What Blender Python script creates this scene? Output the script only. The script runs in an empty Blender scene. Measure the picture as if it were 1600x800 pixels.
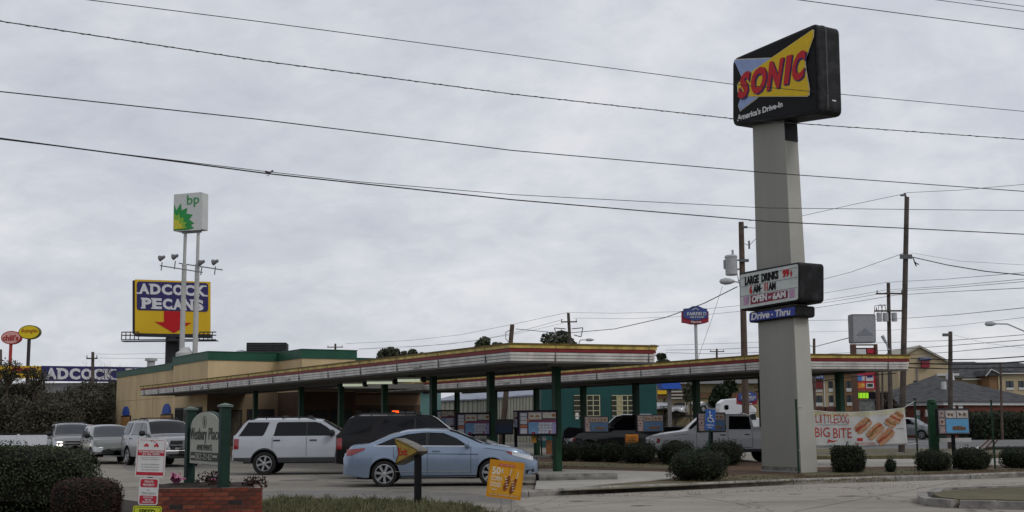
import bpy, math, random
from mathutils import Vector, Matrix
R = random.Random(7)
PI = math.pi
S = bpy.context.scene
COL = S.collection

# ---------------------------------------------------------------- camera
FPX, PITCH, ROLL, EYE = 1900.0, math.atan(261/1900), 0.008, 1.6
_f = Vector((0, math.cos(PITCH), math.sin(PITCH)))
_u0 = Vector((0, -math.sin(PITCH), math.cos(PITCH)))
_r0 = Vector((1, 0, 0))
_r = _r0*math.cos(ROLL) - _u0*math.sin(ROLL)
_u = _r0*math.sin(ROLL) + _u0*math.cos(ROLL)
cam_d = bpy.data.cameras.new('camera')
cam = bpy.data.objects.new('camera', cam_d)
COL.objects.link(cam)
cam_d.sensor_fit = 'HORIZONTAL'
cam_d.sensor_width = 36
cam_d.lens = 36*FPX/1600
cam_d.clip_start, cam_d.clip_end = 0.1, 4000
m = Matrix((_r, _u, -_f)).transposed().to_4x4()
m.translation = (0, 0, EYE)
cam.matrix_world = m
S.camera = cam

# ---------------------------------------------------------------- world, sun, exposure
SUN_EL, SUN_AZ = math.radians(44), math.radians(-120)
w = bpy.data.worlds.new('World'); S.world = w; w.use_nodes = True
nt = w.node_tree; nt.nodes.clear()
N = nt.nodes.new; K = nt.links.new
out = N('ShaderNodeOutputWorld'); bg = N('ShaderNodeBackground'); bg.inputs[1].default_value = 0.1
K(bg.outputs[0], out.inputs[0])
sky = N('ShaderNodeTexSky'); sky.sky_type = 'NISHITA'; sky.sun_disc = False
sky.sun_elevation = SUN_EL; sky.sun_rotation = math.radians(60)
tc = N('ShaderNodeTexCoord'); sep = N('ShaderNodeSeparateXYZ'); K(tc.outputs['Generated'], sep.inputs[0])
zz = N('ShaderNodeMath'); zz.operation = 'MAXIMUM'; K(sep.outputs[2], zz.inputs[0]); zz.inputs[1].default_value = 0
za = N('ShaderNodeMath'); za.operation = 'ADD'; K(zz.outputs[0], za.inputs[0]); za.inputs[1].default_value = 0.42
dx = N('ShaderNodeMath'); dx.operation = 'DIVIDE'; K(sep.outputs[0], dx.inputs[0]); K(za.outputs[0], dx.inputs[1])
dy = N('ShaderNodeMath'); dy.operation = 'DIVIDE'; K(sep.outputs[1], dy.inputs[0]); K(za.outputs[0], dy.inputs[1])
cmb = N('ShaderNodeCombineXYZ'); K(dx.outputs[0], cmb.inputs[0]); K(dy.outputs[0], cmb.inputs[1])
def wnoise(scale, detail, rough, dist=0.0, loc=0):
    mp = N('ShaderNodeMapping'); K(cmb.outputs[0], mp.inputs[0]); mp.inputs[1].default_value = (loc, loc*.7, 0)
    mp.inputs[2].default_value = (0, 0, math.radians(28)); mp.inputs[3].default_value = (1.1, 1.3, 1)
    n = N('ShaderNodeTexNoise'); n.inputs['Scale'].default_value = scale; n.inputs['Detail'].default_value = detail
    n.inputs['Roughness'].default_value = rough; n.inputs['Distortion'].default_value = dist
    K(mp.outputs[0], n.inputs[0]); return n
n1 = wnoise(1.5, 8, .60, .35); n2 = wnoise(11, 6, .6, .3, 3.1)
mx = N('ShaderNodeMix'); mx.inputs[0].default_value = .30; K(n1.outputs[0], mx.inputs[2]); K(n2.outputs[0], mx.inputs[3])
ramp = N('ShaderNodeValToRGB'); K(mx.outputs[0], ramp.inputs[0])
cr = ramp.color_ramp; cr.elements[0].position = .36; cr.elements[0].color = (5.2, 5.45, 6.15, 1)
cr.elements[1].position = .62; cr.elements[1].color = (7.7, 7.75, 8.05, 1)
e = cr.elements.new(.49); e.color = (6.3, 6.5, 7.05, 1)
mix = N('ShaderNodeMix'); mix.data_type = 'RGBA'; mix.inputs[0].default_value = .92
K(sky.outputs[0], mix.inputs[6]); K(ramp.outputs[0], mix.inputs[7]); K(mix.outputs[2], bg.inputs[0])
sd = bpy.data.lights.new('sun', 'SUN'); sd.energy = 0.95; sd.angle = math.radians(18); sd.color = (1, .96, .9)
so = bpy.data.objects.new('sun', sd); COL.objects.link(so)
so.rotation_euler = Vector((math.cos(SUN_EL)*.76, math.cos(SUN_EL)*-.65, math.sin(SUN_EL))).to_track_quat('Z', 'Y').to_euler()
S.view_settings.view_transform = 'Standard'; S.view_settings.look = 'None'
S.view_settings.exposure = 0; S.view_settings.gamma = 1

# ---------------------------------------------------------------- measured points -> places in the world
def ray(x, y): return _f*FPX + _r*(x-800) + _u*(400-y)
def at(x, y, Y):                      # point at forward distance Y metres
    d = ray(x, y); t = Y/d.y; return Vector((d.x*t, Y, EYE+d.z*t))
def gr(x, y, z=0.0):                  # point on the ground (height z)
    d = ray(x, y); t = (z-EYE)/d.z; return Vector((d.x*t, d.y*t, z))
def xa(x, Y, y=661): return at(x, y, Y).x
def za_(x, y, Y): return at(x, y, Y).z

# ---------------------------------------------------------------- materials
MATS = {}
def mat(name, col, rough=.7, var=.12, scale=6, metal=0, bump=0, bscale=40, spec=.22, emit=0, col2=None, coat=0, lo=.35, hi=.65, alpha=1, stretch=None):
    if name in MATS: return MATS[name]
    m = bpy.data.materials.new(name); m.use_nodes = True; nt = m.node_tree; b = nt.nodes['Principled BSDF']
    b.inputs['Roughness'].default_value = rough; b.inputs['Metallic'].default_value = metal
    b.inputs['Specular IOR Level'].default_value = spec; b.inputs['Coat Weight'].default_value = coat
    b.inputs['Coat Roughness'].default_value = .06
    tc = nt.nodes.new('ShaderNodeTexCoord')
    if var or col2:
        n = nt.nodes.new('ShaderNodeTexNoise'); n.inputs['Scale'].default_value = scale
        n.inputs['Detail'].default_value = 6; n.inputs['Roughness'].default_value = .6
        mpp = nt.nodes.new('ShaderNodeMapping'); mpp.inputs[3].default_value = stretch or (1, 1, 1); nt.links.new(tc.outputs['Object'], mpp.inputs[0]); nt.links.new(mpp.outputs[0], n.inputs[0])
        r = nt.nodes.new('ShaderNodeValToRGB'); nt.links.new(n.outputs[0], r.inputs[0])
        r.color_ramp.elements[0].position = lo; r.color_ramp.elements[1].position = hi
        c0 = [c*(1-var) for c in col]; c1 = list(col2) if col2 else [min(1, c*(1+var)) for c in col]
        r.color_ramp.elements[0].color = (*c0, 1); r.color_ramp.elements[1].color = (*c1, 1)
        nt.links.new(r.outputs[0], b.inputs['Base Color'])
    else: b.inputs['Base Color'].default_value = (*col, 1)
    if bump:
        n2 = nt.nodes.new('ShaderNodeTexNoise'); n2.inputs['Scale'].default_value = bscale; n2.inputs['Detail'].default_value = 4
        nt.links.new(tc.outputs['Object'], n2.inputs[0])
        bp = nt.nodes.new('ShaderNodeBump'); bp.inputs['Strength'].default_value = bump; bp.inputs['Distance'].default_value = .02
        nt.links.new(n2.outputs[0], bp.inputs['Height']); nt.links.new(bp.outputs[0], b.inputs['Normal'])
    if emit:
        b.inputs['Emission Color'].default_value = (*col, 1); b.inputs['Emission Strength'].default_value = emit
    if alpha < 1: b.inputs['Alpha'].default_value = alpha
    MATS[name] = m; return m

def foliage_mat(name, a, b_, scale=3, rough=.75):
    if name in MATS: return MATS[name]
    m = bpy.data.materials.new(name); m.use_nodes = True; nt = m.node_tree; b = nt.nodes['Principled BSDF']
    b.inputs['Roughness'].default_value = rough; b.inputs['Specular IOR Level'].default_value = .25
    g = nt.nodes.new('ShaderNodeNewGeometry'); tc = nt.nodes.new('ShaderNodeTexCoord')
    n = nt.nodes.new('ShaderNodeTexNoise'); n.inputs['Scale'].default_value = scale; nt.links.new(tc.outputs['Object'], n.inputs[0])
    ad = nt.nodes.new('ShaderNodeMath'); ad.operation = 'MULTIPLY_ADD'; ad.inputs[1].default_value = .5
    nt.links.new(g.outputs['Random Per Island'], ad.inputs[0]); 
    sb = nt.nodes.new('ShaderNodeMath'); sb.operation = 'MULTIPLY'; sb.inputs[1].default_value = .5
    nt.links.new(n.outputs[0], sb.inputs[0]); nt.links.new(sb.outputs[0], ad.inputs[2])
    r = nt.nodes.new('ShaderNodeValToRGB'); nt.links.new(ad.outputs[0], r.inputs[0])
    r.color_ramp.elements[0].position = .2; r.color_ramp.elements[0].color = (*a, 1)
    r.color_ramp.elements[1].position = .85; r.color_ramp.elements[1].color = (*b_, 1)
    nt.links.new(r.outputs[0], b.inputs['Base Color']); MATS[name] = m; return m

def ground_mat(name, c0, c1, stain, s_big=.12, s_small=9, cracks=True, rough=.9, stretch=(1, 1, 1)):
    m = bpy.data.materials.new(name); m.use_nodes = True; nt = m.node_tree; b = nt.nodes['Principled BSDF']; L = nt.links.new
    b.inputs['Roughness'].default_value = rough; b.inputs['Specular IOR Level'].default_value = .25
    g = nt.nodes.new('ShaderNodeNewGeometry')
    mp = nt.nodes.new('ShaderNodeMapping'); mp.inputs[3].default_value = stretch; L(g.outputs['Position'], mp.inputs[0])
    def no(sc, d, r=.6, src=mp):
        n = nt.nodes.new('ShaderNodeTexNoise'); n.inputs['Scale'].default_value = sc; n.inputs['Detail'].default_value = d
        n.inputs['Roughness'].default_value = r; L(src.outputs[0], n.inputs[0]); return n
    a = no(s_small, 8, .7); big = no(s_big, 5, .6); med = no(.8, 6, .65)
    r = nt.nodes.new('ShaderNodeValToRGB'); L(a.outputs[0], r.inputs[0])
    r.color_ramp.elements[0].position = .3; r.color_ramp.elements[0].color = (*c0, 1)
    r.color_ramp.elements[1].position = .7; r.color_ramp.elements[1].color = (*c1, 1)
    r2 = nt.nodes.new('ShaderNodeValToRGB'); L(big.outputs[0], r2.inputs[0])
    r2.color_ramp.elements[0].position = .4; r2.color_ramp.elements[0].color = (1, 1, 1, 1)
    r2.color_ramp.elements[1].position = .62; r2.color_ramp.elements[1].color = (stain, stain, stain*.98, 1)
    r3 = nt.nodes.new('ShaderNodeValToRGB'); L(med.outputs[0], r3.inputs[0])
    r3.color_ramp.elements[0].position = .45; r3.color_ramp.elements[0].color = (1, 1, 1, 1)
    r3.color_ramp.elements[1].position = .75; r3.color_ramp.elements[1].color = (.72, .71, .69, 1)
    m1 = nt.nodes.new('ShaderNodeMix'); m1.data_type = 'RGBA'; m1.blend_type = 'MULTIPLY'; m1.inputs[0].default_value = 1
    L(r.outputs[0], m1.inputs[6]); L(r2.outputs[0], m1.inputs[7])
    m2 = nt.nodes.new('ShaderNodeMix'); m2.data_type = 'RGBA'; m2.blend_type = 'MULTIPLY'; m2.inputs[0].default_value = 1
    L(m1.outputs[2], m2.inputs[6]); L(r3.outputs[0], m2.inputs[7]); last = m2
    if cracks:
        vo = nt.nodes.new('ShaderNodeTexVoronoi'); vo.feature = 'DISTANCE_TO_EDGE'; vo.inputs['Scale'].default_value = .23
        wn = no(1.1, 6); ad = nt.nodes.new('ShaderNodeVectorMath'); ad.operation = 'MULTIPLY_ADD'
        ad.inputs[1].default_value = (1.6, 1.6, 0); L(wn.outputs[1], ad.inputs[0]); L(g.outputs['Position'], ad.inputs[2]); L(ad.outputs[0], vo.inputs[0])
        r4 = nt.nodes.new('ShaderNodeValToRGB'); L(vo.outputs[0], r4.inputs[0])
        r4.color_ramp.elements[0].position = .0; r4.color_ramp.elements[0].color = (.35, .34, .33, 1)
        r4.color_ramp.elements[1].position = .009; r4.color_ramp.elements[1].color = (1, 1, 1, 1)
        m3 = nt.nodes.new('ShaderNodeMix'); m3.data_type = 'RGBA'; m3.blend_type = 'MULTIPLY'; m3.inputs[0].default_value = 1
        L(m2.outputs[2], m3.inputs[6]); L(r4.outputs[0], m3.inputs[7]); last = m3
    L(last.outputs[2], b.inputs['Base Color'])
    bp = nt.nodes.new('ShaderNodeBump'); bp.inputs['Strength'].default_value = .35; bp.inputs['Distance'].default_value = .02
    L(a.outputs[0], bp.inputs['Height']); L(bp.outputs[0], b.inputs['Normal']); MATS[name] = m; return m

# ---------------------------------------------------------------- mesh builder
class MB:
    def __init__(s): s.v = []; s.f = []; s.mi = []; s.cur = 0; s.marks = []
    def add(s, vs, fs):
        o = len(s.v); s.v += [tuple(p) for p in vs]; s.f += [tuple(o+i for i in f) for f in fs]; s.mi += [s.cur]*len(fs); return s
    def box(s, x0, x1, y0, y1, z0, z1, M=None):
        vs = [Vector((x, y, z)) for z in (z0, z1) for y in (y0, y1) for x in (x0, x1)]
        if M is not None: vs = [M @ p for p in vs]
        return s.add(vs, [(0, 2, 3, 1), (4, 5, 7, 6), (0, 1, 5, 4), (2, 6, 7, 3), (0, 4, 6, 2), (1, 3, 7, 5)])
    def tube(s, p0, p1, r0, r1=None, n=8, cap=True):
        r1 = r0 if r1 is None else r1
        p0, p1 = Vector(p0), Vector(p1); d = (p1-p0)
        if d.length < 1e-6: return s
        q = d.to_track_quat('Z', 'Y'); vs = []
        for p, r in ((p0, r0), (p1, r1)):
            for k in range(n):
                a = 2*PI*k/n+PI/n; vs.append(p + q @ Vector((r*math.cos(a), r*math.sin(a), 0)))
        fs = [(k, (k+1) % n, n+(k+1) % n, n+k) for k in range(n)]
        if cap: fs += [tuple(range(n-1, -1, -1)), tuple(range(n, 2*n))]
        return s.add(vs, fs)
    def path(s, pts, r, n=5):
        for a, b in zip(pts, pts[1:]): s.tube(a, b, r, r, n, cap=False)
        return s
    def prism(s, poly, d0, d1, ax='y', M=None):   # poly in the other two axes
        n = len(poly); vs = []
        for d in (d0, d1):
            for a, b in poly:
                p = Vector((a, d, b)) if ax == 'y' else Vector((d, a, b)) if ax == 'x' else Vector((a, b, d))
                vs.append(M @ p if M is not None else p)
        fs = [tuple(range(n)), tuple(range(2*n-1, n-1, -1))]+[((k+1) % n, k, n+k, n+(k+1) % n) for k in range(n)]
        return s.add(vs, fs)
    def lathe(s, prof, n=16, c=(0, 0, 0), ax='z', cap=False):
        vs = []; c = Vector(c)
        for r, h in prof:
            for k in range(n):
                a = 2*PI*k/n; x, y = r*math.cos(a), r*math.sin(a)
                p = (x, y, h) if ax == 'z' else (x, h, y) if ax == 'y' else (h, x, y)
                vs.append(c+Vector(p))
        fs = []
        for j in range(len(prof)-1):
            for k in range(n):
                q = (j*n+k, j*n+(k+1) % n, (j+1)*n+(k+1) % n, (j+1)*n+k)
                fs.append(q)
        if cap: fs += [tuple(range(n)), tuple(range((len(prof)-1)*n, len(prof)*n))]
        return s.add(vs, fs)
    def grid(s, rows, closed=False):
        n = len(rows[0]); vs = [p for r in rows for p in r]; fs = []
        for j in range(len(rows)-1):
            for k in range(n-1): fs.append((j*n+k, j*n+k+1, (j+1)*n+k+1, (j+1)*n+k))
        return s.add(vs, fs)
    def text(s, t, x0, x1, z0, z1, y=0.0, bold=.02, shear=0, depth=.012, M=None):
        s.marks.append((len(s.v), len(s.f))); vs, fs = glyphs(t, bold, shear)
        ax0 = min(v[0] for v in vs); ax1 = max(v[0] for v in vs); az0 = min(v[1] for v in vs); az1 = max(v[1] for v in vs)
        sx = (x1-x0)/(ax1-ax0); sz = (z1-z0)/(az1-az0)
        o = []
        for a, b, c in vs:
            p = Vector((x0+(a-ax0)*sx, y-(c+.5)*depth, z0+(b-az0)*sz)); o.append(M @ p if M is not None else p)
        return s.add(o, fs)
    def build(s, name, m, parent=None, smooth=False, bevel=0, angle=35, seg=2):
        if len(s.marks) > 1 and ('letter' in name or name in ('number', 'slogan')):      # each word or letter becomes a part of its own
            ms = [(0, 0)]+s.marks[1:]+[(len(s.v), len(s.f))]
            for (v0, f0), (v1, f1) in zip(ms, ms[1:]):
                t = MB(); t.v = s.v[v0:v1]; t.f = [tuple(i-v0 for i in f) for f in s.f[f0:f1]]; t.mi = s.mi[f0:f1]; o = t.build(name, m, parent)
            return o
        me = bpy.data.meshes.new(name); me.from_pydata(s.v, [], s.f)
        for k in (m if isinstance(m, (list, tuple)) else [m]): me.materials.append(k)
        if any(s.mi): me.polygons.foreach_set('material_index', s.mi)
        if smooth:
            me.polygons.foreach_set('use_smooth', [True]*len(me.polygons)); me.set_sharp_from_angle(angle=math.radians(angle))
        me.update(); o = bpy.data.objects.new(name, me); COL.objects.link(o)
        if parent is not None: o.parent = parent
        if bevel:
            b = o.modifiers.new('bevel', 'BEVEL'); b.width = bevel; b.segments = seg; b.limit_method = 'ANGLE'; b.angle_limit = math.radians(40)
        return o
_gc = {}
def glyphs(t, bold, shear):
    k = (t, bold, shear)
    if k not in _gc:
        cu = bpy.data.curves.new('lettering', 'FONT'); cu.body = t; cu.extrude = .5; cu.offset = bold; cu.shear = shear
        cu.resolution_u = 3; cu.align_x = 'CENTER'; cu.space_line = .95
        o = bpy.data.objects.new('lettering', cu); me = bpy.data.meshes.new_from_object(o)
        _gc[k] = ([tuple(v.co) for v in me.vertices], [tuple(p.vertices) for p in me.polygons])
        bpy.data.objects.remove(o); bpy.data.curves.remove(cu); bpy.data.meshes.remove(me)
    return _gc[k]
def tag(o, label, cat, group=None, kind=None):
    o['label'] = label; o['category'] = cat
    if group: o['group'] = group
    if kind: o['kind'] = kind
    return o
def thing(name, label, cat, loc=(0, 0, 0), rz=0, group=None, ry=0):
    o = bpy.data.objects.new(name, None); COL.objects.link(o); o.location = loc; o.rotation_euler = (0, ry, rz); o.empty_display_size = .2
    return tag(o, label, cat, group)
def part(name, m, parent, f, **k):
    b = MB(); f(b); return b.build(name, m, parent, **k)
def struct(o): o['kind'] = 'structure'; return o
def stuff(o): o['kind'] = 'stuff'; return o
def heading(d): return math.atan2(d[1], d[0])
def kids(o): return [c for c in COL.objects if c.parent == o]
def dup(root, loc, rz=None, label=None, scale=None):
    def cp(o, par):
        c = o.copy(); COL.objects.link(c); c.parent = par
        for ch in o.children: cp(ch, c)
        return c
    r = cp(root, None); r.location = loc
    if rz is not None: r.rotation_euler.z = rz
    if label: r['label'] = label
    if scale: r.scale = scale
    return r
def rrect(x0, x1, z0, z1, r, n=4):
    p = []
    for cx, cz, a0 in ((x1-r, z0+r, -90), (x1-r, z1-r, 0), (x0+r, z1-r, 90), (x0+r, z0+r, 180)):
        for k in range(n+1):
            a = math.radians(a0+90*k/n); p.append((cx+r*math.cos(a), cz+r*math.sin(a)))
    return p
def ell(cx, cz, rx, rz, n=24): return [(cx+rx*math.cos(2*PI*k/n), cz+rz*math.sin(2*PI*k/n)) for k in range(n)]
# ---------------------------------------------------------------- vehicles
tyre_m = mat('tyre_rubber', (.018, .018, .018), .85, .1)
trim_m = mat('black_trim', (.02, .021, .022), .55, .1)
clad_m = mat('grey_cladding', (.045, .047, .052), .6, .08)
glass_m = mat('tinted_glass', (.005, .006, .008), .05, 0, spec=.25)
glassb_m = mat('clear_car_glass', (.025, .03, .036), .04, 0, spec=.55)
chrome_m = mat('chrome', (.6, .61, .63), .2, .05, metal=.9)
alloy_m = mat('alloy_rim', (.45, .46, .48), .3, .06, metal=.75)
red_m = mat('tail_light', (.24, .010, .012), .12, .1, spec=.8)
lens_m = mat('head_light_lens', (.5, .52, .54), .1, .25, scale=20, spec=.9)
amber_m = mat('amber_lens', (.6, .17, .03), .2, .05)
plate_m = mat('number_plate', (.6, .6, .58), .5, .1)
seam_m = mat('panel_gap', (.07, .075, .085), .7, 0)
under_m = mat('underbody', (.012, .012, .012), .9, 0)
def paint(name, c, metal=.35, rough=.28, coat=.6): return mat(name, c, rough, .04, 2.0, metal=metal, coat=coat)

def lerp(a, b, t): return a+(b-a)*t
def interp(P, x):
    if x <= P[0][0]: return P[0][1]
    for (a, b), (c, d) in zip(P, P[1:]):
        if x <= c: return b+(d-b)*(x-a)/max(c-a, 1e-6)
    return P[-1][1]

class Body:
    def __init__(s, L, W, prof, belt, sill, wx, Rw, tum=.35, clad=None, smooth=.10, nose=.30, tail=.16, flare=None, tops=None):
        s.L, s.W, s.prof, s.belt, s.sill, s.wx, s.Rw, s.tum, s.clad, s.sm, s.nose, s.tail = L, W, prof, belt, sill, wx, Rw, tum, clad, smooth, nose, tail
        s.Ra = Rw*1.17; s.flare = flare
    def top(s, x):
        return sum(interp(s.prof, x+k*s.sm/2) for k in (-1, -.5, 0, .5, 1))/5
    def bl(s, x): return min(interp(s.belt, x), s.top(x)-.03)
    def plan(s, x):
        h = s.L/2; w = s.W/2
        d = h-x
        if d < .75: w *= 1-s.nose*(1-min(1, max(0, d)/.75))**2.2
        d = h+x
        if d < .55: w *= 1-s.tail*(1-min(1, max(0, d)/.55))**2.2
        return w
    def half(s, x, z):
        b = s.bl(x); w = s.plan(x)
        wb = w*.955
        if z <= b:
            t = (z-s.sill)/max(b-s.sill, .01); return w*(1-.045*(2*t-.85)**2/1.32) if t > -.2 else w*.9
        return wb - (z-b)*s.tum - .02*min(1, (z-b)/.1)
    def low(s, x):
        z = s.sill
        d = s.L/2-abs(x)
        if d < .5: z += .07*(1-d/.5)
        for xw in s.wx:
            if abs(x-xw) < s.Ra: z = max(z, s.Rw+math.sqrt(s.Ra**2-(x-xw)**2))
        return z
    def drop(s, x): return min(.06, max(.012, (s.top(x)-s.bl(x))*.35))
    def tz(s, x, y):
        w = s.half(x, s.top(x)-s.drop(x)); return s.top(x)-s.drop(x)*min(1, abs(y)/w)**2.6
    def build(s, root, paint_m, name='body'):
        xs = set()
        n = int(s.L/.09)
        for k in range(n+1): xs.add(round(-s.L/2+s.L*k/n, 4))
        for k in (.02, .05, .1, .16): xs.add(round(s.L/2-k, 4)); xs.add(round(-s.L/2+k, 4))
        for xw in s.wx:
            for k in range(15): xs.add(round(xw-s.Ra*1.0001*math.cos(PI*k/14), 4))
        for p, _ in s.prof: 
            if abs(p) < s.L/2: xs.add(round(p, 4))
        xs = sorted(xs); xs = [a for i, a in enumerate(xs) if i == 0 or a-xs[i-1] > .012]
        b = MB(); rows = []
        for x in xs:
            lo = s.low(x); be = s.bl(x); to = s.top(x); dr = s.drop(x)
            cz = max(lo+.055, s.clad) if s.clad else lo+.05
            cz = min(cz, be-.02)
            side = [(s.half(x, lo), lo), (s.half(x, (lo+cz)/2)+.004, (lo+cz)/2), (s.half(x, cz)+.001, cz)]
            for k in range(1, 6):
                z = lerp(cz, be, k/5); side.append((s.half(x, z), z))
            for k in range(1, 5):
                z = lerp(be, to-dr, k/4); side.append((s.half(x, z), z))
            wt = side[-1][0]
            for k in (.93, .8, .55, .25): side.append((wt*k, s.tz(x, wt*k)))
            ring = [(x, y, z) for y, z in side]+[(x, 0, to)]+[(x, -y, z) for y, z in reversed(side)]
            rows.append(ring)
        nr = len(rows[0]); b.grid([list(reversed(r)) for r in rows])
        b.mi = []
        for j in range(len(rows)-1):
            for k in range(nr-1): b.mi.append(1 if (k < 2 or k >= nr-3) else 0)
        # rounded end caps: bulge the closing face outward
        for r, sg in ((rows[0], -1), (rows[-1], 1)):
            prev = [(x+.0, y, z) for x, y, z in r]; zc = sum(p[2] for p in r)/nr
            rr = [prev]
            for sc, dd in ((.93, .045), (.75, .08), (.4, .1), (0.02, .105)):
                rr.append([(x+sg*dd*(1 if z < .75 else .6), y*sc, zc+(z-zc)*(sc*.12+.88 if sc > .5 else sc)) for x, y, z in r])
            b.cur = 0; b.grid(rr if sg < 0 else [list(reversed(q)) for q in rr])
        for k in range(len(b.f)-len(b.mi)): b.mi.append(0)
        o = b.build(name, [paint_m, clad_m if s.clad else paint_m], root, smooth=True, angle=38)
        u = MB(); w = s.W/2-.24
        u.box(-s.L/2+.3, s.L/2-.5, -w, w, s.sill-.03, s.sill+.42)
        u.box(s.wx[0]+s.Ra, s.wx[1]-s.Ra, -w-.14, w+.14, s.sill+.0, s.sill+.1)
        u.build('underbody', under_m, root); return o
    def side(s, poly, name, m, root, sides=(1, -1), off=.006, thick=.02, grid=None):
        for sg in sides:
            b = MB(); n = len(poly)
            vo = [(x, sg*(s.half(x, z)+off), z) for x, z in poly]; vi = [(x, sg*(s.half(x, z)-thick), z) for x, z in poly]
            fs = [tuple(range(n)), tuple(range(2*n-1, n-1, -1))]+[((k+1) % n, k, n+k, n+(k+1) % n) for k in range(n)]
            if sg > 0: fs = [tuple(reversed(f)) for f in fs]
            b.add(vo+vi, fs); b.build(name, m, root)
    def sgrid(s, x0, x1, z0f, z1f, name, m, root, sides=(1, -1), off=.005, nx=10, nz=6):
        for sg in sides:
            b = MB(); rows = []
            for i in range(nx+1):
                x = lerp(x0, x1, i/nx); a, c = z0f(x), z1f(x)
                r = [(x, sg*(s.half(x, lerp(a, c, j/nz))+off), lerp(a, c, j/nz)) for j in range(nz+1)]
                r = [(x, sg*(s.half(x, a)-.01), a)]+r+[(x, sg*(s.half(x, c)-.01), c)]
                rows.append(r if sg < 0 else list(reversed(r)))
            q0 = [(p[0], p[1]-sg*.012, p[2]) for p in rows[0]]; q1 = [(p[0], p[1]-sg*.012, p[2]) for p in rows[-1]]
            b.grid([q0]+rows+[q1]); b.build(name, m, root, smooth=True, angle=30)
    def topgrid(s, x0, x1, name, m, root, inset=.06, off=.006, nx=8, ny=10):
        b = MB(); rows = []
        for i in range(nx+1):
            x = lerp(x0, x1, i/nx); w = s.half(x, s.top(x)-s.drop(x))-inset
            rows.append([(x, w*k/(ny/2), s.tz(x, w*k/(ny/2))+off) for k in range(-ny//2, ny//2+1)])
        b.grid(list(reversed(rows))); b.build(name, m, root, smooth=True, angle=60)

def wheel(root, x, y, Rw, sg, spokes=7, rim_r=None, w=.22, rm=None, twin=False, label=None):
    rr = rim_r or Rw*.66
    b = MB(); b.lathe([(rr*.97, -w/2), (Rw*.93, -w/2), (Rw*.985, -w*.38), (Rw, -w*.2), (Rw, w*.2), (Rw*.985, w*.38), (Rw*.93, w/2), (rr*.97, w/2), (rr*.95, w*.2), (.01, w*.12)], 32, ax='y')
    if sg < 0: b.v = [(p[0], -p[1], p[2]) for p in b.v]; b.f = [tuple(reversed(f)) for f in b.f]
    t = b.build('wheel', tyre_m, root, smooth=True, angle=40); t.location = (x, y, Rw)
    r = MB(); o = sg*w*.5
    def q(d): return sg*(w*.5-d)
    pr = [(rr, q(.05)), (rr*1.0, q(-.004)), (rr*.93, q(-.006)), (rr*.90, q(.02)), (rr*.88, q(.06))]
    r.lathe(pr, 32, ax='y')
    r.lathe([(rr*.24, q(.05)), (rr*.23, q(.012)), (rr*.12, q(.004)), (.004, q(.004))], 16, ax='y')
    for k in range(spokes):
        a = 2*PI*k/spokes+.3
        if twin: offs = (-.13, .13)
        else: offs = (0,)
        for of in offs:
            M = Matrix.Rotation(-(a+of), 4, 'Y')
            wd0, wd1 = rr*(.10 if not twin else .055), rr*(.15 if not twin else .075)
            y0, y1 = sorted((q(.035), q(.008)))
            vs = [Vector((rr*.15, yy, s_*wd0)) for yy in (y0, y1) for s_ in (-1, 1)]+[Vector((rr*.92, yy, s_*wd1)) for yy in (y0, y1) for s_ in (-1, 1)]
            r.add([M @ p for p in vs], [(0, 1, 5, 4), (2, 6, 7, 3), (0, 4, 6, 2), (1, 3, 7, 5), (0, 2, 3, 1), (4, 5, 7, 6)])
    r.build('rim', rm or alloy_m, t, smooth=True, angle=30)
    return t
def wheels(root, B, spokes=7, twin=False, w=.22, rim_r=None, rm=None):
    for xw in B.wx:
        for sg in (1, -1): wheel(root, xw, sg*(B.W/2-w/2-.015), B.Rw, sg, spokes, rim_r, w, rm, twin)
def mirror_(root, B, x, z, m, s=1.0):
    for sg in (1, -1):
        b = MB(); y = B.half(x, z)
        pr = [(.02, -.07), (.075, -.055), (.095, -.01), (.095, .03), (.07, .07), (.02, .085)]
        b.lathe([(r*s, h*s*1.25) for r, h in pr], 12, c=(0, 0, 0), ax='y', cap=True)
        b.v = [(p[0]*.9+x, sg*(y+.13*s)+p[1]*1.0, p[2]*.95+z+.07) for p in b.v]
        b.tube((x, sg*(y-.02), z+.03), (x, sg*(y+.1), z+.05), .025, n=6)
        b.build('mirror', m, root, smooth=True, angle=50)
def handle(root, B, x, z, m, L=.2):
    for sg in (1, -1):
        b = MB(); y = B.half(x, z); a, c = sorted((sg*(y+.004), sg*(y+.035))); b.box(x-L/2, x+L/2, a, c, z-.018, z+.018); b.build('door_handle', m, root, bevel=.01)
def frontpanel(root, name, m, poly, x, d=.03, nb=0, off=0):     # poly in (y,z) on the nose/tail
    b = MB(); b.prism(poly, x, x+d, ax='x'); return b.build(name, m, root, bevel=nb)
def rails(root, B, x0, x1, m, z=.05, inset=.1, bars=()):
    b = MB()
    for sg in (1, -1):
        P = []
        for k in range(9):
            x = lerp(x0, x1, k/8); y = B.half(x, B.top(x)-B.drop(x))-inset; h = z if 0 < k < 8 else 0
            P.append((x, sg*y, B.tz(x, y)+h))
        b.path(P, .02, 6)
        for k in (2, 4, 6): b.tube(P[k], (P[k][0], P[k][1], P[k][2]-z), .018, n=5)
    for x in bars:
        y = B.half(x, B.top(x)-B.drop(x))-inset; b.tube((x, -y, B.top(x)+z), (x, y, B.top(x)+z), .018, n=6)
    b.build('roof_rack', m, root, smooth=True)

def vroot(name, label, cat, loc, d, group=None): return thing(name, label, cat, loc, heading(d), group)

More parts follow.
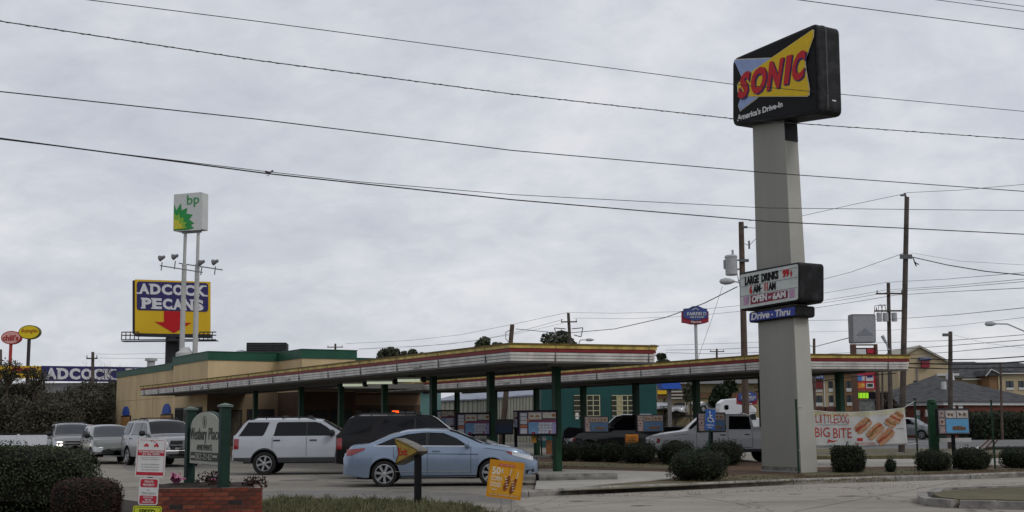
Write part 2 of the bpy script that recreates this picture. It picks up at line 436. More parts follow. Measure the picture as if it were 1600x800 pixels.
def sedan(loc, d, pm, label, group=None, name='parked_car', cat='car'):
    root = vroot(name, label, cat, loc, d, group)
    prof = [(-2.44, .80), (-2.40, 1.02), (-2.28, 1.075), (-1.93, 1.10), (-1.62, 1.235), (-1.30, 1.365), (-.85, 1.465), (-.35, 1.49), (.16, 1.475), (.45, 1.40), (.84, 1.23), (1.14, 1.095), (1.45, 1.065), (1.80, 1.01), (2.10, .93), (2.28, .85), (2.40, .75), (2.44, .62)]
    belt = [(-2.44, .80), (-2.2, 1.0), (-1.9, 1.02), (-1.2, 1.03), (.9, 1.0), (1.2, .985), (2.0, .86), (2.44, .58)]
    B = Body(4.88, 1.84, prof, belt, .24, (-1.43, 1.32), .335, tum=.50, nose=.34, tail=.22)
    B.build(root, pm)
    # glass
    B.side([(-1.66, 1.055), (-1.2, 1.245), (-.85, 1.335), (-.44, 1.375), (-.36, 1.375), (-.37, 1.05)], 'window', glass_m, root)
    B.side([(-.30, 1.05), (-.29, 1.378), (.08, 1.362), (.42, 1.225), (.72, 1.03)], 'window', glass_m, root)
    B.side([(-.37, 1.05), (-.355, 1.38), (-.295, 1.38), (-.30, 1.05)], 'pillar_trim', trim_m, root, off=.008)
    B.side([(-1.74, 1.035), (-1.66, 1.055), (.72, 1.03), (.78, 1.012), (-.3, 1.022)], 'chrome_strip', chrome_m, root, off=.01)
    B.topgrid(.24, 1.09, 'windscreen', glassb_m, root, inset=.05)
    B.topgrid(-1.86, -1.05, 'rear_window', glass_m, root, inset=.09)
    # doors
    lo = lambda x: max(.30, B.low(x)+.075)
    B.sgrid(-1.18, -.335, lo, lambda x: B.bl(x)-.005, 'door', pm, root)
    B.sgrid(-.32, .78, lo, lambda x: B.bl(x)-.005, 'door', pm, root)
    handle(root, B, -1.02, .93, pm); handle(root, B, -.10, .91, pm)
    B.side([(-1.16, .385), (-1.16, .40), (.76, .385), (.76, .37)], 'chrome_strip', chrome_m, root, off=.014)
    B.sgrid(-1.15, .98, lambda x: lerp(.850, .80, (x+1.15)/2.13), lambda x: lerp(.858, .824, (x+1.15)/2.13), 'crease_shade', mat('crease_shadow_blue', (.05, .07, .11), .5, 0), root, off=.009)  # dark strip paints the shade line of the door crease
    for xs_ in (-1.19, -.328, .79): B.sgrid(xs_-.006, xs_+.006, lambda x: max(.31, B.low(x)+.08), lambda x: B.bl(x)-.006, 'door_gap', seam_m, root, off=.0075, nx=1)
    B.sgrid(1.15, 2.2, lambda x: B.bl(x)-.022, lambda x: B.bl(x)-.012, 'bonnet_gap', seam_m, root, off=.006)
    mirror_(root, B, .70, .99, pm, .95)
    # lamps
    B.sgrid(-2.42, -1.93, lambda x: lerp(.80, .95, max(0, (x+2.30)/.37)), lambda x: lerp(.955, .995, (x+2.42)/.49), 'tail_light', red_m, root, off=.012)
    B.sgrid(1.84, 2.40, lambda x: lerp(.79, .63, (x-1.84)/.56), lambda x: lerp(.875, .74, (x-1.84)/.56), 'headlight', lens_m, root, off=.012)
    B.sgrid(1.70, 1.845, lambda x: lerp(.865, .79, (x-1.70)/.145), lambda x: lerp(.88, .872, (x-1.70)/.145), 'amber_lamp', red_m, root, off=.014)
    frontpanel(root, 'grille', trim_m, [(-.3, .56), (.3, .56), (.28, .70), (-.28, .70)], 2.50, .03)
    frontpanel(root, 'lower_grille', trim_m, rrect(-.28, .28, .30, .42, .04), 2.46, .05)
    B.side([(2.2, .30), (2.2, .40), (2.42, .42), (2.42, .31)], 'lower_grille', trim_m, root, off=.01)
    B.side([(2.02, .305), (2.02, .325), (2.43, .345), (2.43, .32)], 'chrome_strip', chrome_m, root, off=.018)
    frontpanel(root, 'number_plate', plate_m, rrect(-.16, .16, .58, .74, .01), -2.56, .02)
    B.side([(-1.05, .26), (-1.05, .29), (.95, .29), (.95, .26)], 'sill_trim', trim_m, root, off=.01)
    wheels(root, B, 7, twin=False, w=.225, rim_r=.245)
    return root

def suv(loc, d, pm, label, group=None, L=4.9, W=1.87, H=1.83, clad=.56, sill=.36, wx=(-1.45, 1.44), Rw=.375, hood=1.15, cowl=1.27, belt=1.24, ws=(.40, 1.22), rake=.32, spokes=6, two_glass=True, glass=None, wsg=None, frontkind='bar', rack=True, name='parked_suv', cat='suv', handles=None, tail_lamp='low', lit=False, tum=.27, nosez=1.0, rear_full=False):
    root = vroot(name, label, cat, loc, d, group); h = L/2; g = glass or glass_m
    prof = [(-h, belt+.02), (-h+.08, belt+.14), (-h+rake, H-.11), (-h+rake+.10, H-.04), (-h+rake+.35, H), (ws[0]-.55, H), (ws[0]-.05, H-.05), (ws[0]+.12, H-.13), (ws[1]-.06, cowl+.045), (ws[1]+.05, cowl), (h-.55, hood+.03), (h-.2, nosez), (h-.05, nosez-.12), (h, nosez-.22)]
    bl = [(-h, belt-.02), (ws[1]-.1, belt-.02), (ws[1]+.2, cowl-.10), (h-.5, hood-.08), (h, nosez-.27)]
    B = Body(L, W, prof, bl, sill, wx, Rw, tum=tum, clad=clad, nose=.17, tail=.07, smooth=.07)
    B.build(root, pm); zb, zt = belt+.005, H-.14
    if two_glass: B.side([(-h+.16, zb+.01), (-h+rake+.13, zt), (wx[0]+.13, zt), (wx[0]-.03, zb+.05), (wx[0]-.08, zb+.01), (wx[0]-.3, zb+.01), (wx[0]-.5, zb+.01), (wx[0]-.65, zb+.01)], 'window', g, root, off=.016)
    m_ = (wx[0]+ws[0])/2+.42
    x0 = wx[0]+.27
    B.side([(x0, zb), (x0+.03, zb+.08), (x0+.10, zt-.05), (x0+.16, zt), (m_-.03, zt), (m_-.03, zb)], 'window', g, root)
    B.side([(m_+.03, zb), (m_+.03, zt), (ws[0]-.25, zt), (ws[0]-.08, zt-.04), (ws[0]+.1, zt-.14), (ws[1]-.44, zb+.09), (ws[1]-.42, zb)], 'window', g, root)
    B.side([(m_-.03, zb), (m_-.03, zt), (m_+.03, zt), (m_+.03, zb)], 'pillar_trim', trim_m, root, off=.008)
    B.topgrid(ws[0]-.0, ws[1]-.03, 'windscreen', wsg or glassb_m, root, inset=.05)
    B.topgrid(-h+.10, -h+rake-.03, 'rear_window', g, root, inset=.12)
    lo = lambda x: max((clad or sill)+.02, B.low(x)+.085)
    B.sgrid(x0-.02, m_-.008, lo, lambda x: B.bl(x)-.01, 'door', pm, root)
    B.sgrid(m_+.008, ws[1]-.36, lo, lambda x: B.bl(x)-.01, 'door', pm, root)
    for xs_ in (x0-.025, m_, ws[1]-.355): B.sgrid(xs_-.006, xs_+.006, lambda x: max((clad or sill)+.03, B.low(x)+.09), lambda x: B.bl(x)-.012, 'door_gap', seam_m, root, off=.0075, nx=1)
    handle(root, B, x0+.12, belt-.13, handles or trim_m, .23); handle(root, B, m_+.22, belt-.13, handles or trim_m, .23)
    mirror_(root, B, ws[1]-.50, belt+.02, trim_m, 1.25)
    if rack: rails(root, B, -h+rake+.15, ws[0]-.25, trim_m, bars=(-.9, -.1))
    B.sgrid(-h+.005, -h+.17, lambda x: belt-.40, lambda x: belt-.08, 'tail_light', red_m, root, off=.012)
    frontpanel(root, 'number_plate', plate_m, rrect(-.16, .16, .72, .88, .01), -h-.12, .02)
    # nose
    z = nosez-.22
    B.sgrid(h-.36, h-.01, lambda x: z-.15, lambda x: z+lerp(.08, .03, (x-h+.36)/.35), 'headlight', lens_m, root, off=.015)
    for sg in (1, -1):
        a, c = sorted((sg*W*.30, sg*W*.42)); hp = frontpanel(root, 'headlight', lamp_on if lit else lens_m, rrect(a, c, z-.17, z+.04, .03), h+.02, .06, .015)
    if frontkind == 'cross':
        frontpanel(root, 'grille', trim_m, rrect(-.52, .52, z-.22, z+.10, .05), h+.05, .05)
        frontpanel(root, 'grille_surround', pm, [(-.05, z-.22), (.05, z-.22), (.05, z+.1), (-.05, z+.1)], h+.105, .02)
        frontpanel(root, 'grille_surround', chrome_m, [(-.54, z-.085), (.54, z-.085), (.54, z-.035), (-.54, z-.035)], h+.102, .02)
        frontpanel(root, 'grille_surround', chrome_m, [(-.57, z+.1), (.57, z+.1), (.55, z+.13), (-.55, z+.13)], h+.03, .07)
        frontpanel(root, 'bumper', pm, rrect(-W*.46, W*.46, .50, .66, .05), h+.0, .15, .03)
        frontpanel(root, 'lower_grille', trim_m, rrect(-.6, .6, .36, .46, .03), h+.02, .1)
        frontpanel(root, 'number_plate', trim_m, rrect(-.2, .2, .50, .64, .01), h+.175, .02)
    elif frontkind == 'bar':
        frontpanel(root, 'grille', trim_m, rrect(-.46, .46, z-.16, z+.06, .04), h+.05, .05)
        frontpanel(root, 'grille_bar', chrome_m, rrect(-.80, .80, z-.07, z-.01, .02), h+.09, .03)
        frontpanel(root, 'lower_grille', trim_m, rrect(-.7, .7, .36, .50, .04), h+.05, .06)
        frontpanel(root, 'bumper_bar', chrome_m, rrect(-.5, .5, .54, .57, .01), h+.10, .02)
    else:
        frontpanel(root, 'grille', trim_m, rrect(-.42, .42, z-.13, z-.03, .04), h+.05, .05)
        frontpanel(root, 'grille_bar', chrome_m, rrect(-.40, .40, z-.02, z+.01, .01), h+.07, .03)
        for sg in (1, -1):
            a, c = sorted((sg*.12, sg*.62)); frontpanel(root, 'lower_grille', trim_m, rrect(a, c, .42, .60, .07), h+.06, .06)
        frontpanel(root, 'skid_plate', alloy_m, rrect(-.55, .55, .32, .37, .02), h+.07, .05)
    wheels(root, B, spokes, w=.24, rm=alloy_m)
    return root

def pickup(loc, d, pm, label, L=5.9, W=2.0, H=1.93, name='parked_pickup', group=None, two_tone=None, crew=True, cabx=(-1.05, 1.35)):
    root = vroot(name, label, 'pickup truck', loc, d, group); h = L/2; bl0 = 1.22
    cb = cabx[0]
    prof = [(-h, 1.30), (cb-.05, 1.34), (cb-.02, 1.5), (cb+.05, H-.08), (cb+.25, H), (.42, H), (.75, H-.10), (cabx[1]-.05, 1.36), (cabx[1]+.08, 1.29), (h-.7, 1.19), (h-.3, 1.10), (h-.06, 1.0), (h, .86)]
    belt = [(-h, 1.27), (cabx[1]-.1, 1.24), (h-.6, 1.08), (h, .82)]
    B = Body(L, W, prof, belt, .46, (-1.80, 1.95), .40, tum=.26, clad=.56 if two_tone else None, nose=.2, tail=.03, smooth=.05)
    B.build(root, pm)
    B.side([(-.98, 1.30), (-.93, 1.78), (-.18, 1.80), (-.12, 1.30)], 'window', glass_m, root)
    B.side([(-.02, 1.28), (-.02, 1.80), (.42, 1.80), (.98, 1.40), (1.02, 1.28)], 'window', glass_m, root)
    B.topgrid(.66, cabx[1]-.02, 'windscreen', glass_m, root, inset=.05)
    lo = lambda x: max(.60, B.low(x)+.09)
    B.sgrid(-.99, -.075, lo, lambda x: B.bl(x)-.0, 'door', pm, root)
    B.sgrid(-.06, 1.12, lo, lambda x: B.bl(x)-.0, 'door', pm, root)
    for xs_ in (-1.0, -.068, 1.13): B.sgrid(xs_-.006, xs_+.006, lambda x: max(.60, B.low(x)+.09), lambda x: B.bl(x)-.01, 'door_gap', seam_m, root, off=.0075, nx=1)
    handle(root, B, -.80, 1.10, trim_m, .2); handle(root, B, .12, 1.09, trim_m, .2)
    B.side([(cb-.06, .5), (cb-.06, 1.30), (cb-.03, 1.30), (cb-.03, .5)], 'cab_gap', trim_m, root, off=.006)
    b = MB()                                   # bed: rails round a dark floor
    b.box(-h+.1, cb-.12, -.78, .78, 1.33, 1.352); b.build('bed_floor', trim_m, root)
    b = MB()
    for sg in (1, -1):
        a, c = sorted((sg*.80, sg*.95)); b.box(-h+.03, cb-.08, a, c, 1.31, 1.385)
    b.box(-h-.02, -h+.06, -.9, .9, 1.28, 1.38); b.build('bed_rail', pm, root, bevel=.015)
    mirror_(root, B, 1.0, 1.30, pm, 1.4)
    B.side([(-h+.0, .95), (-h+.0, 1.25), (-h+.14, 1.25), (-h+.14, .95)], 'tail_light', red_m, root, off=.012)
    B.side([(h-.30, .80), (h-.36, 1.0), (h-.03, .95), (h-.01, .80)], 'headlight', lens_m, root, off=.015)
    B.side([(h-.40, .82), (h-.44, .95), (h-.33, .98), (h-.28, .82)], 'marker_lamp', red_m, root, off=.018)
    frontpanel(root, 'grille', trim_m, rrect(-.5, .5, .72, 1.0, .05), h+.05, .06)
    frontpanel(root, 'grille_surround', chrome_m, [(-.52, .84), (.52, .84), (.52, .88), (-.52, .88)], h+.112, .02)
    frontpanel(root, 'bumper', chrome_m, rrect(-.95, .95, .50, .68, .05), h+.0, .18, .03)
    frontpanel(root, 'rear_bumper', chrome_m, rrect(-.9, .9, .50, .64, .04), -h-.18, .18, .03)
    B.side([(-.95, .60), (-.95, .62), (1.1, .62), (1.1, .60)], 'side_strip', seam_m, root, off=.012)
    B.side([(h-.95, 1.07), (h-.95, 1.085), (cabx[1]+.1, 1.15), (cabx[1]+.1, 1.135)], 'crease_shade', seam_m, root, off=.004)  # dark strip paints the shade along the fender crease
    wheels(root, B, 5, w=.26, rim_r=.235)
    return root
lamp_on = mat('lit_headlight', (1, .95, .85), .2, 0, emit=4)
# ---------------------------------------------------------------- ground, lot, kerbs, beds, road
conc = ground_mat('lot_concrete', (.19, .175, .148), (.295, .272, .235), .68)
lightc = ground_mat('walk_concrete', (.31, .295, .26), (.40, .38, .34), .8, cracks=False)
kerb_m = mat('kerb_concrete', (.20, .19, .175), .9, .3, 3, bump=.4, bscale=20, col2=(.31, .295, .27))
kerb_dark = mat('old_kerb', (.13, .125, .115), .9, .3, 3, bump=.4, bscale=20, col2=(.24, .23, .21))
straw = ground_mat('pine_straw', (.06, .034, .022), (.15, .088, .052), .6, s_small=6, cracks=False)
mulch_m = ground_mat('dark_mulch', (.016, .011, .008), (.05, .033, .022), .6, s_small=5, cracks=False)
dead = ground_mat('winter_turf', (.075, .072, .035), (.17, .145, .085), .7, s_small=4, cracks=False)
asph = ground_mat('asphalt', (.12, .12, .122), (.17, .17, .17), .8, s_small=12, cracks=False)
mortar = mat('mortar', (.22, .19, .17), .95, .2)
def sheet(name, pts, z, m, skirt=0):
    b = MB()
    if skirt: b.prism([(p[0], p[1]) for p in pts], z-skirt, z, ax='z')
    else: b.add([(p[0], p[1], z) for p in pts], [tuple(range(len(pts)))])
    return struct(b.build(name, m))
b = MB(); n = 40
b.add([(-2500, -300, 0), (2500, -300, 0), (2500, 3500, 0), (-2500, 3500, 0)], [(0, 1, 2, 3)])
struct(b.build('ground', ground_mat('far_ground', (.10, .10, .06), (.19, .17, .11), .7, cracks=False)))
sheet('parking_lot', [(-60, -6), (70, -6), (60, 46), (25, 52), (21, 64), (14, 120), (-45, 140), (-60, 100)], .004, conc)

def kerb(pts, w=.17, h=.145, m=kerb_m, name='kerb', joints=True, seglen=3.0):
    # cast kerb as separate lengths with open joints between them
    P = [Vector((p[0], p[1], 0)) for p in pts]; k = 0
    L = 0; run = [P[0]]
    out = []
    for a, c in zip(P, P[1:]):
        d = (c-a); n = max(1, round(d.length/seglen))
        for i in range(n): out.append((a+d*(i/n), a+d*((i+1)/n)))
    for i, (a, c) in enumerate(out):
        d = (c-a).normalized(); s = Vector((-d.y, d.x, 0)); g = .012; a2, c2 = a+d*g, c-d*g
        t = R.uniform(-.006, .006)
        b = MB(); prof = [(0, -.05), (0, h*.72+t), (.03, h+t), (w, h+t), (w, -.05)]
        b.grid([[tuple(q+s*u+Vector((0, 0, z))) for u, z in prof] for q in (a2, c2)])
        b.add([tuple(a2+s*u+Vector((0, 0, z))) for u, z in prof], [(0, 1, 2, 3, 4)]); b.add([tuple(c2+s*u+Vector((0, 0, z))) for u, z in prof], [(4, 3, 2, 1, 0)])
        o = b.build(name, m); struct(o)
K1 = [gr(778, 777), gr(826, 776.5), gr(880, 774), gr(958, 769), gr(1125, 762.5), gr(1240, 757.5), gr(1400, 752), gr(1517, 749), gr(1600, 745.5), gr(1700, 741)]
kerb(K1, name='kerb')
sheet('driveway', [gr(800, 781)[:2], gr(826, 777)[:2], gr(958, 769.3)[:2], gr(1240, 757.9)[:2], gr(1517, 749.4)[:2], gr(1900, 736)[:2], (30, 14), (1.0, 14)], .0060, ground_mat('drive_concrete', (.26, .235, .20), (.36, .33, .285), .76, stretch=(.35, 1, 1)))
# planted bed behind the kerb
def off(P, d): return [(p[0], p[1]+d) for p in P]
bed_back = [gr(1700, 729), gr(1500, 732.5), gr(1300, 734.5), gr(1215, 735), gr(1190, 726), gr(1160, 722), gr(1060, 719), gr(980, 718), gr(880, 718), gr(842, 719)]
sheet('planting_bed', off(K1[2:], .15)+[(p[0], p[1]) for p in bed_back]+[gr(840, 733)[:2], gr(866, 750)[:2]], .10, straw, .09)
sheet('turf_strip', [gr(868, 768, .1), gr(960, 764.5, .1), gr(1050, 760.5, .1), gr(1240, 751.5, .1), gr(1242, 744, .1), gr(1180, 741, .1), gr(1120, 746, .1), gr(1040, 752, .1), gr(960, 757, .1)], .108, dead)
sheet('turf_patch', [gr(1255, 744, .1), gr(1420, 741, .1), gr(1590, 733, .1), gr(1590, 731, .1), gr(1420, 733, .1), gr(1255, 738, .1)], .108, dead)
sheet('turf_patch', [gr(842, 727, .1), gr(960, 731, .1), gr(1060, 734, .1), gr(1040, 726, .1), gr(940, 723, .1), gr(842, 722, .1)], .108, dead)
sheet('footpath', [gr(842, 733, .1), gr(930, 735, .1), gr(1045, 738, .1), gr(1068, 744, .1), gr(1040, 750, .1), gr(960, 756, .1), gr(870, 766, .1), gr(836, 765, .1)], .116, lightc, .02)
# low kerbs under the canopy post
kerb([gr(842, 752, .1), gr(966, 750, .1)], w=.5, h=.27, m=kerb_dark, name='post_kerb')
kerb([gr(790, 752), gr(838, 751)], w=.5, h=.16, m=kerb_dark, name='wheel_stop')
# right-hand island
I1 = [gr(1452, 786), gr(1449, 780), gr(1456, 776), gr(1480, 773), gr(1540, 770.5), gr(1640, 766)]
isl = [gr(1640, 797), gr(1560, 795), gr(1500, 794), gr(1462, 791), gr(1452, 786)]
kerb([isl[0], isl[1], isl[2], isl[3], gr(1452, 787), gr(1450, 780)], name='kerb', seglen=2, w=.2, h=.15)
kerb(list(reversed([gr(1450, 780), gr(1462, 774.5), gr(1500, 771.5), gr(1560, 769), gr(1640, 766)]))[::-1], name='kerb', seglen=2, w=-.2, h=.15)
sheet('island_turf', [gr(1640, 793.5)[:2], gr(1560, 791), gr(1500, 790), gr(1470, 787), gr(1458, 781), gr(1470, 777.5), gr(1500, 774), gr(1560, 771), gr(1640, 768)], .125, dead, .11)
# near grass and mulch verge
V1 = [gr(395, 809), gr(395, 784), gr(440, 782), gr(500, 785), gr(560, 784), gr(610, 787), gr(660, 787), gr(735, 794), gr(765, 805)]
sheet('grass_verge', [(V1[0][0], 18)]+V1+[(1.0, 18)], .05, dead, .04)
sheet('mulch_bed', [(-14, 30), (-9, 24.2), gr(120, 776), gr(165, 780), gr(217, 787), gr(250, 792), (-6.0, 20.6), (-4.2, 20.5), (-4.0, 16), (-20, 16)], .045, mulch_m, .04)
kerb([(-12, 17.2), (-6.4, 17.2)], m=mat('yellow_kerb', (.35, .25, .05), .8, .3, 8), name='yellow_kerb')
# street behind on the right
road = [gr(1270, 704), gr(1900, 702), gr(2300, 684), gr(1290, 682.5)]
sheet('street', [(18, 62), (150, 75), (330, 150), (20, 130)], .008, asph)
sheet('lane', [gr(1200, 731), gr(1800, 729), gr(1900, 717), gr(1200, 717)], .012, lightc)
kerb([gr(1200, 714.5), gr(1330, 714), gr(1480, 713), gr(1620, 711.5), gr(1800, 709)], m=kerb_dark, w=.2, h=.18, name='far_kerb', seglen=4)
sheet('dirt_strip', [gr(1200, 713.5, .15), gr(1800, 708, .15), gr(1860, 701, .15), gr(1180, 701, .15)], .15, dead, .14)
sheet('lawn', [(48, 108), (70, 100), (200, 112), (200, 122), (48, 121)], .03, dead)
for x0, x1, y in ((1420, 1600, 690), (1640, 1760, 690)):
    a, c = gr(x0, y), gr(x1, y-.5); b = MB(); b.add([(a.x, a.y, .013), (c.x, c.y, .013), (c.x, c.y+.6, .013), (a.x, a.y+.6, .013)], [(0, 1, 2, 3)])
    struct(b.build('road_line', mat('white_road_paint', (.5, .5, .48), .8, .2)))

crk = mat('crack_dark', (.03, .028, .026), .95)
def crack(px, w0=.014):
    P = [gr(x, y, .0095) for x, y in px]; Q = []
    for a, c in zip(P, P[1:]):
        n = max(2, int((c-a).length/.12))
        for k in range(n): q = a.lerp(c, k/n); Q.append(q+Vector((R.gauss(0, .018), R.gauss(0, .018), 0)))
    b = MB(); b.grid([[tuple(q+Vector((-.1, -w0*R.uniform(.4, 1.2), 0))), tuple(q+Vector((.1, w0*R.uniform(.4, 1.2), 0)))] if False else [tuple(q-Vector((0, w0*R.uniform(.4, 1.1), 0))), tuple(q+Vector((w0*.6, w0*R.uniform(.4, 1.1), 0)))] for q in Q]); return struct(b.build('crack', crk))
crack([(879, 774.5), (868, 778), (852, 785), (823, 792), (807, 797), (800, 806)], .02); crack([(852, 785), (830, 790), (790, 793), (740, 792)], .016)
crack([(1068, 775), (1100, 778), (1150, 786), (1210, 785), (1300, 782)], .018); crack([(1150, 786), (1172, 793), (1140, 799), (1110, 806)], .018); crack([(1300, 782), (1420, 779), (1450, 779)], .014)
crack([(420, 757), (520, 760), (600, 763), (700, 765), (780, 769)], .014); crack([(200, 742), (280, 745), (360, 749), (440, 756)], .012); crack([(760, 745), (800, 757), (850, 766)], .012)
stn = mat('oil_stain', (.075, .07, .062), .7, .3, 6, col2=(.15, .14, .125), lo=.3, hi=.7)
for x, y, s_ in ((640, 768, .28), (905, 783, .16), (1330, 775, .2), (560, 752, .3), (470, 750, .35), (1000, 790, .14), (1085, 772, .12), (720, 758, .22), (380, 740, .3), (1240, 772, .1)):
    p = gr(x, y, .0085); ph = R.uniform(0, 6); sheet('stain', [(p.x+s_*1.5*math.cos(t)*(1+.25*math.sin(3*t+ph)), p.y+s_*math.sin(t)*(1+.3*math.sin(4*t+ph))) for t in [2*PI*k/22 for k in range(22)]], .0085, stn)
for a, c in (((150, 730), (640, 742)), ((250, 775), (800, 752)), ((800, 800), (1240, 762)), ((1240, 800), (1500, 752))):
    a, c = gr(*a), gr(*c); d = (c-a).normalized(); s2 = Vector((-d.y, d.x, 0))*.008; b = MB(); b.add([(*(a-s2)[:2], .009), (*(c-s2)[:2], .009), (*(c+s2)[:2], .009), (*(a+s2)[:2], .009)], [(0, 1, 2, 3)]); struct(b.build('expansion_joint', crk))
for px_ in ([(400, 768), (560, 766), (720, 770), (800, 778), (800, 788), (640, 780), (400, 780)], [(190, 728), (340, 726), (360, 732), (200, 736)]):
    sheet('worn_patch', [gr(x, y)[:2] for x, y in px_], .0065, MATS.get('worn_concrete') or ground_mat('worn_concrete', (.14, .135, .125), (.20, .19, .175), .8, cracks=False))
# ---------------------------------------------------------------- drive-in: canopies, posts
D = Vector((-.515, .857, 0)).normalized(); NN = Vector((.857, .515, 0)).normalized()
green_m = mat('green_post_paint', (.013, .052, .027), .45, .2, 2)
dgreen_m = mat('green_band_paint', (.018, .078, .048), .5, .12, 1.2)
yel = mat('yellow_fascia', (.48, .36, .10), .5, .35, 2.5, stretch=(1, 1, .3))
redf = mat('red_fascia', (.20, .025, .028), .5, .15, 1.5)
wfas = mat('white_fascia', (.55, .53, .50), .5, .22, 2.0, stretch=(1, 1, .4))
wfas2 = mat('fascia_groove', (.12, .12, .125), .6, .1)
soff = mat('canopy_soffit', (.13, .125, .115), .8, .12, .6)
def canopy(label, C1, C2, C3, length, zb=3.38, group='striped canopies over the parking stalls'):
    # C1 near-left corner, C2 near-right corner; runs along D for length
    root = thing('canopy', label, 'canopy', (C1.x, C1.y, 0), 0, group)
    a = Vector((0, 0, 0)); b_ = C2-C1; c = D*length; d = b_+D*(length-C3)
    ring = [a, b_, d, c]
    def band(name, m, z0, z1, o, prot=None):
        b = MB(); cen = (a+b_+c+d)/4
        outp = []
        for i in range(4):
            p = ring[i]; q = ring[(i+1) % 4]; r_ = ring[i-1]
            e1 = (q-p).normalized(); e2 = (r_-p).normalized()
            outp.append(p-(e1+e2)*o/max(.2, e1.cross(e2).length))
        inn = [p+(cen-p).normalized()*.12 for p in ring]
        rows = []
        for i in (0, 1, 2, 3, 0): rows.append([tuple(inn[i]+Vector((0, 0, z0))), tuple(outp[i]+Vector((0, 0, z0))), tuple(outp[i]+Vector((0, 0, z1))), tuple(inn[i]+Vector((0, 0, z1)))])
        b.grid(rows); return b.build(name, m, root)
    band('soffit_edge', wfas2, zb-.02, zb, -.02)
    for k in range(3): band('white_fascia', wfas, zb+.003+k*.088, zb+.076+k*.088, .0+.012*k); band('fascia_groove', wfas2, zb+.076+k*.088, zb+.091+k*.088, -.015)
    band('red_fascia', redf, zb+.27, zb+.365, .035); band('fascia_groove', wfas2, zb+.365, zb+.375, .01)
    band('yellow_fascia', yel, zb+.375, zb+.465, .055); band('cap_flashing', mat('cap_flashing', (.13, .09, .02), .6, .3, 3), zb+.465, zb+.52, .07)
    b = MB(); b.prism([(p.x, p.y) for p in ring], zb-.05, zb-.022, ax='z'); b.build('soffit', soff, root)
    b = MB(); b.prism([(p.x*.995+.01, p.y*.995+.01) for p in ring], zb+.30, zb+.48, ax='z'); b.build('roof_deck', mat('roof_deck', (.2, .2, .2), .9), root)
    b = MB(); o = (C2-C1)*.52                      # steel beam down the middle and cross ribs
    for t in (.3, .72):
        p0 = (C2-C1)*t+D*.3; p1 = (C2-C1)*t+D*(length-2)
        b.tube(p0+Vector((0, 0, zb-.09)), p1+Vector((0, 0, zb-.09)), .06, n=4)
    b.build('beam', soff, root)
    k = 0
    for e0, dv, ln_ in ((Vector((0, 0, 0)), D, length), (Vector((0, 0, 0)), (C2-C1).normalized(), (C2-C1).length)):      # sheet joints in the fascia
        t = 1.4
        outw = -NN if dv is D else -D
        while t < ln_-.2:
            p = e0+dv*t+outw*.01; M = Matrix.Translation(p) @ Matrix.Rotation(heading(dv), 4, 'Z'); b = MB(); b.box(-.006, .006, -.04, .04, zb+.01, zb+.255, M); b.build('fascia_joint', wfas2, root)
            b = MB(); b.box(-.005, .005, -.062, .062, zb+.38, zb+.463, M); b.build('fascia_joint', wfas2, root); t += 3.05
    t = 2.0
    while t < length-3:                            # little vents in the fascia
        if k % 3 == 1:
            p = D*t; M = Matrix.Translation(p-NN*.03) @ Matrix.Rotation(heading(D), 4, 'Z')
            b = MB(); b.box(-.3, .3, -.02, .04, zb+.06, zb+.14, M); b.build('fascia_lamp', mat('fascia_lamp', (.35, .35, .33), .4, .2, 30), root)
        t += 4; k += 1
    return root
C1 = Vector((-.07, 35.2, 0)); C2 = Vector((4.28, 36.85, 0))
canopy('long canopy striped yellow, red and white reaching toward the building, its corner at the middle', C1, C2, 1.8, 41.8)
E1 = Vector((8.95, 41.9, 0)); E2 = Vector((14.02, 43.3, 0))
canopy('striped canopy behind the grey pylon, ending at the right above the banner', E1, E2, 1.3, 32)

def post(loc, label, h=3.34, s=.11, group='green posts under the front canopy', cap=False):
    root = thing('canopy_post', label, 'post', loc, heading(D), group)
    part('column', green_m, root, lambda b: b.box(-s, s, -s, s, .02, h), bevel=.015)
    part('base_plate', green_m, root, lambda b: b.box(-s-.06, s+.06, -s-.06, s+.06, 0, .02))
    part('top_plate', green_m, root, lambda b: b.box(-s-.05, s+.05, -s-.05, s+.05, h, h+.015))
    return root
P0 = gr(868, 741)
ordn = ['first', 'second', 'third', 'fourth', 'fifth', 'sixth', 'seventh', 'eighth', 'ninth']
for i, t in enumerate((0, 4.1, 8.35, 12.6, 17.0, 21.7, 28.0)):
    x, y = 1.35-.515*t, 38.1+.857*t
    post((x, y, .1 if i == 0 else 0), ['green canopy post nearest the blue sedan, standing on a low kerb', 'green canopy post behind the hood of the blue sedan', 'green canopy post above the roof of the dark suv', 'green canopy post right of the fluorescent lights, behind the dark suv', 'green canopy post behind the windscreen of the white suv', 'green canopy post behind the roof of the white suv', 'farthest green post of the front canopy, behind the rear of the white suv'][i], h=3.23 if i == 0 else 3.33)
for i, t in enumerate((0, 4.05, 8.05, 12.25, 16.4, 20.6, 24.8, 29)):
    x, y = 11.78-.515*t, 44.1+.857*t
    post((x, y, 0), ['green canopy post right of the grey pylon, above the banner', 'green canopy post just left of the grey pylon', 'green canopy post behind the blue wheelchair sign', 'green canopy post behind the orange newspaper box', 'green canopy post left of the teal building windows', 'green canopy post in front of the beige metal shed', 'thin green post far under the rear canopy, second from its left end', 'thin green post far under the rear canopy, leftmost'][i], s=.12, group='green posts under the rear canopy')

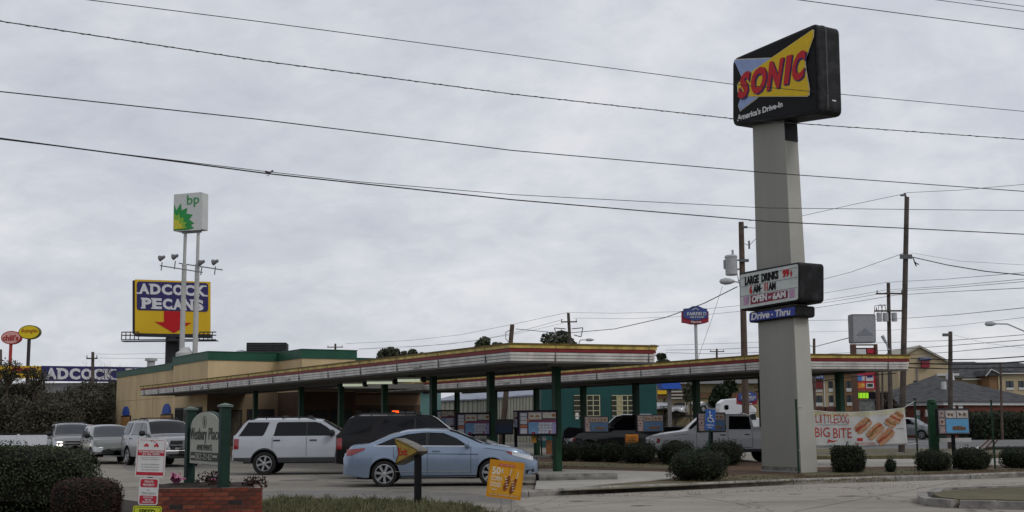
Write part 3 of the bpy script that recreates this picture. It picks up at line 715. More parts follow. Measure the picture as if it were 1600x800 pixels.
# ---------------------------------------------------------------- restaurant building
stuc = mat('tan_stucco', (.53, .405, .235), .9, .12, .7, bump=.2, bscale=60, stretch=(1, 1, .35))
stuc2 = mat('brown_stucco_base', (.20, .13, .085), .9, .08, 1.2, bump=.2, bscale=60)
frame_m = mat('dark_window_frame', (.03, .028, .026), .5)
shopg = mat('shop_glass', (.03, .032, .035), .06, 0, spec=.7)
bl = thing('restaurant_building', 'tan stucco restaurant with a green parapet band behind the cars', 'building', (-17, 68, 0), heading(NN))
# local x along the front (NN), local y along D (away)
def wallbox(name, m, x0, x1, y0, y1, z0, z1, par=bl, **k): return part(name, m, par, lambda b: b.box(x0, x1, y0, y1, z0, z1), **k)
wallbox('wall', stuc, 0, 4.1, 0, 7, 0, 5.22)
wallbox('wall', stuc, .003, 4.1, 7, 21.3, 0, 4.98)
wallbox('wall', stuc, 4.1, 7.3, -3.7, 14, 0, 5.22)
wallbox('wall', stuc, 7.3, 12.6, -1.2, 14, 0, 5.0)
wallbox('wall', stuc, 4.1, 7.3, 14, 21, 0, 4.9)
for a in ((-.05, 4.15, -.05, 7.05, 5.22, 5.68), (-.045, 4.1, 7.05, 21.35, 4.98, 5.36), (4.05, 7.35, -3.75, 14.05, 5.223, 5.70), (7.35, 12.65, -1.25, 14.05, 5.0, 5.42)):
    wallbox('parapet_band', dgreen_m, *a)
    wallbox('coping', dgreen_m, a[0]-.03, a[1]+.03, a[2]-.03, a[3]+.03, a[5], a[5]+.04)
def frontwin(x0, x1, z0, z1, y, name='window', panes=1, gm=shopg):
    f = MB(); t = .07
    f.box(x0, x1, y-.06, y+.02, z1-t, z1); f.box(x0, x1, y-.06, y+.02, z0, z0+t)
    for k in range(panes+1):
        xx = lerp(x0, x1-t, k/panes); f.box(xx, xx+t, y-.055, y+.02, z0+t, z1-t)
    w_ = f.build(name, frame_m, bl)
    for k in range(panes):
        a = lerp(x0, x1-t, k/panes)+t; c = lerp(x0, x1-t, (k+1)/panes)
        part('pane', gm, w_, lambda b: b.box(a, c, y-.03, y-.01, z0+t, z1-t))
    return w_
litg = mat('bright_interior_glass', (.30, .25, .17), .3, .6, 4, col2=(.06, .05, .05))
patio = thing('patio_roof', 'flat dark roof over the patio between the two canopies', 'roof', (-17, 68, 0), heading(NN))
part('soffit', soff, patio, lambda b: b.box(2.7, 8.6, -9.5, -3.75, 3.45, 3.6)); part('soffit', soff, patio, lambda b: b.box(7.35, 12.6, -3.9, -1.25, 3.46, 3.6)); part('fascia', soff, patio, lambda b: [b.box(2.7, 8.6, -9.58, -9.5, 3.42, 3.7)]); part('fascia', soff, patio, lambda b: [b.box(2.62, 2.7, -9.5, -3.8, 3.42, 3.7)])
part('deck', mat('roof_deck', (.2, .2, .2), .9), patio, lambda b: b.box(2.75, 8.55, -9.45, -3.8, 3.6, 3.66))

frontwin(.4, 2.0, .5, 2.45, 0, panes=2, gm=litg); frontwin(2.3, 3.9, .2, 2.5, 0, panes=2)
frontwin(4.3, 5.6, .5, 2.4, -3.7, panes=2); frontwin(5.8, 7.1, .1, 2.4, -3.7, 'glass_door', panes=2)
frontwin(7.6, 8.9, .7, 2.5, -1.2, panes=2, gm=litg); frontwin(9.2, 10.5, .05, 2.5, -1.2, 'glass_door', panes=2); frontwin(10.9, 12.3, .8, 2.4, -1.2, panes=2)
brn_w = mat('dark_brown_wall', (.085, .055, .038), .9, .12, 1.2); tan_w = mat('dull_brown_wall', (.19, .14, .09), .9, .1, 1.2)
wallbox('dark_wall_panel', brn_w, 4.1, 7.3, -3.712, -3.7, .01, 3.42); wallbox('dark_wall_panel', brn_w, 7.3, 12.6, -1.212, -1.2, .01, 3.43); wallbox('dark_wall_panel', brn_w, 4.088, 4.1, -3.7, -.02, .01, 3.42); wallbox('dark_wall_panel', tan_w, 0.01, 4.08, -.008, 0, .36, 3.5)  # darker brown panels over the front walls below canopy height
wallbox('wall_base', stuc2, -.01, 4.1, -.012, 0, 0, .35); wallbox('fascia_board', stuc2, 7.3, 12.6, -1.23, -1.2, 2.7, 3.3)
part('stucco_joint', mat('stucco_joint', (.30, .22, .13), .9), bl, lambda b: [b.box(-.006, 0, y, y+.025, 0, 4.95) for y in (7.2, 11.5, 15.6)]+[b.box(-.006, 0, 0, 21.2, 3.3, 3.32)])
# left face (local x = 0 plane): posters with blue arched lamps, dark window
blue_a = mat('blue_arch_paint', (.03, .08, .33), .5, .1)
orange_p = mat('orange_poster', (.42, .12, .035), .5, .5, 9, col2=(.5, .30, .12))
def sideface(y0, y1, z0, z1, name, m, t=.05): return part(name, m, bl, lambda b: b.box(-t, .0, y0, y1, z0, z1))
for y in (16.9, 6.75):
    sideface(y, y+2.6, 1.1, 2.32, 'poster_frame', frame_m, .06); sideface(y+.12, y+2.48, 1.2, 2.22, 'poster', orange_p, .075)
    part('blue_arch', blue_a, bl, lambda b: b.prism([(y+1.3-.85*math.cos(PI*k/10), 2.34+.6*math.sin(PI*k/10)) for k in range(11)], -.1, -.002, ax='x'))
sideface(.85, 6.2, .4, 2.65, 'window_frame', frame_m, .06)
for k in range(3): sideface(.95+k*1.75, .95+k*1.75+1.65, .5, 2.55, 'pane', litg if k == 1 else shopg, .07)
# roof plant
ac = thing('rooftop_unit', 'black air handler box on the flat restaurant roof', 'air conditioner', at(418, 560, 78).to_tuple()[:2]+(5.36,), heading(NN)*.2)
part('housing', mat('ac_black', (.02, .02, .022), .7, .3, 3), ac, lambda b: b.box(-1.25, 1.25, -.9, .9, .75, 1.42), bevel=.03)
part('plinth', mat('ac_grey', (.33, .34, .35), .7, .1), ac, lambda b: b.box(-1.1, 1.25, -.8, .8, 0, .75))
part('louvre', mat('ac_grey2', (.05, .05, .055), .6), ac, lambda b: [b.box(-1.2, 1.2, -.93, -.9, .82+k*.14, .88+k*.14) for k in range(4)])
dish = thing('roof_fan', 'round pale exhaust hood beside the rooftop air handler', 'vent', at(377, 560, 78).to_tuple()[:2]+(5.36,))
part('hood', mat('ac_grey'  , (.33, .34, .35)), dish, lambda b: b.lathe([(.45, .35), (.45, .6), (.42, .8), (.3, .95), (.02, 1.02)], 16), smooth=True)
part('neck', mat('ac_grey', (0, 0, 0)), dish, lambda b: b.lathe([(.3, 0), (.3, .5)], 12))
# fluorescent tubes under the canopy
tube_m = mat('fluorescent_tube', (.85, .95, .72), .4, 0, emit=.38)
grp = 'fluorescent fixtures under the front canopy'
for i, (x, y, ln, Y) in enumerate(((552, 603.5, .84, 49), (594, 600, 1.02, 46.5), (640, 596.5, .86, 43.5))):
    f = thing('ceiling_light', ['leftmost long white fluorescent light under the canopy', 'middle long white fluorescent light under the canopy', 'rightmost and longest fluorescent light under the canopy, beside round spotlights'][i], 'light', at(x, y, Y), -.12, grp)
    part('housing', mat('fixture_white', (.5, .5, .46), .5), f, lambda b: b.box(-ln/2, ln/2, -.1, .1, .03, .16), bevel=.02)
    part('tube', tube_m, f, lambda b: b.tube((-ln/2+.03, -.11, .04), (ln/2-.03, -.11, .04), .05, n=8))
    part('end_socket', trim_m, f, lambda b: b.tube((ln/2+.03, 0, .08), (ln/2+.16, 0, .08), .11, n=10))
    part('stem', trim_m, f, lambda b: b.box(-.02, .02, -.03, .03, .16, .24))
# ---------------------------------------------------------------- flat printed faces measured on their own plane
class Face:                       # vertical plane through O with horizontal direction rz; px(x,y) -> local (x,z)
    def __init__(s, O, rz, ox=0, oy=0, k=1.0):
        s.O = Vector(O); s.rz = rz; s.u = Vector((math.cos(rz), math.sin(rz), 0)); s.n = Vector((-s.u.y, s.u.x, 0)); s.ox, s.oy, s.k = ox, oy, k
    def __call__(s, zx, zy):
        d = ray(s.ox+zx/s.k, s.oy+zy/s.k); c = Vector((0, 0, EYE)); t = (s.O-c).dot(s.n)/d.dot(s.n); p = c+d*t
        return ((p-s.O).dot(s.u), p.z-s.O.z)
    def P(s, pts): return [s(*p) for p in pts]
def flat(name, m, par, poly, y, t=.02, **k): return part(name, m, par, lambda b: b.prism(poly, y-t, y), **k)
def textq(b, t, q, y, bold=.02, depth=.012):      # q = bl, br, tr, tl in local (x,z)
    b.marks.append((len(b.v), len(b.f))); vs, fs = glyphs(t, bold, 0)
    x0 = min(v[0] for v in vs); x1 = max(v[0] for v in vs); z0 = min(v[1] for v in vs); z1 = max(v[1] for v in vs); o = []
    for a, c, d in vs:
        u = (a-x0)/(x1-x0); v = (c-z0)/(z1-z0)
        x = (1-v)*((1-u)*q[0][0]+u*q[1][0])+v*((1-u)*q[3][0]+u*q[2][0]); z = (1-v)*((1-u)*q[0][1]+u*q[1][1])+v*((1-u)*q[3][1]+u*q[2][1])
        o.append((x, y-(d+.5)*depth, z))
    b.add(o, fs)
SER = {'A': ((0, 0), (1, 0)), 'D': ((.12, 0), (.12, 1)), 'K': ((.12, 0), (.12, 1), (.9, 0), (.85, 1)), 'P': ((.14, 0), (.14, 1)), 'E': ((.12, 0), (.12, 1)), 'N': ((.08, 0), (.1, 1), (.9, 1))}
def slab(b, word, q, y, depth=.02, bold=.05):
    n = len(word)
    def L(u, v): return tuple((1-v)*((1-u)*q[0][i]+u*q[1][i])+v*((1-u)*q[3][i]+u*q[2][i]) for i in (0, 1))
    for i, ch in enumerate(word):
        a, c = (i+.04)/n, (i+.96)/n
        textq(b, ch, [L(a, 0), L(c, 0), L(c, 1), L(a, 1)], y, bold, depth)
        for ux, vz in SER.get(ch, ()):
            u = a+(c-a)*ux; w = .22/n; v0, v1 = (0, .13) if vz == 0 else (.87, 1)
            b.prism([L(u-w, v0), L(u+w, v0), L(u+w, v1), L(u-w, v1)], y-depth*.97, y)
def bars(b, x0, x1, z0, z1, y, n, h=.5, depth=.004, seed=1):   # illegibly small print: rows of short dashes
    rr = random.Random(seed)
    for k in range(n):
        z = lerp(z1, z0, (k+.5)/n); hh = (z1-z0)/n*h/2; ind = rr.uniform(0, .12)*(x1-x0); x = x0+ind
        while x < x1-ind:
            w_ = rr.uniform(.03, .12)*(x1-x0); e = min(x+w_, x1-ind); b.box(x, e, y-depth, y, z-hh, z+hh); x = e+.018*(x1-x0)

blackp = mat('black_sign_paint', (.007, .007, .009), .5, .2, 2, spec=.12)
darkcab = mat('weathered_black_cabinet', (.010, .010, .011), .6, .4, 3, col2=(.035, .035, .04), lo=.45, hi=.8, spec=.25)
yellow_s = mat('yellow_sign_face', (.66, .44, .008), .45, .05)
red_s = mat('red_sign_letter', (.45, .010, .015), .45, .05)
navy = mat('navy_outline', (.03, .03, .14), .4)
blue_s = mat('pale_blue_sign', (.26, .34, .56), .4, .08)
white_s = mat('white_sign_paint', (.62, .62, .62), .5, .06)
cream_s = mat('cream_outline', (.55, .52, .38), .5)
pyl = mat('pylon_grey_metal', (.27, .265, .235), .7, .06, .9, bump=.1, bscale=90, col2=(.30, .295, .265), spec=.2, stretch=(1.2, 1.2, .15))
pyl2 = mat('pylon_lit_metal', (.39, .385, .345), .6, .08, .7)  # paler copy of the pylon grey; the right side's extra light is in the colour

# ---- the tall pylon
RZP = heading(-D)
cor = gr(1251, 739, .1)
fO = cor + D*.81
pl = thing('pylon_sign', 'tall grey pylon carrying a black cabinet with a yellow and red drive-in sign', 'sign', (fO.x, fO.y, .1), RZP)
def zat(px, py, P):            # height at which the sight line (px,py) passes above point P
    d = ray(px, py); return EYE+d.z*(P.y/d.y)
H1 = zat(1205, 180, fO)+.5
b = MB()
b.grid([[(-.81, 0, 0), (.81, 0, 0), (.81, .62, 0), (-.81, .62, 0), (-.81, 0, 0)], [(-.70, .02, H1), (.66, .02, H1), (.66, .48, H1), (-.70, .48, H1), (-.70, .02, H1)]])
b.build('column', pyl, pl)
b = MB(); b.grid([[(.812, .0, 0), (.852, -.012, 0), (.852, .632, 0), (.812, .62, 0)], [(.662, .02, H1), (.70, .008, H1), (.70, .492, H1), (.662, .48, H1)]])
b.add([(.852, -.012, 0), (.812, 0, 0), (.662, .02, H1), (.70, .008, H1)], [(0, 1, 2, 3)]); b.build('column_lit_side', pyl2, pl)  # right face of the column, its brighter light put into the metal colour
part('base_flashing', mat('zinc', (.25, .25, .25), .5), pl, lambda b: [b.box(-.85, .86, -.03, -.013, 0, .05), b.box(-.3, .9, -.05, .0, -.02, .0)])
Fm = Face((fO.x-NN.x*.25, fO.y-NN.y*.25, .1), RZP, 1100, 20, 3.3333)
yo = -.25
q = Fm.P([(150, 592), (604, 522), (590, 50), (150, 240)])
def roundpoly(P, r, n=4):
    out = []
    for i in range(len(P)):
        p, a, c = Vector(P[i]), Vector(P[i-1]), Vector(P[(i+1) % len(P)])
        e1 = (a-p).normalized(); e2 = (c-p).normalized()
        p0, p2 = p+e1*r, p+e2*r
        for k in range(n+1):
            t = k/n; out.append(tuple((p0*(1-t)**2+p*2*t*(1-t)+p2*t*t)))
    return out
cabp = roundpoly(q, .22)
o = part('cabinet', darkcab, pl, lambda b: b.prism(cabp, yo, yo+.9), bevel=.05)
part('cabinet_rim', mat('rim_grey', (.06, .06, .062), .4, .3), pl, lambda b: b.prism(roundpoly([(x*1.004, z+.02) for x, z in q], .24), yo+.3, yo+.36))
flat('face_panel', blackp, pl, roundpoly([((x-.0)*.965-.01, z) for x, z in [(q[0][0], q[0][1]+.09), (q[1][0], q[1][1]+.09), (q[2][0], q[2][1]-.11), (q[3][0], q[3][1]-.07)]], .16), yo, .015)
blue_poly = [(161, 252), (170, 246), (378, 236), (250, 320), (250, 400), (290, 432), (192, 510), (182, 480), (205, 415), (205, 345)]
yel_poly = [(183, 372), (215, 335), (568, 92), (576, 96), (574, 130), (534, 240), (530, 268), (534, 300), (553, 395), (552, 425), (540, 434), (200, 436), (184, 410)]
def grow(P, g):
    cx = sum(p[0] for p in P)/len(P); cy = sum(p[1] for p in P)/len(P)
    return [(x+(x-cx)/math.hypot(x-cx, y-cy)*g, y+(y-cy)/math.hypot(x-cx, y-cy)*g) for x, y in P]
flat('logo_outline', cream_s, pl, Fm.P(grow(blue_poly, 5)), yo-.016, .008); flat('logo_bow', blue_s, pl, Fm.P(blue_poly), yo-.026, .008)
flat('logo_outline', cream_s, pl, Fm.P(grow(yel_poly, 5)), yo-.036, .008); flat('logo_arrow', yellow_s, pl, Fm.P(yel_poly), yo-.046, .008)
let = [('S', (183, 448), (232, 440), (252, 300), (205, 322)), ('O', (250, 428), (322, 412), (342, 272), (262, 300)), ('N', (336, 405), (400, 386), (424, 236), (352, 262)), ('I', (424, 374), (448, 368), (468, 222), (440, 230)), ('C', (460, 362), (524, 342), (540, 192), (482, 218))]
bn, br_ = MB(), MB()
for ch, *qq in let:
    textq(bn, ch, Fm.P([(x+5, y+5) for x, y in grow(qq, 5)]), yo-.055, .065, .01); textq(br_, ch, Fm.P(grow(qq, 4)), yo-.067, .052, .012)
bn.build('lettering_shadow', navy, pl); br_.build('lettering', red_s, pl)
b = MB(); textq(b, "America's Drive-In", Fm.P([(176, 566), (412, 490), (412, 458), (176, 532)]), yo-.016, .03, .01); b.build('slogan', white_s, pl)
part('neck', darkcab, pl, lambda b: b.prism([(.70+.012, zat(1230, 218, cor)-.1), (.735+.012, zat(1230, 218, cor)-.1), (.72, H1), (.69, H1)][::-1], -.005, .5))
sm_ = mat('pylon_seam', (.10, .10, .09), .8); rust = mat('rust_streak', (.16, .12, .085), .9, .3, 5, col2=(.24, .225, .20))
part('base_grime', mat('base_grime', (.13, .12, .10), .9, .3, 6, col2=(.24, .23, .205)), pl, lambda b: b.box(-.815, .812, -.006, 0, .0, .16))
part('maker_plate', white_s, pl, lambda b: b.box(q[1][0]+.005, q[1][0]+.02, .25, .4, q[1][1]+.42, q[1][1]+.46))
# changeable letter board
Fb = Face(Fm.O, RZP, 1100, 330, 3.3333)
zb = Fb.P([(187, 522), (498, 470), (498, 262), (183, 320)])
part('letter_board_cabinet', darkcab, pl, lambda b: b.prism(roundpoly(zb, .13), yo, yo+1.0), bevel=.06)
lb = flat('letter_board', mat('letter_board_white', (.50, .53, .51), .35, .08), pl, roundpoly(Fb.P([(193, 510), (490, 460), (490, 275), (190, 332)]), .06), yo, .015)
part('row_rail', mat('letter_rail', (.25, .25, .27), .5), pl, lambda b: [b.prism(Fb.P([(193, zy), (490, zy2), (490, zy2-3), (193, zy-3)]), yo-.022, yo-.015) for zy, zy2 in ((397, 345), (446, 398), (352, 293))])
bk, brd, bw = MB(), MB(), MB()
def tq(b, t, x0, x1, yt0, yt1, h, F_=Fb, y=-.015, bold=.05):      # baseline from (x0,yt0) to (x1,yt1), height h
    textq(b, t, F_.P([(x0, yt0), (x1, yt1), (x1, yt1-h), (x0, yt0-h)]), yo+y-.004, bold, .01)
tq(bk, 'LARGE', 216, 288, 388, 374, 46); tq(bk, 'DRINKS', 302, 390, 371, 352, 45)
tq(brd, '99', 412, 446, 348, 341, 42); tq(brd, 'c', 451, 462, 336, 333, 18)
b_ = brd; b_.prism(Fb.P([(455, 342), (458, 341), (458, 305), (455, 306)]), yo-.03, yo-.019)
tq(brd, '6', 240, 254, 432, 430, 42); tq(bk, 'AM', 258, 296, 428, 420, 40); tq(bk, '-', 297, 304, 405, 403, 5); tq(brd, '11', 318, 334, 417, 414, 42); tq(bk, 'AM', 338, 376, 414, 408, 40)
flat('strip_panel', mat('maroon_strip', (.22, .02, .05), .4), pl, Fb.P([(245, 487), (438, 452), (438, 412), (245, 440)]), yo-.016, .006)
for xx in (208, 446): flat('pink_panel', mat('pink_strip', (.42, .25, .38), .5, .3, 12), pl, Fb.P([(xx, 490 if xx < 300 else 452), (xx+28, 485 if xx < 300 else 447), (xx+28, 442 if xx < 300 else 404), (xx, 448 if xx < 300 else 412)]), yo-.016, .006)
tq(bw, 'OPEN', 254, 332, 478, 464, 36, y=-.024); tq(bw, 'BY', 341, 356, 457, 454, 14, y=-.024); tq(bw, '6AM', 362, 430, 462, 448, 34, y=-.024)
bk.build('black_letters', blackp, pl); brd.build('red_letters', red_s, pl); bw.build('white_letters', white_s, pl)
part('peeling_paint', mat('peeled_white', (.55, .52, .46), .8, .3, 6), pl, lambda b: [b.prism([(zb[1][0]+.002, 0)]*0 or rrect(.12+k*.17+R.uniform(-.03, .03), .24+k*.17, zb[2][1]-.42-R.uniform(0, .12), zb[2][1]-.06, .03, 2), zb[1][0]+.0, zb[1][0]+.008, ax='x') for k in range(4)])
# drive-thru lozenge under it
zd = Fb.P([(222, 582), (470, 548), (470, 488), (222, 526)])
part('drive_thru_cabinet', darkcab, pl, lambda b: b.prism(roundpoly(zd, .09), yo+.08, yo+.85), bevel=.05)
yo2 = yo+.08
flat('drive_thru_panel', mat('drive_thru_blue', (.03, .05, .28), .35, .05), pl, Fb.P([(230, 574), (464, 541), (464, 497), (230, 533)]), yo2, .012)
b = MB(); textq(b, 'Drive', Fb.P([(238, 568), (332, 554), (336, 517), (242, 530)]), yo2-.014, .03, .01); textq(b, 'Thru', Fb.P([(360, 550), (440, 540), (442, 503), (363, 514)]), yo2-.014, .03, .01); b.prism(Fb.P(ell(347, 538, 4.5, 5, 10)), yo2-.026, yo2-.014); b.build('drive_thru_lettering', white_s, pl)

# ---- order menu boards
def menu(label, x0, x1, y0, y1, Y, kind, rz=0, group='lit menu boards at the parking stalls', leg=True):
    pa = at(x0, (y0+y1)/2, Y); pb = at(x1, (y0+y1)/2, Y); w_ = (pb-pa).length/max(.3, math.cos(rz)); cx = (pa+pb)/2
    zt, z0 = at((x0+x1)/2, y0, Y).z, at((x0+x1)/2, y1, Y).z; h = zt-z0
    r_ = thing('menu_board', label, 'menu board', (cx.x, cx.y, 0), rz, group)
    part('frame', blackp, r_, lambda b: b.box(-w_/2, w_/2, -.06, .12, z0, zt), bevel=.02)
    if leg: part('bracket', blackp, r_, lambda b: b.box(-.05, .05, .0, .08, 0.02, z0))
    def pn(name, m, u0, u1, v0, v1, y=-.06, t=.012): return part(name, m, r_, lambda b: b.box(-w_/2+w_*u0, -w_/2+w_*u1, y-t, y, z0+h*v0, z0+h*v1))
    def blob(m, pts, y=-.085, name='food_picture'): return part(name, m, r_, lambda b: [b.prism(ell(-w_/2+w_*u, z0+h*v, w_*a, h*c, 10), y-.006-i*.0007, y) for i, (u, v, a, c) in enumerate(pts)])
    if kind == 0:
        pn('backing', mnav, .05, .96, .06, .94)
        for k in range(3): pn('price_card', mwhite, .08, .24, .46+k*.15, .59+k*.15, -.072)
        pn('price_card', mwhite, .08, .24, .09, .30, -.072); pn('orange_strip', morange, .08, .24, .33, .42, -.072)
        pn('top_card', mcream, .28, .60, .64, .91, -.072); pn('top_card', mcream, .63, .95, .69, .91, -.072); pn('red_strip', mred, .28, .95, .56, .60, -.072)
        pn('blue_card', mblue, .28, .52, .09, .54, -.072); pn('violet_card', mviolet, .521, .95, .09, .54, -.072)
        blob(mwhite, [(.55+(i % 4)*.085+(i//4 % 2)*.02, .14+(i//4)*.11, .042, .05) for i in range(16)], -.085, 'cup_picture')
        blob(morange, [(.27, .60, .035, .06)], -.09, 'burst'); blob(mfood, [(.36, .77, .05, .04), (.50, .77, .05, .04), (.90, .80, .05, .06)])
        blob(mred, [(.40, .12, .05, .04), (.80, .14, .02, .07)], -.088, 'red_print')
    elif kind == 1:
        pn('backing', mgrey, .04, .97, .05, .95)
        for k in range(3): pn('price_card', mpink, .07, .23, .09+k*.29, .33+k*.29, -.072)
        pn('top_card', mcream2, .27, .58, .64, .91, -.072); pn('top_card', mcream2, .61, .95, .64, .91, -.072)
        pn('blue_card', mblue2, .27, .95, .09, .60, -.072)
        blob(mdull, [(.52, .26, .07, .08), (.62, .27, .08, .09), (.72, .26, .08, .08), (.82, .25, .05, .06)]); blob(mdull, [(.36, .77, .04, .05), (.46, .76, .04, .05), (.70, .78, .04, .05), (.84, .77, .05, .05), (.15, .5, .04, .05), (.15, .82, .03, .04)])
    elif kind == 2:
        pn('backing', mdim, .04, .97, .05, .95); pn('dim_card', mdim2, .1, .93, .10, .62, -.072)
    return r_
mwhite = mat('menu_white', (.62, .64, .66), .35, .2, 26, emit=0, col2=(.45, .47, .5)); mcream = mat('menu_cream', (.50, .47, .40), .35, .2, 14)
morange = mat('menu_orange', (.50, .16, .06), .4); mred = mat('menu_red', (.30, .03, .05), .4); mblue = mat('menu_blue', (.16, .30, .48), .35, .2, 6)
mviolet = mat('menu_violet', (.26, .25, .42), .35, .3, 8); mnav = mat('menu_backing', (.10, .07, .11), .4); mfood = mat('menu_food', (.30, .14, .06), .5, .4, 30)
mdull = mat('menu_dull_food', (.16, .09, .055), .5, .4, 30); mfood2 = mat('menu_hotdog', (.38, .17, .08), .5, .4, 30, col2=(.5, .35, .12)); mgrey = mat('menu_grey', (.16, .15, .16), .4); mpink = mat('menu_pink', (.36, .28, .26), .4, .4, 20)
mcream2 = mat('menu_cream_dull', (.27, .21, .17), .4, .25, 18); mblue2 = mat('menu_sky_blue', (.07, .13, .22), .35, .12, 4); mdim = mat('menu_unlit', (.03, .03, .035), .3); mdim2 = mat('menu_unlit_blue', (.02, .03, .055), .3)
menu('largest lit menu board beside the green post nearest the blue sedan', 808, 871.5, 641, 681, 37.7, 0, leg=False)
menu('lit menu board above the hood of the blue sedan, partly behind its windscreen', 712, 767, 644.5, 681, 41.5, 0)
menu('lit menu board peeking over the roof of the dark suv', 681.5, 711.5, 640.5, 668, 45, 0)
menu('dark unlit menu board left of the largest menu board', 772, 802, 655, 679, 46, 2)
menu('narrow menu board seen end on, close left of the largest one', 801.5, 810, 641.5, 670, 41, 0, .0)
menu('menu board with a blue picture in front of the black pickup', 912, 951, 650, 676, 47, 1, leg=False)
menu('menu board with a blue picture left of the white pickup, above the orange box', 994, 1037, 647.5, 675.5, 46, 1, leg=False)
menu('menu board behind the blue wheelchair sign', 1089, 1133.5, 644.5, 675.5, 44, 1)
mr = menu('menu board with a bright blue panel on the green post at the right edge', 1463, 1514, 638, 680, 38.2, 1, group='lit menu boards at the parking stalls')
for c in mr.children:
    if c.name.startswith('blue_card'): c.data.materials[0] = mat('menu_bright_blue', (.13, .36, .60), .35, .1)
    if c.name.startswith('top_card'): c.data.materials[0] = mat('menu_pale', (.45, .42, .40), .4, .3, 20)
gp = thing('menu_post', 'thick green round-topped post left of the menu board at the right edge', 'post', gr(1459.5, 706).to_tuple()[:2]+(0,))
gpo = at(1459.5, 700, 39); gp.location = (gpo.x, 39, 0); ht = at(1459.5, 630, 39).z
part('column', green_m, gp, lambda b: b.box(-.14, .14, -.11, .11, 0, ht), bevel=.03); part('finial', green_m, gp, lambda b: b.lathe([(.11, ht-.05), (.15, ht+.02), (.13, ht+.11), (.02, ht+.16)], 12), smooth=True)
part('arm', green_m, gp, lambda b: b.box(.0, .4, -.08, .08, 1.0, 1.1))
part('reader_slot', white_s, gp, lambda b: b.box(.15, 1.15, -.12, -.05, .90, 1.02)); 
pt = at(1455, 640, 38.8); part('bell', mat('grey_bell', (.35, .34, .33)), gp, lambda b: b.tube((-.22, -.1, ht-.42), (-.22, -.1, ht-.2), .05, .03))
# small tags below the largest board
tg = thing('order_speaker', 'orange and white order tags hanging under the largest menu board', 'sign', (at(846, 690, 37.9).x, 37.9, 0))
def tgp(name, m, x0, x1, y0, y1): part(name, m, tg, lambda b: b.box(at(x0, y0, 37.9).x-tg.location.x, at(x1, y0, 37.9).x-tg.location.x, -.03, 0, at(x0, y1, 37.9).z, at(x0, y0, 37.9).z))
tgp('orange_tag', mat('orange_tag', (.48, .24, .05)), 830, 838, 681.5, 692); tgp('card_reader', mgrey, 840.5, 846.5, 682, 688); tgp('card_reader', mwhite, 847.5, 853, 682, 688); tgp('orange_post', mat('rusty_orange', (.22, .09, .04)), 853, 862, 688, 710)
tgp('stem', blackp, 845, 847, 688, 712)

# ---- brick planter sign
PH = .585
WL, WR = at(297, 700, 22.0), at(350.5, 700, 20.3)
wd = Vector((WR.x-WL.x, WR.y-WL.y, 0)); RZW = heading(wd)
ws_ = thing('estate_sign', 'cream arched sign board hung between two dark green posts in a brick planter', 'sign', (WL.x, WL.y, PH), RZW)
WLn = wd.length
dk_green = mat('dark_green_wood', (.010, .032, .024), .6, .2, 5)
for xx, hh in ((0, zat(297, 641, WL)-PH), (WLn, zat(350, 636, WR)-PH)):
    p_ = part('post', dk_green, ws_, lambda b: b.box(xx-.08, xx+.08, -.08, .08, -.06, hh), bevel=.01)
    part('post_cap', mat('grey_green_cap', (.10, .14, .12), .5, .2), p_, lambda b: [b.box(xx-.105, xx+.105, -.105, .105, hh, hh+.03), b.add([(xx-.11, -.11, hh+.03), (xx+.11, -.11, hh+.03), (xx+.11, .11, hh+.03), (xx-.11, .11, hh+.03), (xx, 0, hh+.07)], [(0, 1, 4), (1, 2, 4), (2, 3, 4), (3, 0, 4), (3, 2, 1, 0)])])
Fw = Face((WL.x, WL.y, PH), RZW, 270, 620, 8)
cream_b = mat('cream_sign_board', (.41, .42, .35), .6, .08, 4)
zbot = Fw(228, 825)[1]; ztp = Fw(430, 188)[1]; zsp = Fw(228, 400)[1]
arch = [(.12, zbot), (WLn-.11, zbot)]+[(WLn/2+(WLn/2-.115)*math.cos(PI*k/14), zsp+(ztp-zsp)*math.sin(PI*k/14)) for k in range(15)]
part('board_edge', dk_green, ws_, lambda b: b.prism([(WLn/2+(x-WLn/2)*1.0, zbot+(z-zbot)*1.025-.01) for x, z in arch], -.02, .06))
flat('sign_board', cream_b, ws_, [(WLn/2+(x-WLn/2)*.985, z) for x, z in arch], -.02, .02)
b = MB(); 
def wt(b, t, x0, x1, y0, y1, bold=.0): (a, zz0), (c, zz1) = Fw(x0, y1), Fw(x1, y0); b.text(t, a, c, zz0, zz1, -.042, bold, depth=.006)
dgl = mat('dark_sign_lettering', (.05, .055, .045), .6)
wt(b, 'Westbury', 246, 456, 385, 580); wt(b, 'Place', 478, 628, 385, 535); wt(b, 'APARTMENTS', 330, 520, 600, 665, -.01); b.build('lettering', dgl, ws_)
(a0, c0), (a1, c1) = Fw(252, 788), Fw(640, 706)
part('number_band', dgl, ws_, lambda b: b.prism(rrect(a0, min(a1, WLn-.14), c0, c1, .03), -.046, -.04))
b = MB(); wt(b, '382-2142', 318, 526, 716, 778); b.v = [(x, y-.008, z) for x, y, z in b.v]; u0, u1 = Fw(262, 760), Fw(312, 735); b.box(u0[0], u1[0], -.054, -.046, u0[1], u1[1]); u0, u1 = Fw(534, 760), Fw(590, 735); b.box(u0[0], u1[0], -.054, -.046, u0[1], u1[1]); b.build('number_lettering', cream_b, ws_)
c_ = Fw(427, 315); part('emblem', dgl, ws_, lambda b: [b.grid([[(c_[0]+r_*math.cos(2*PI*k/20), -.044, c_[1]+r_*1.0*.9*math.sin(2*PI*k/20)) for k in range(21)] for r_ in (.118, .102)]), b.prism(ell(c_[0], c_[1], .03, .07, 10), -.046, -.04)])
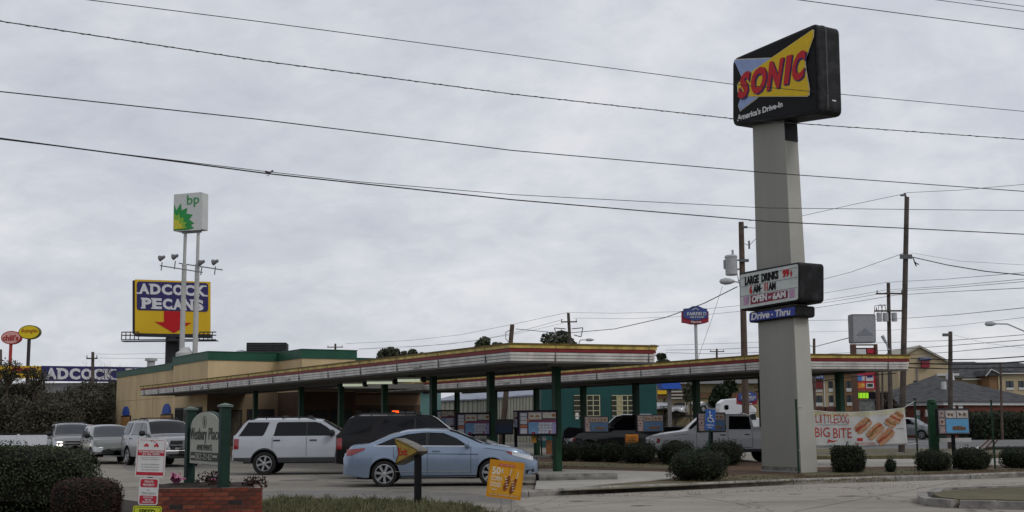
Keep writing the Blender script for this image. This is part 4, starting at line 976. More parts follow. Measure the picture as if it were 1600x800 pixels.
# planter of separate bricks
px0, px1, py0, py1, ph = -5.985, -4.083, 20.0, 22.5, .605; SK = -.24; ang_s = math.atan(-SK)
pn_ = thing('brick_planter', 'low red brick planter box holding mulch and the green sign posts', 'planter', (px0, py0, 0))
part('mortar_core', mortar, pn_, lambda b: [b.prism([(x+SK*y, y) for x, y in q], 0, ph-.01, ax='z') for q in (((.012, .012), (px1-px0-.012, .012), (px1-px0-.012, .09), (.012, .09)), ((.012, .09), (.1, .09), (.1, 2.5), (.012, 2.5)), ((px1-px0-.1, .09), (px1-px0-.012, .09), (px1-px0-.012, 2.5), (px1-px0-.1, 2.5)))])
stuff(part('soil', mulch_m, pn_, lambda b: b.grid([[(lerp(.1, px1-px0-.1, i/12)+SK*lerp(.1, py1-py0, j/12), lerp(.1, py1-py0, j/12), ph-.05+R.uniform(-.02, .03)+.05*math.sin(PI*i/12)*math.sin(PI*j/12)) for i in range(13)] for j in range(13)])))
bricks = [mat('brick_red', (.17, .045, .028), .9, .25, 14), mat('brick_orange', (.21, .065, .038), .9, .2, 14), mat('brick_brown', (.11, .038, .027), .9, .25, 14), mat('brick_black', (.035, .03, .03), .9, .2, 14)]
bme = []
for m_ in bricks:
    t = MB(); t.box(0, .202, -.0, .095, 0, .057); me = bpy.data.meshes.new('brick'); me.from_pydata(t.v, [], t.f); me.materials.append(m_); bme.append(me)
def brick(x, y, z, rz=0, half=False):
    o = bpy.data.objects.new('brick', R.choices(bme, (6, 4, 3, 1))[0]); COL.objects.link(o); o.parent = pn_
    o.location = (x, y+R.uniform(-.003, .002), z+R.uniform(-.001, .001)); o.rotation_euler = (0, 0, rz)
    if half: o.scale = (.47, 1, 1)
rw = .0672
for r_ in range(9):
    z = r_*rw; x = 0; st = .106 if r_ % 2 else 0
    if st: brick(0, 0, z, half=True)
    x = st
    while x+.2 < px1-px0+.02: brick(x, 0, z); x += .2125
    if x+.09 < px1-px0+.02: brick(x, 0, z, half=True)
    y = .1+(.106 if r_ % 2 else 0)
    while y < 2.3: brick(px1-px0+SK*y, y, z, PI/2+ang_s); brick(.095+SK*y, y, z, PI/2+ang_s); y += .2125
# tow sign
def plate(root, x0, x1, z0, z1, m, y=0, r=.03, name='panel', t=.004): return part(name, m, root, lambda b: b.prism(rrect(x0, x1, z0, z1, r), y-t, y))
alu = mat('sign_aluminium', (.45, .45, .46), .4, .1, metal=.3); wsg = mat('white_reflective', (.60, .60, .60), .45, .05); rsg = mat('red_reflective', (.42, .03, .05), .45, .05)
fadg = mat('faded_print', (.38, .38, .38), .6)
tp = at(231, 720, 17.2); ts = thing('parking_sign', 'white and red tow-away sign above two smaller plates on one thin post', 'sign', (tp.x, tp.y, 0), 0, ry=math.radians(2))
def z17(y): return at(231, y, 17.2).z
px = 17.2/1918
part('post', mat('galvanised_post', (.16, .17, .16), .5, .1), ts, lambda b: [b.box(-.025, .025, .004, .03, 0, z17(690)), b.box(-.035, -.02, .03, .045, 0, z17(690)), b.box(.02, .035, .03, .045, 0, z17(690))])
wt_, wb_ = z17(685.5), z17(745)
plate(ts, -.205, .205, wb_, wt_, wsg, 0, .03, 'top_plate'); hh = wt_-wb_
part('border', rsg, ts, lambda b: [b.box(-.185, .185, -.006, -.004, wb_+.02, wb_+hh*.125), b.box(-.185, .185, -.006, -.004, wb_+hh*.555, wb_+hh*.70), b.box(-.189, -.185, -.006, -.004, wb_+.02, wt_-.03), b.box(.185, .189, -.006, -.004, wb_+.02, wt_-.03), b.box(-.17, .17, -.006, -.004, wt_-.022, wt_-.018)])
b = MB(); b.text('TOWING ENFORCED', -.178, .178, wb_+hh*.632, wb_+hh*.685, -.007, .03, depth=.002); b.text('AT ALL TIMES', -.12, .12, wb_+hh*.57, wb_+hh*.62, -.007, .03, depth=.002); b.build('red_band_lettering', wsg, ts)
b = MB(); bars(b, -.15, .15, wb_+hh*.43, wb_+hh*.53, -.004, 2, .45, .002, 3); bars(b, -.15, .15, wb_+hh*.15, wb_+hh*.36, -.004, 3, .45, .002, 5); stuff(b.build('small_print', fadg, ts))
def towpic(b, cx, z):
    b.box(cx-.035, cx+.03, -.007, -.004, z, z+.022); b.prism([(cx-.02, z+.022), (cx-.01, z+.038), (cx+.012, z+.038), (cx+.022, z+.022)], -.007, -.004)
    for k in (-.022, .02): b.prism(ell(cx+k, z, .009, .009, 8), -.009, -.004)
part('tow_pictogram', rsg, ts, lambda b: [towpic(b, -.07, wb_+hh*.80), towpic(b, .07, wb_+hh*.80), b.prism([(.02, wb_+hh*.93), (.026, wb_+hh*.945), (.09, wb_+hh*.87), (.085, wb_+hh*.86)], -.006, -.004)])
part('bolt', trim_m, ts, lambda b: [b.tube((0, -.012, wt_-.03), (0, 0, wt_-.03), .008, n=6), b.tube((.0, -.012, wb_+.03), (0, 0, wb_+.03), .006, n=6)])
w2t, w2b = z17(747), z17(789); h2 = w2t-w2b
plate(ts, -.135, .135, w2b, w2t, wsg, 0, .03, 'middle_plate')
part('red_panels', rsg, ts, lambda b: [b.prism(rrect(-.12, .12, w2b+.015, w2b+h2*.35, .02), -.006, -.004), b.prism(rrect(-.12, .12, w2b+h2*.66, w2t-.015, .02), -.006, -.004)])
b = MB(); b.text('PRIVATE', -.06, .06, w2b+h2*.83, w2b+h2*.91, -.007, .02, depth=.002); b.text('PROPERTY', -.08, .08, w2b+h2*.70, w2b+h2*.79, -.007, .02, depth=.002); b.text('VIOLATORS', -.07, .07, w2b+h2*.255, w2b+h2*.32, -.007, .02, depth=.002); b.text('WILL BE', -.045, .045, w2b+h2*.165, w2b+h2*.23, -.007, .02, depth=.002); b.text('PROSECUTED', -.08, .08, w2b+h2*.075, w2b+h2*.14, -.007, .02, depth=.002); b.build('white_lettering', wsg, ts)
b = MB(); b.text('NO', -.02, .02, w2b+h2*.53, w2b+h2*.59, -.005, .01, depth=.002); b.text('TRESPASSING', -.10, .10, w2b+h2*.40, w2b+h2*.48, -.005, .01, depth=.002); b.build('grey_lettering', fadg, ts)
w3t, w3b = z17(790.5), .1
ysg = mat('yellow_green_reflective', (.50, .55, .04), .45, .05)
plate(ts, -.20, .20, w3b, w3t, ysg, 0, .03, 'yellow_plate')
part('black_border', blackp, ts, lambda b: [b.box(-.18, .18, -.006, -.004, w3t-.022, w3t-.016), b.box(-.184, -.178, -.006, -.004, w3b+.03, w3t-.03), b.box(.178, .184, -.006, -.004, w3b+.03, w3t-.03)])
b = MB(); b.text('SPEED', -.11, .11, w3t-.12, w3t-.045, -.005, .02, depth=.002); b.build('speed_lettering', blackp, ts)
# exit arrow
ep = gr(645, 788.5, .05); 
RZE = heading(Vector((.60, -.80, 0)))
ex = thing('exit_sign', 'yellow arrow shaped exit sign box on a short black post in the grass', 'sign', (ep.x, ep.y, .05), RZE)
part('post', blackp, ex, lambda b: b.box(-.055, .055, .06, .17, 0, zat(645, 712, ep)-.05), bevel=.008)
part('post_foot', trim_m, ex, lambda b: b.box(-.09, .09, .03, .2, -.03, .02))
Fe = Face((ep.x, ep.y, .05), RZE, 590, 660, 5.72)
arrow = Fe.P([(155, 380), (180, 300), (183, 262), (172, 215), (145, 150), (160, 145), (262, 190), (352, 240), (362, 257), (350, 275), (262, 325)])
part('cabinet', mat('brown_grey_cabinet', (.13, .12, .105), .5, .25, 5), ex, lambda b: b.prism(grow(arrow, .012), 0, .24), bevel=.012)
flat('face_panel', mat('aged_yellow_face', (.36, .235, .03), .5, .12, 4), ex, grow(arrow, -.008), 0, .008)
part('face_border', blackp, ex, lambda b: [b.prism([p, q_, ((q_[0]*.985+.985*0)+.0, q_[1]), (p[0], p[1])], 0, 0) for p, q_ in ()] or [b.tube((p[0], -.01, p[1]), (q_[0], -.01, q_[1]), .007, n=4) for p, q_ in zip(grow(arrow, -.03), grow(arrow, -.03)[1:]+grow(arrow, -.03)[:1])])
b = MB(); textq(b, 'Exit', Fe.P([(190, 294), (270, 296), (270, 228), (190, 226)]), -.009, .015, .006); b.build('lettering', red_s, ex)
# corn dog yard sign
cp = at(790, 798, 21.4); cs = thing('yard_sign', 'orange corn dog yard sign leaning on thin wire legs beside the driveway', 'sign', (cp.x, cp.y, 0), 0.12)
z21 = lambda y: at(790, y, 21.4).z
TW = Matrix.Translation((0, 0, (z21(716)+z21(783))/2)) @ Matrix.Rotation(math.radians(7.5), 4, 'Y')
sw = .305
def yp(name, m, f):
    b = MB(); f(b); b.v = [tuple(TW @ Vector(p)) for p in b.v]; return b.build(name, m, cs)
yp('panel', mat('orange_card', (.50, .215, .012), .5, .06, 6), lambda b: b.box(-sw, sw, -.006, .0, -.32, .32))
yp('brown_shade', mat('amber_card', (.56, .27, .02), .5), lambda b: b.box(-.28, .29, -.008, -.006, -.25, .20))
ywh = mat('yard_white', (.60, .57, .50), .5, .05)
def yt(b):
    b.text('50', -.25, -.10, .07, .20, -.009, .03, depth=.003); b.text('c', -.085, -.05, .11, .17, -.009, .03, depth=.003); b.box(-.070, -.065, -.012, -.009, .09, .19)
    b.text('CORN', -.25, -.07, -.035, .045, -.009, .02, depth=.003); b.text('DOGS', -.25, -.07, -.14, -.06, -.009, .02, depth=.003)
    b.text('ALL DAY THURSDAY, NOV. 30', -.25, .25, -.285, -.255, -.009, .0, depth=.003)
    b.text('HOT', -.12, -.06, .235, .255, -.011, .0, depth=.003); b.text('CORN DOG', -.05, .12, .235, .255, -.011, .0, depth=.003); bars(b, -.23, -.12, -.20, -.17, -.009, 1, .6, .003, 2)
yp('red_tab', mat('orange_red_tab', (.50, .07, .03), .5), lambda b: b.box(-.14, .14, -.010, -.008, .225, .265)); yp('lettering', ywh, yt)
def cdog(b, cx, cz, a):
    M = Matrix.Translation((cx, -.012, cz)) @ Matrix.Rotation(a, 4, 'Y'); b.prism([(.045*math.cos(t_)*(1 if math.sin(t_) < 0 else .8), .14*math.sin(t_)) for t_ in [2*PI*k/18 for k in range(18)]], -.012, 0, M=M)
yp('corn_dog_picture', mat('corndog_brown', (.20, .045, .015), .5, .4, 18, col2=(.34, .11, .03)), lambda b: [cdog(b, .035, -.05, .22), cdog(b, .15, -.09, .26)])
def cst(b):
    for cx, cz, a in ((.035, -.05, .22), (.15, -.09, .26)):
        M = Matrix.Translation((cx, -.026, cz)) @ Matrix.Rotation(a, 4, 'Y'); b.box(-.006, .006, 0, .006, .13, .25, M)
        for k in range(5): b.box(-.03, .0+.01*k % .02, -.002, .002, -.08+k*.045, -.068+k*.045, M @ Matrix.Rotation(-.5, 4, 'Y'))
yp('mustard_and_stick', ywh, cst)
part('wire_leg', mat('galvanised_wire', (.25, .25, .25), .4, metal=.5), cs, lambda b: [b.tube((x, .01, -.1), (x+.02, .01, z21(760)), .006, n=5) for x in (-.09, .09)])
# wheelchair sign
hp = thing('accessible_parking_sign', 'blue wheelchair parking sign on a leaning thin post above the round bushes', 'sign', (at(1106, 700, 41.5).x, 41.5, .1), .0, ry=math.radians(4))
px = 41.5/1905; zc = at(1108, 655, 41.5).z-.1; sh = 15.5*px; sw_ = 7.8*px
part('post', dk_green, hp, lambda b: b.box(-.035, .035, 0, .04, 0, zc))
bs = mat('sign_blue', (.04, .12, .38), .4, .08)
part('plate', bs, hp, lambda b: b.prism(rrect(-sw_, sw_, zc-sh, zc+sh, .04), -.01, 0))
def chair(b):
    y = -.018
    def st(p, q_, r=.017): b.tube((p[0], y, zc+p[1]), (q_[0], y, zc+q_[1]), r, n=6)
    b.prism(ell(-.03, zc+.24, .03, .03, 10), -.022, -.01); st((-.025, .2), (-.01, .03)); st((-.015, .12), (.06, .12)); st((-.01, .03), (.07, .03)); st((.07, .03), (.10, -.08)); st((.10, -.08), (.13, -.07))
    for k in range(10):
        a, c = math.radians(110+k*22), math.radians(110+(k+1)*22); st((.0+.085*math.cos(a), -.01+.085*math.sin(a)), (.0+.085*math.cos(c), -.01+.085*math.sin(c)), .012)
part('wheelchair_symbol', white_s, hp, chair)
b = MB(); b.text('PARKING', -.12, .12, zc-.22, zc-.17, -.011, .01, depth=.004); b.text('ONLY', -.07, .07, zc-.29, zc-.25, -.011, .01, depth=.004); b.build('lettering', white_s, hp)

# ---- banner between green stakes
bO = at(1266, 690, 36.2); Fn = Face((bO.x, bO.y, 0), .0, 1250, 630, 8.889)
bn_ = thing('banner', 'white hot dog banner tied between two thin green stakes by the pylon', 'banner', (bO.x, bO.y, 0))
def wave(x, z): return .05*math.sin(x*2.3+.4)+.012*math.sin(x*11+z*3)*(.3+z*.4)
TOP = [(150, 90), (420, 118), (720, 122), (1050, 105), (1455, 60)]; BOT = [(135, 622), (450, 605), (850, 608), (1180, 590), (1502, 575)]
def li(P, u): t = u*(len(P)-1); i = min(int(t), len(P)-2); f = t-i; return (lerp(P[i][0], P[i+1][0], f), lerp(P[i][1], P[i+1][1], f))
rows = []
for i in range(49):
    u = i/48; a, c = Fn(*li(TOP, u)), Fn(*li(BOT, u)); r_ = []
    for j in range(17):
        v = j/16; x, z = lerp(a[0], c[0], v), lerp(a[1], c[1], v); r_.append((x, wave(x, z), z))
    rows.append(r_)
bb = MB(); bb.grid(rows); cl = bb.build('cloth', mat('banner_white', (.50, .50, .49), .6, .05, 3), bn_, smooth=True)
sm = cl.modifiers.new('thickness', 'SOLIDIFY'); sm.thickness = .004
def bp_(name, m, f, d):
    b = MB(); f(b); b.v = [(x, y+wave(x, z)-d, z) for x, y, z in b.v]; o = b.build(name, m, bn_)
    if name in ('small_print', 'topping_print'): stuff(o)
    return o
bp_('yellow_print', mat('banner_yellow', (.50, .47, .26), .6, .25, 2.2, col2=(.52, .51, .42)), lambda b: b.grid([[(lambda a, c, v: (lerp(a[0], c[0], v), 0, lerp(a[1], c[1], v)))(Fn(*li(TOP, i/40)), Fn(*li(BOT, i/40)), v) for v in (.01, .07+.03*math.sin(i*.8), .14+.04*math.sin(i*.8)*(1-i/60))] for i in range(41)]), .004)
redb = mat('banner_red', (.42, .04, .03), .6, .1)
def bt(b, t, x0, x1, y0, y1, bold=0.0): (a, c), (d, e) = Fn(x0, y1), Fn(x1, y0); b.text(t, a, d, c, e, 0, bold, depth=.003)
bp_('lettering', redb, lambda b: [bt(b, ch, 226+k*51+(0 if ch != 'I' else 12), 226+k*51+(40 if ch != 'I' else 24), 155+(k % 2)*6, 268+(k % 3)*6, -.012) for k, ch in enumerate('LITTLEDOG')]+[bt(b, 'BIG', 215, 415, 335, 470, .0), bt(b, 'BITE', 470, 712, 345, 482, .0)], .006)
bp_('logo', redb, lambda b: [b.prism(Fn.P([(385, 552), (400, 500), (450, 520), (530, 515), (470, 540), (420, 535)]), -.003, 0), b.prism(Fn.P([(790, 525), (790, 482), (868, 482), (868, 525)]), -.003, 0), bt(b, 'IN', 770, 815, 545, 578, -.01), bt(b, 'DOGGIES', 842, 1045, 542, 575, -.01)], .006)
bp_('small_print', mat('banner_grey', (.30, .30, .31), .6), lambda b: [bars(b, Fn(230, 300)[0], Fn(690, 300)[0], Fn(230, 306)[1], Fn(230, 292)[1], 0, 1, .5, .003, 4), bars(b, Fn(1340, 350)[0], Fn(1445, 350)[0], Fn(1400, 362)[1], Fn(1400, 340)[1], 0, 1, .6, .003, 4), bars(b, Fn(200, 590)[0], Fn(640, 590)[0], Fn(200, 590)[1], Fn(200, 580)[1], 0, 1, .5, .003, 9)], .006)
bun = mat('bun_print', (.42, .19, .10), .6, .3, 20, col2=(.52, .33, .20)); saus = mat('sausage_print', (.30, .06, .035), .6, .3, 30); must = mat('mustard_print', (.52, .38, .12), .6, .4, 40, col2=(.12, .14, .04))
def caps(b, cx, cy, L, W_, ang, y):
    n = 20; P = []
    for k in range(n):
        a = 2*PI*k/n; ex_ = abs(math.cos(a))**.6*(1 if math.cos(a) > 0 else -1)*L/2; ey = abs(math.sin(a))**.8*(1 if math.sin(a) > 0 else -1)*W_/2
        P.append((cx+ex_*math.cos(ang)-ey*math.sin(ang), cy+ex_*math.sin(ang)+ey*math.cos(ang)))
    b.prism(Fn.P(P)[::-1], y-.002, y)
dogs = [(868, 310, 260, 150), (1035, 385, 270, 150), (1180, 460, 280, 150), (1255, 270, 170, 110), (1320, 215, 170, 95), (1375, 165, 130, 85)]
ang = math.radians(-42)
def dgs(which):
    def f(b):
        for i, (cx, cy, L, W_) in enumerate(dogs):
            an = ang if i < 3 else math.radians(25); nx, ny = -math.sin(an), math.cos(an); y = -.0015*i*3
            if which == 0: caps(b, cx+nx*W_*.22, cy+ny*W_*.22, L, W_*.55, an, y); caps(b, cx-nx*W_*.22, cy-ny*W_*.22, L*.95, W_*.5, an, y-.0008)
            if which == 1: caps(b, cx-nx*W_*.04, cy-ny*W_*.04, L*1.0, W_*.36, an, y-.0022)
            if which == 2:
                for k in range(7): t = (k-3)/7*L*.8; caps(b, cx+t*math.cos(an), cy+t*math.sin(an), W_*.26, W_*.12, an+1.1*(1 if k % 2 else -1), y-.004)
    return f
bp_('hot_dog_buns_print', bun, dgs(0), .006); bp_('sausage_print', saus, dgs(1), .006); bp_('topping_print', must, dgs(2), .006)
rope = mat('white_rope', (.5, .5, .48), .7)
stake = mat('green_stake', (.012, .036, .02), .6, .2)
STK = []
for lab, x, y0, y1, Y in (('thin green stake in front of the pylon holding the left end of the banner', 1248, 626, 742, 35.6), ('thin green stake holding the right end of the banner', 1435, 624, 737, 37.2), ('thin green stake standing alone near the right edge', 1555, 627, 735, 37.6)):
    p = at(x, y1-3, Y); s_ = thing('fence_stake', lab, 'post', (p.x, Y, .1), 0, 'thin green steel stakes'); hz = at(x, y0, Y).z
    part('rod', stake, s_, lambda b: [b.box(-.028, .028, -.008, .008, -.05, hz-.1), b.box(-.006, .006, .008, .035, -.05, hz-.1)]); part('stake_tip', trim_m, s_, lambda b: b.box(-.035, .035, -.012, .012, hz-.1, hz-.06)); STK.append((p.x, Y, hz))
def cord(name, label, pts, r, m, cat='rope'):
    b = MB(); b.path(pts, r, 5); o = b.build(name, m); return tag(o, label, cat)
w0 = lambda zx, zy: Vector((bO.x+Fn(zx, zy)[0], bO.y+wave(*Fn(zx, zy)), Fn(zx, zy)[1]))
cord('rope', 'white rope from the upper left banner corner to the stake', [(STK[0][0], STK[0][1], STK[0][2]-.15), w0(150, 92)], .008, rope)
cord('rope', 'white rope from the lower left banner corner down to the stake', [(STK[0][0], STK[0][1], .75), w0(135, 622)], .008, rope)
cord('rope', 'white rope from the upper right banner corner to the stake', [(STK[1][0], STK[1][1], STK[1][2]-.05), w0(1455, 60)], .008, rope)
cord('rope', 'white rope from the lower right banner corner to the stake', [(STK[1][0], STK[1][1], .9), w0(1500, 575)], .008, rope)

# ---- distant tall signs
def tall(name, label, O, rz, ox, oy, k): 
    r_ = thing(name, label, 'sign', (O.x, O.y, 0), rz); return r_, Face((O.x, O.y, 0), rz, ox, oy, k)
O = at(292, 360, 128); bps, Fp = tall('fuel_station_sign', 'white square fuel sign with green and yellow flower on two tall poles', O, -.35, 180, 280, 2.857)
bwt = mat('bp_white', (.52, .53, .52), .5, .1, .3); bq = Fp.P([(259, 232), (386, 224), (388, 57), (262, 68)])
part('cabinet', bwt, bps, lambda b: b.prism(roundpoly(bq, .12), 0, 1.15)); flat('face_panel', mat('bp_face', (.55, .56, .55), .5, .05), bps, roundpoly([(x*.97, z*.995+.06) for x, z in bq], .1), 0, .02)
gb = mat('bp_green', (.03, .26, .07), .5); gy = mat('bp_yellow', (.55, .52, .05), .5)
fl_ = [(264, 112), (274, 140), (294, 108), (298, 140), (322, 128), (319, 154), (346, 158), (331, 180), (353, 196), (338, 205), (352, 218), (325, 226), (264, 229)]
flat('flower', gb, bps, Fp.P(fl_)[::-1], -.03, .03)
flat('flower_middle', mat('bp_light_green', (.22, .42, .05), .5), bps, Fp.P([(264, 150), (276, 165), (288, 155), (292, 175), (308, 172), (306, 190), (322, 195), (312, 205), (322, 218), (300, 224), (264, 226)])[::-1], -.07, .03)
flat('flower_heart', gy, bps, Fp.P([(264, 178), (278, 188), (286, 182), (290, 200), (302, 198), (300, 212), (310, 220), (264, 224)])[::-1], -.11, .03)
b = MB(); textq(b, 'bp', Fp.P([(322, 128), (376, 120), (376, 66), (322, 72)]), -.03, .0, .03); b.build('lettering', gb, bps)
polem = mat('white_painted_pole', (.42, .42, .41), .6, .12, .5); px = 128/1918
for zx in (303, 361):
    x = Fp(zx, 240)[0]; zt = Fp(zx, 236)[1]; zk = Fp(zx, 380)[1]
    part('pole', polem, bps, lambda b: [b.tube((x, .4, 0), (x, .4, zk), .30, .25, 12), b.tube((x, .4, zk), (x, .4, zt), .17, .17, 12), b.tube((x, .4, zk-.1), (x, .4, zk+.1), .28, .25, 12)], smooth=True)
part('hanger_frame', mat('steel_grey', (.2, .2, .2), .6), bps, lambda b: b.box(Fp(292, 236)[0], Fp(372, 236)[0], .2, .6, Fp(300, 240)[1], Fp(300, 231)[1]))
part('collar', polem, bps, lambda b: b.lathe([(1.0, Fp(303, 795)[1]), (1.0, Fp(303, 775)[1]), (.6, Fp(303, 765)[1]), (.4, Fp(303, 750)[1])], 14, c=(Fp(303, 780)[0], .4, 0)), smooth=True)
br2 = thing('floodlight_rack', 'two cross bars carrying four floodlights on the white sign poles', 'light', (O.x, O.y, 0), -.35)
zr = Fp(330, 383)[1]
part('cross_bar', mat('steel_grey', (0, 0, 0)), br2, lambda b: [b.tube((Fp(205, 378)[0], -.2, zr+.1), (Fp(395, 400)[0], -.2, zr-.9), .06, n=6), b.tube((Fp(262, 373)[0], .9, zr+.4), (Fp(458, 397)[0], .9, zr-.6), .06, n=6)])
for zx, zy in ((210, 358), (269, 352), (387, 378), (448, 376)):
    x, z = Fp(zx, zy); part('floodlight', mat('lamp_grey', (.16, .16, .17), .5), br2, lambda b: [b.tube((x-.32, 0, z+.12), (x+.1, 0, z+.2), .34, .16, 10), b.tube((x+.1, 0, z+.2), (x+.3, 0, z+.32), .2, .13, 8), b.tube((x, 0, z-.3), (x-.1, 0, z-1.2), .06, n=5)])
# billboard
O = at(267, 520, 165); bbd, Fa = tall('billboard', 'yellow and navy billboard with a red arrow pointing down on one dark mast', O, .0, 180, 280, 2.857)
q4 = Fa.P([(88, 687), (423, 694), (423, 458), (88, 447)])
yb = mat('billboard_yellow', (.66, .42, .02), .5, .08, .1); nb = mat('billboard_navy', (.035, .03, .12), .5, .08); wb = mat('billboard_white', (.62, .62, .65), .5)
part('panel', yb, bbd, lambda b: b.prism(q4, 0, .4)); flat('navy_field', nb, bbd, roundpoly(Fa.P([(97, 584), (415, 592), (415, 464), (97, 456)]), .4), 0, .05)
b = MB(); slab(b, 'ADCOCK', Fa.P([(105, 512), (410, 524), (406, 475), (105, 465)]), -.05, .05); slab(b, 'PECANS', Fa.P([(118, 577), (398, 588), (396, 539), (118, 529)]), -.05, .05); b.build('lettering', wb, bbd)
flat('red_arrow', red_s, bbd, Fa.P([(262, 687), (176, 636), (218, 638), (218, 588), (291, 590), (291, 641), (340, 641)])[::-1], 0, .05)
part('back_frame', mat('black_steel', (.03, .03, .035), .6), bbd, lambda b: [b.prism(Fa.P([(76, 690), (87, 690), (87, 450), (76, 452)]), .1, 2.5), b.prism(Fa.P([(85, 700), (425, 708), (425, 692), (85, 688)]), .0, 1.2)])
part('mast', mat('black_steel', (0, 0, 0)), bbd, lambda b: b.tube((Fa(251, 800)[0], 1, 0), (Fa(251, 700)[0], 1, Fa(251, 705)[1]), 1.05, 1.05, 14), smooth=True)
def walk(b):
    for (xa0, xa1) in ((40, 118), (385, 460), (118, 385)):
        for zz in ((684, 688), (700, 702), (718, 722)):
            if xa0 == 118 and zz[0] < 710: continue
            a, c = Fa(xa0, zz[1]), Fa(xa1, zz[0]); b.box(a[0], c[0], -1.2, -1.1, a[1], a[1]+.14)
        x = xa0
        while x <= xa1 and xa0 != 118: a, c = Fa(x, 720), Fa(x, 686); b.box(a[0]-.05, a[0]+.05, -1.2, -1.1, a[1], c[1]); x += 19
    a = Fa(40, 724); c = Fa(460, 724); b.box(a[0], c[0], -1.2, .2, a[1]-.1, a[1])
part('catwalk', mat('black_steel', (0, 0, 0)), bbd, walk)
# two oval restaurant signs
for nm, lab, cx, cy, rx, ry, Y, fc, ec, pc, txt, q_ in (
    ('oval_sign', 'pink oval sign with dark red chili lettering on a red pole', 17, 527.5, 15.8, 10.6, 215, (.62, .32, .30), (.34, .015, .02), (.36, .04, .04), "chili's", (24, 168, 132, 186)),
    ('oval_sign', 'yellow oval sign with red script lettering on a dark pole', 45.5, 519, 17, 11.2, 200, (.66, .50, .02), (.10, .10, .03), (.04, .035, .04), 'Bojangles', (190, 338, 78, 122))):
    O = at(cx, cy, Y); r_ = thing(nm, lab, 'sign', (O.x, O.y, 0)); s_ = Y/1918*1.0
    part('rim', mat(nm+txt[:3]+'rim', ec, .5), r_, lambda b: b.prism(ell(0, O.z, rx*s_, ry*s_, 28), 0, .8)); part('face', mat(nm+txt[:3]+'face', fc, .5, .05), r_, lambda b: b.prism(ell(0, O.z, rx*s_*.92, ry*s_*.88, 28), -.06, 0))
    part('pole', mat(nm+txt[:3]+'pole', pc, .6), r_, lambda b: b.tube((-.1, .4, 0), (-.1, .4, O.z-ry*s_*.8), .28, n=10))
    b = MB(); F_ = Face((O.x, O.y, 0), 0, 0, 500, 5.715); p0, p1 = F_(q_[0], q_[3]), F_(q_[1], q_[2]); b.text(txt, p0[0], p1[0], p0[1], p1[1], -.06, .03 if txt[0] == 'c' else .0, .0 if txt[0] == 'c' else .3, .04); b.build('lettering', mat(nm+txt[:3]+'txt', (.30, .02, .02), .5), r_)
# long roof sign behind the scrub
O = at(100, 585, 118); rs, Fr = tall('roof_sign', 'long navy and yellow store sign with white capitals behind the scrub trees', O, .0, 0, 500, 5.715)
part('store_wall', mat('store_wall', (.30, .30, .30), .8), rs, lambda b: b.box(Fr(-300, 600)[0], Fr(1500, 600)[0], .5, 12, 0, Fr(600, 560)[1]))
flat('yellow_panel', yb, rs, Fr.P([(-200, 520), (378, 520), (378, 412), (-200, 408)]), 0, .3); flat('navy_panel', nb, rs, Fr.P([(379, 545), (1500, 560), (1500, 425), (379, 410)]), 0, .3)
b = MB(); slab(b, 'ADCOCK', Fr.P([(418, 530), (1045, 536), (1045, 440), (418, 428)]), -.3, .06); textq(b, 'PECANS', Fr.P([(1130, 530), (1700, 530), (1700, 432), (1130, 432)]), -.3, .05, .06); b.build('white_lettering', wb, rs)
b = MB(); textq(b, 'LIQUOR', Fr.P([(90, 465), (348, 468), (348, 428), (90, 425)]), -.3, .06, .06); b.build('red_lettering', red_s, rs)
# hotel pole sign
def fairfield(label, O, s_, ox, oy, k, q_, pole=True, z0=0):
    r_ = thing('hotel_sign', label, 'sign', (O.x, O.y, 0)); F_ = Face((O.x, O.y, 0), 0, ox, oy, k); P = lambda u, v: F_(q_[0]+(q_[2]-q_[0])*u, q_[1]+(q_[3]-q_[1])*v)
    rm_, bm_ = mat('hotel_red', (.26, .025, .045), .5), mat('hotel_blue', (.05, .075, .24), .5)
    part('red_panel', rm_, r_, lambda b: b.prism([P(.0, .9), P(.15, .93), P(.35, 1), P(.65, 1), P(.88, .93), P(1, .87), P(1, .3), P(.97, .27), P(.0, .27)], 0, .5))
    part('blue_panel', bm_, r_, lambda b: b.prism([P(.05, .62), P(.4, .78), P(.6, .78), P(.96, .62), P(.94, .14), P(.8, .12), P(.62, .0), P(.4, .0), P(.25, .12), P(.05, .14)], -.08, 0))
    b = MB()
    for t, u0, u1, v0, v1 in (('FAIRFIELD', .2, .9, .33, .52), ('INN & SUITES', .3, .82, .56, .66), ('Marriott', .34, .72, .80, .94)):
        p0, p1 = P(u0, v1), P(u1, v0); b.text(t, p0[0], p1[0], p0[1], p1[1], -.08, .01, depth=.04)
    pts = [P(.38, .22), P(.5, .12), P(.64, .22)]; b.path([(p[0], -.1, p[1]) for p in pts], .05, 4); b.build('lettering', white_s, r_)
    if pole: part('pole', mat('pale_pole', (.42, .42, .42), .6), r_, lambda b: b.tube((P(.53, 1)[0], .3, 0), (P(.53, 1)[0], .3, P(.5, .98)[1]), .17, n=10))
    return r_
fairfield('tall red and blue hotel sign on a thin pale pole', at(1086, 495, 130), 1, 1000, 340, 3.636, (238, 503, 390, 606))
fairfield('low red and blue hotel sign left of the pylon, under the canopy', at(1168, 625, 105), 1, 1020, 560, 6.667, (880, 342, 1090, 490))
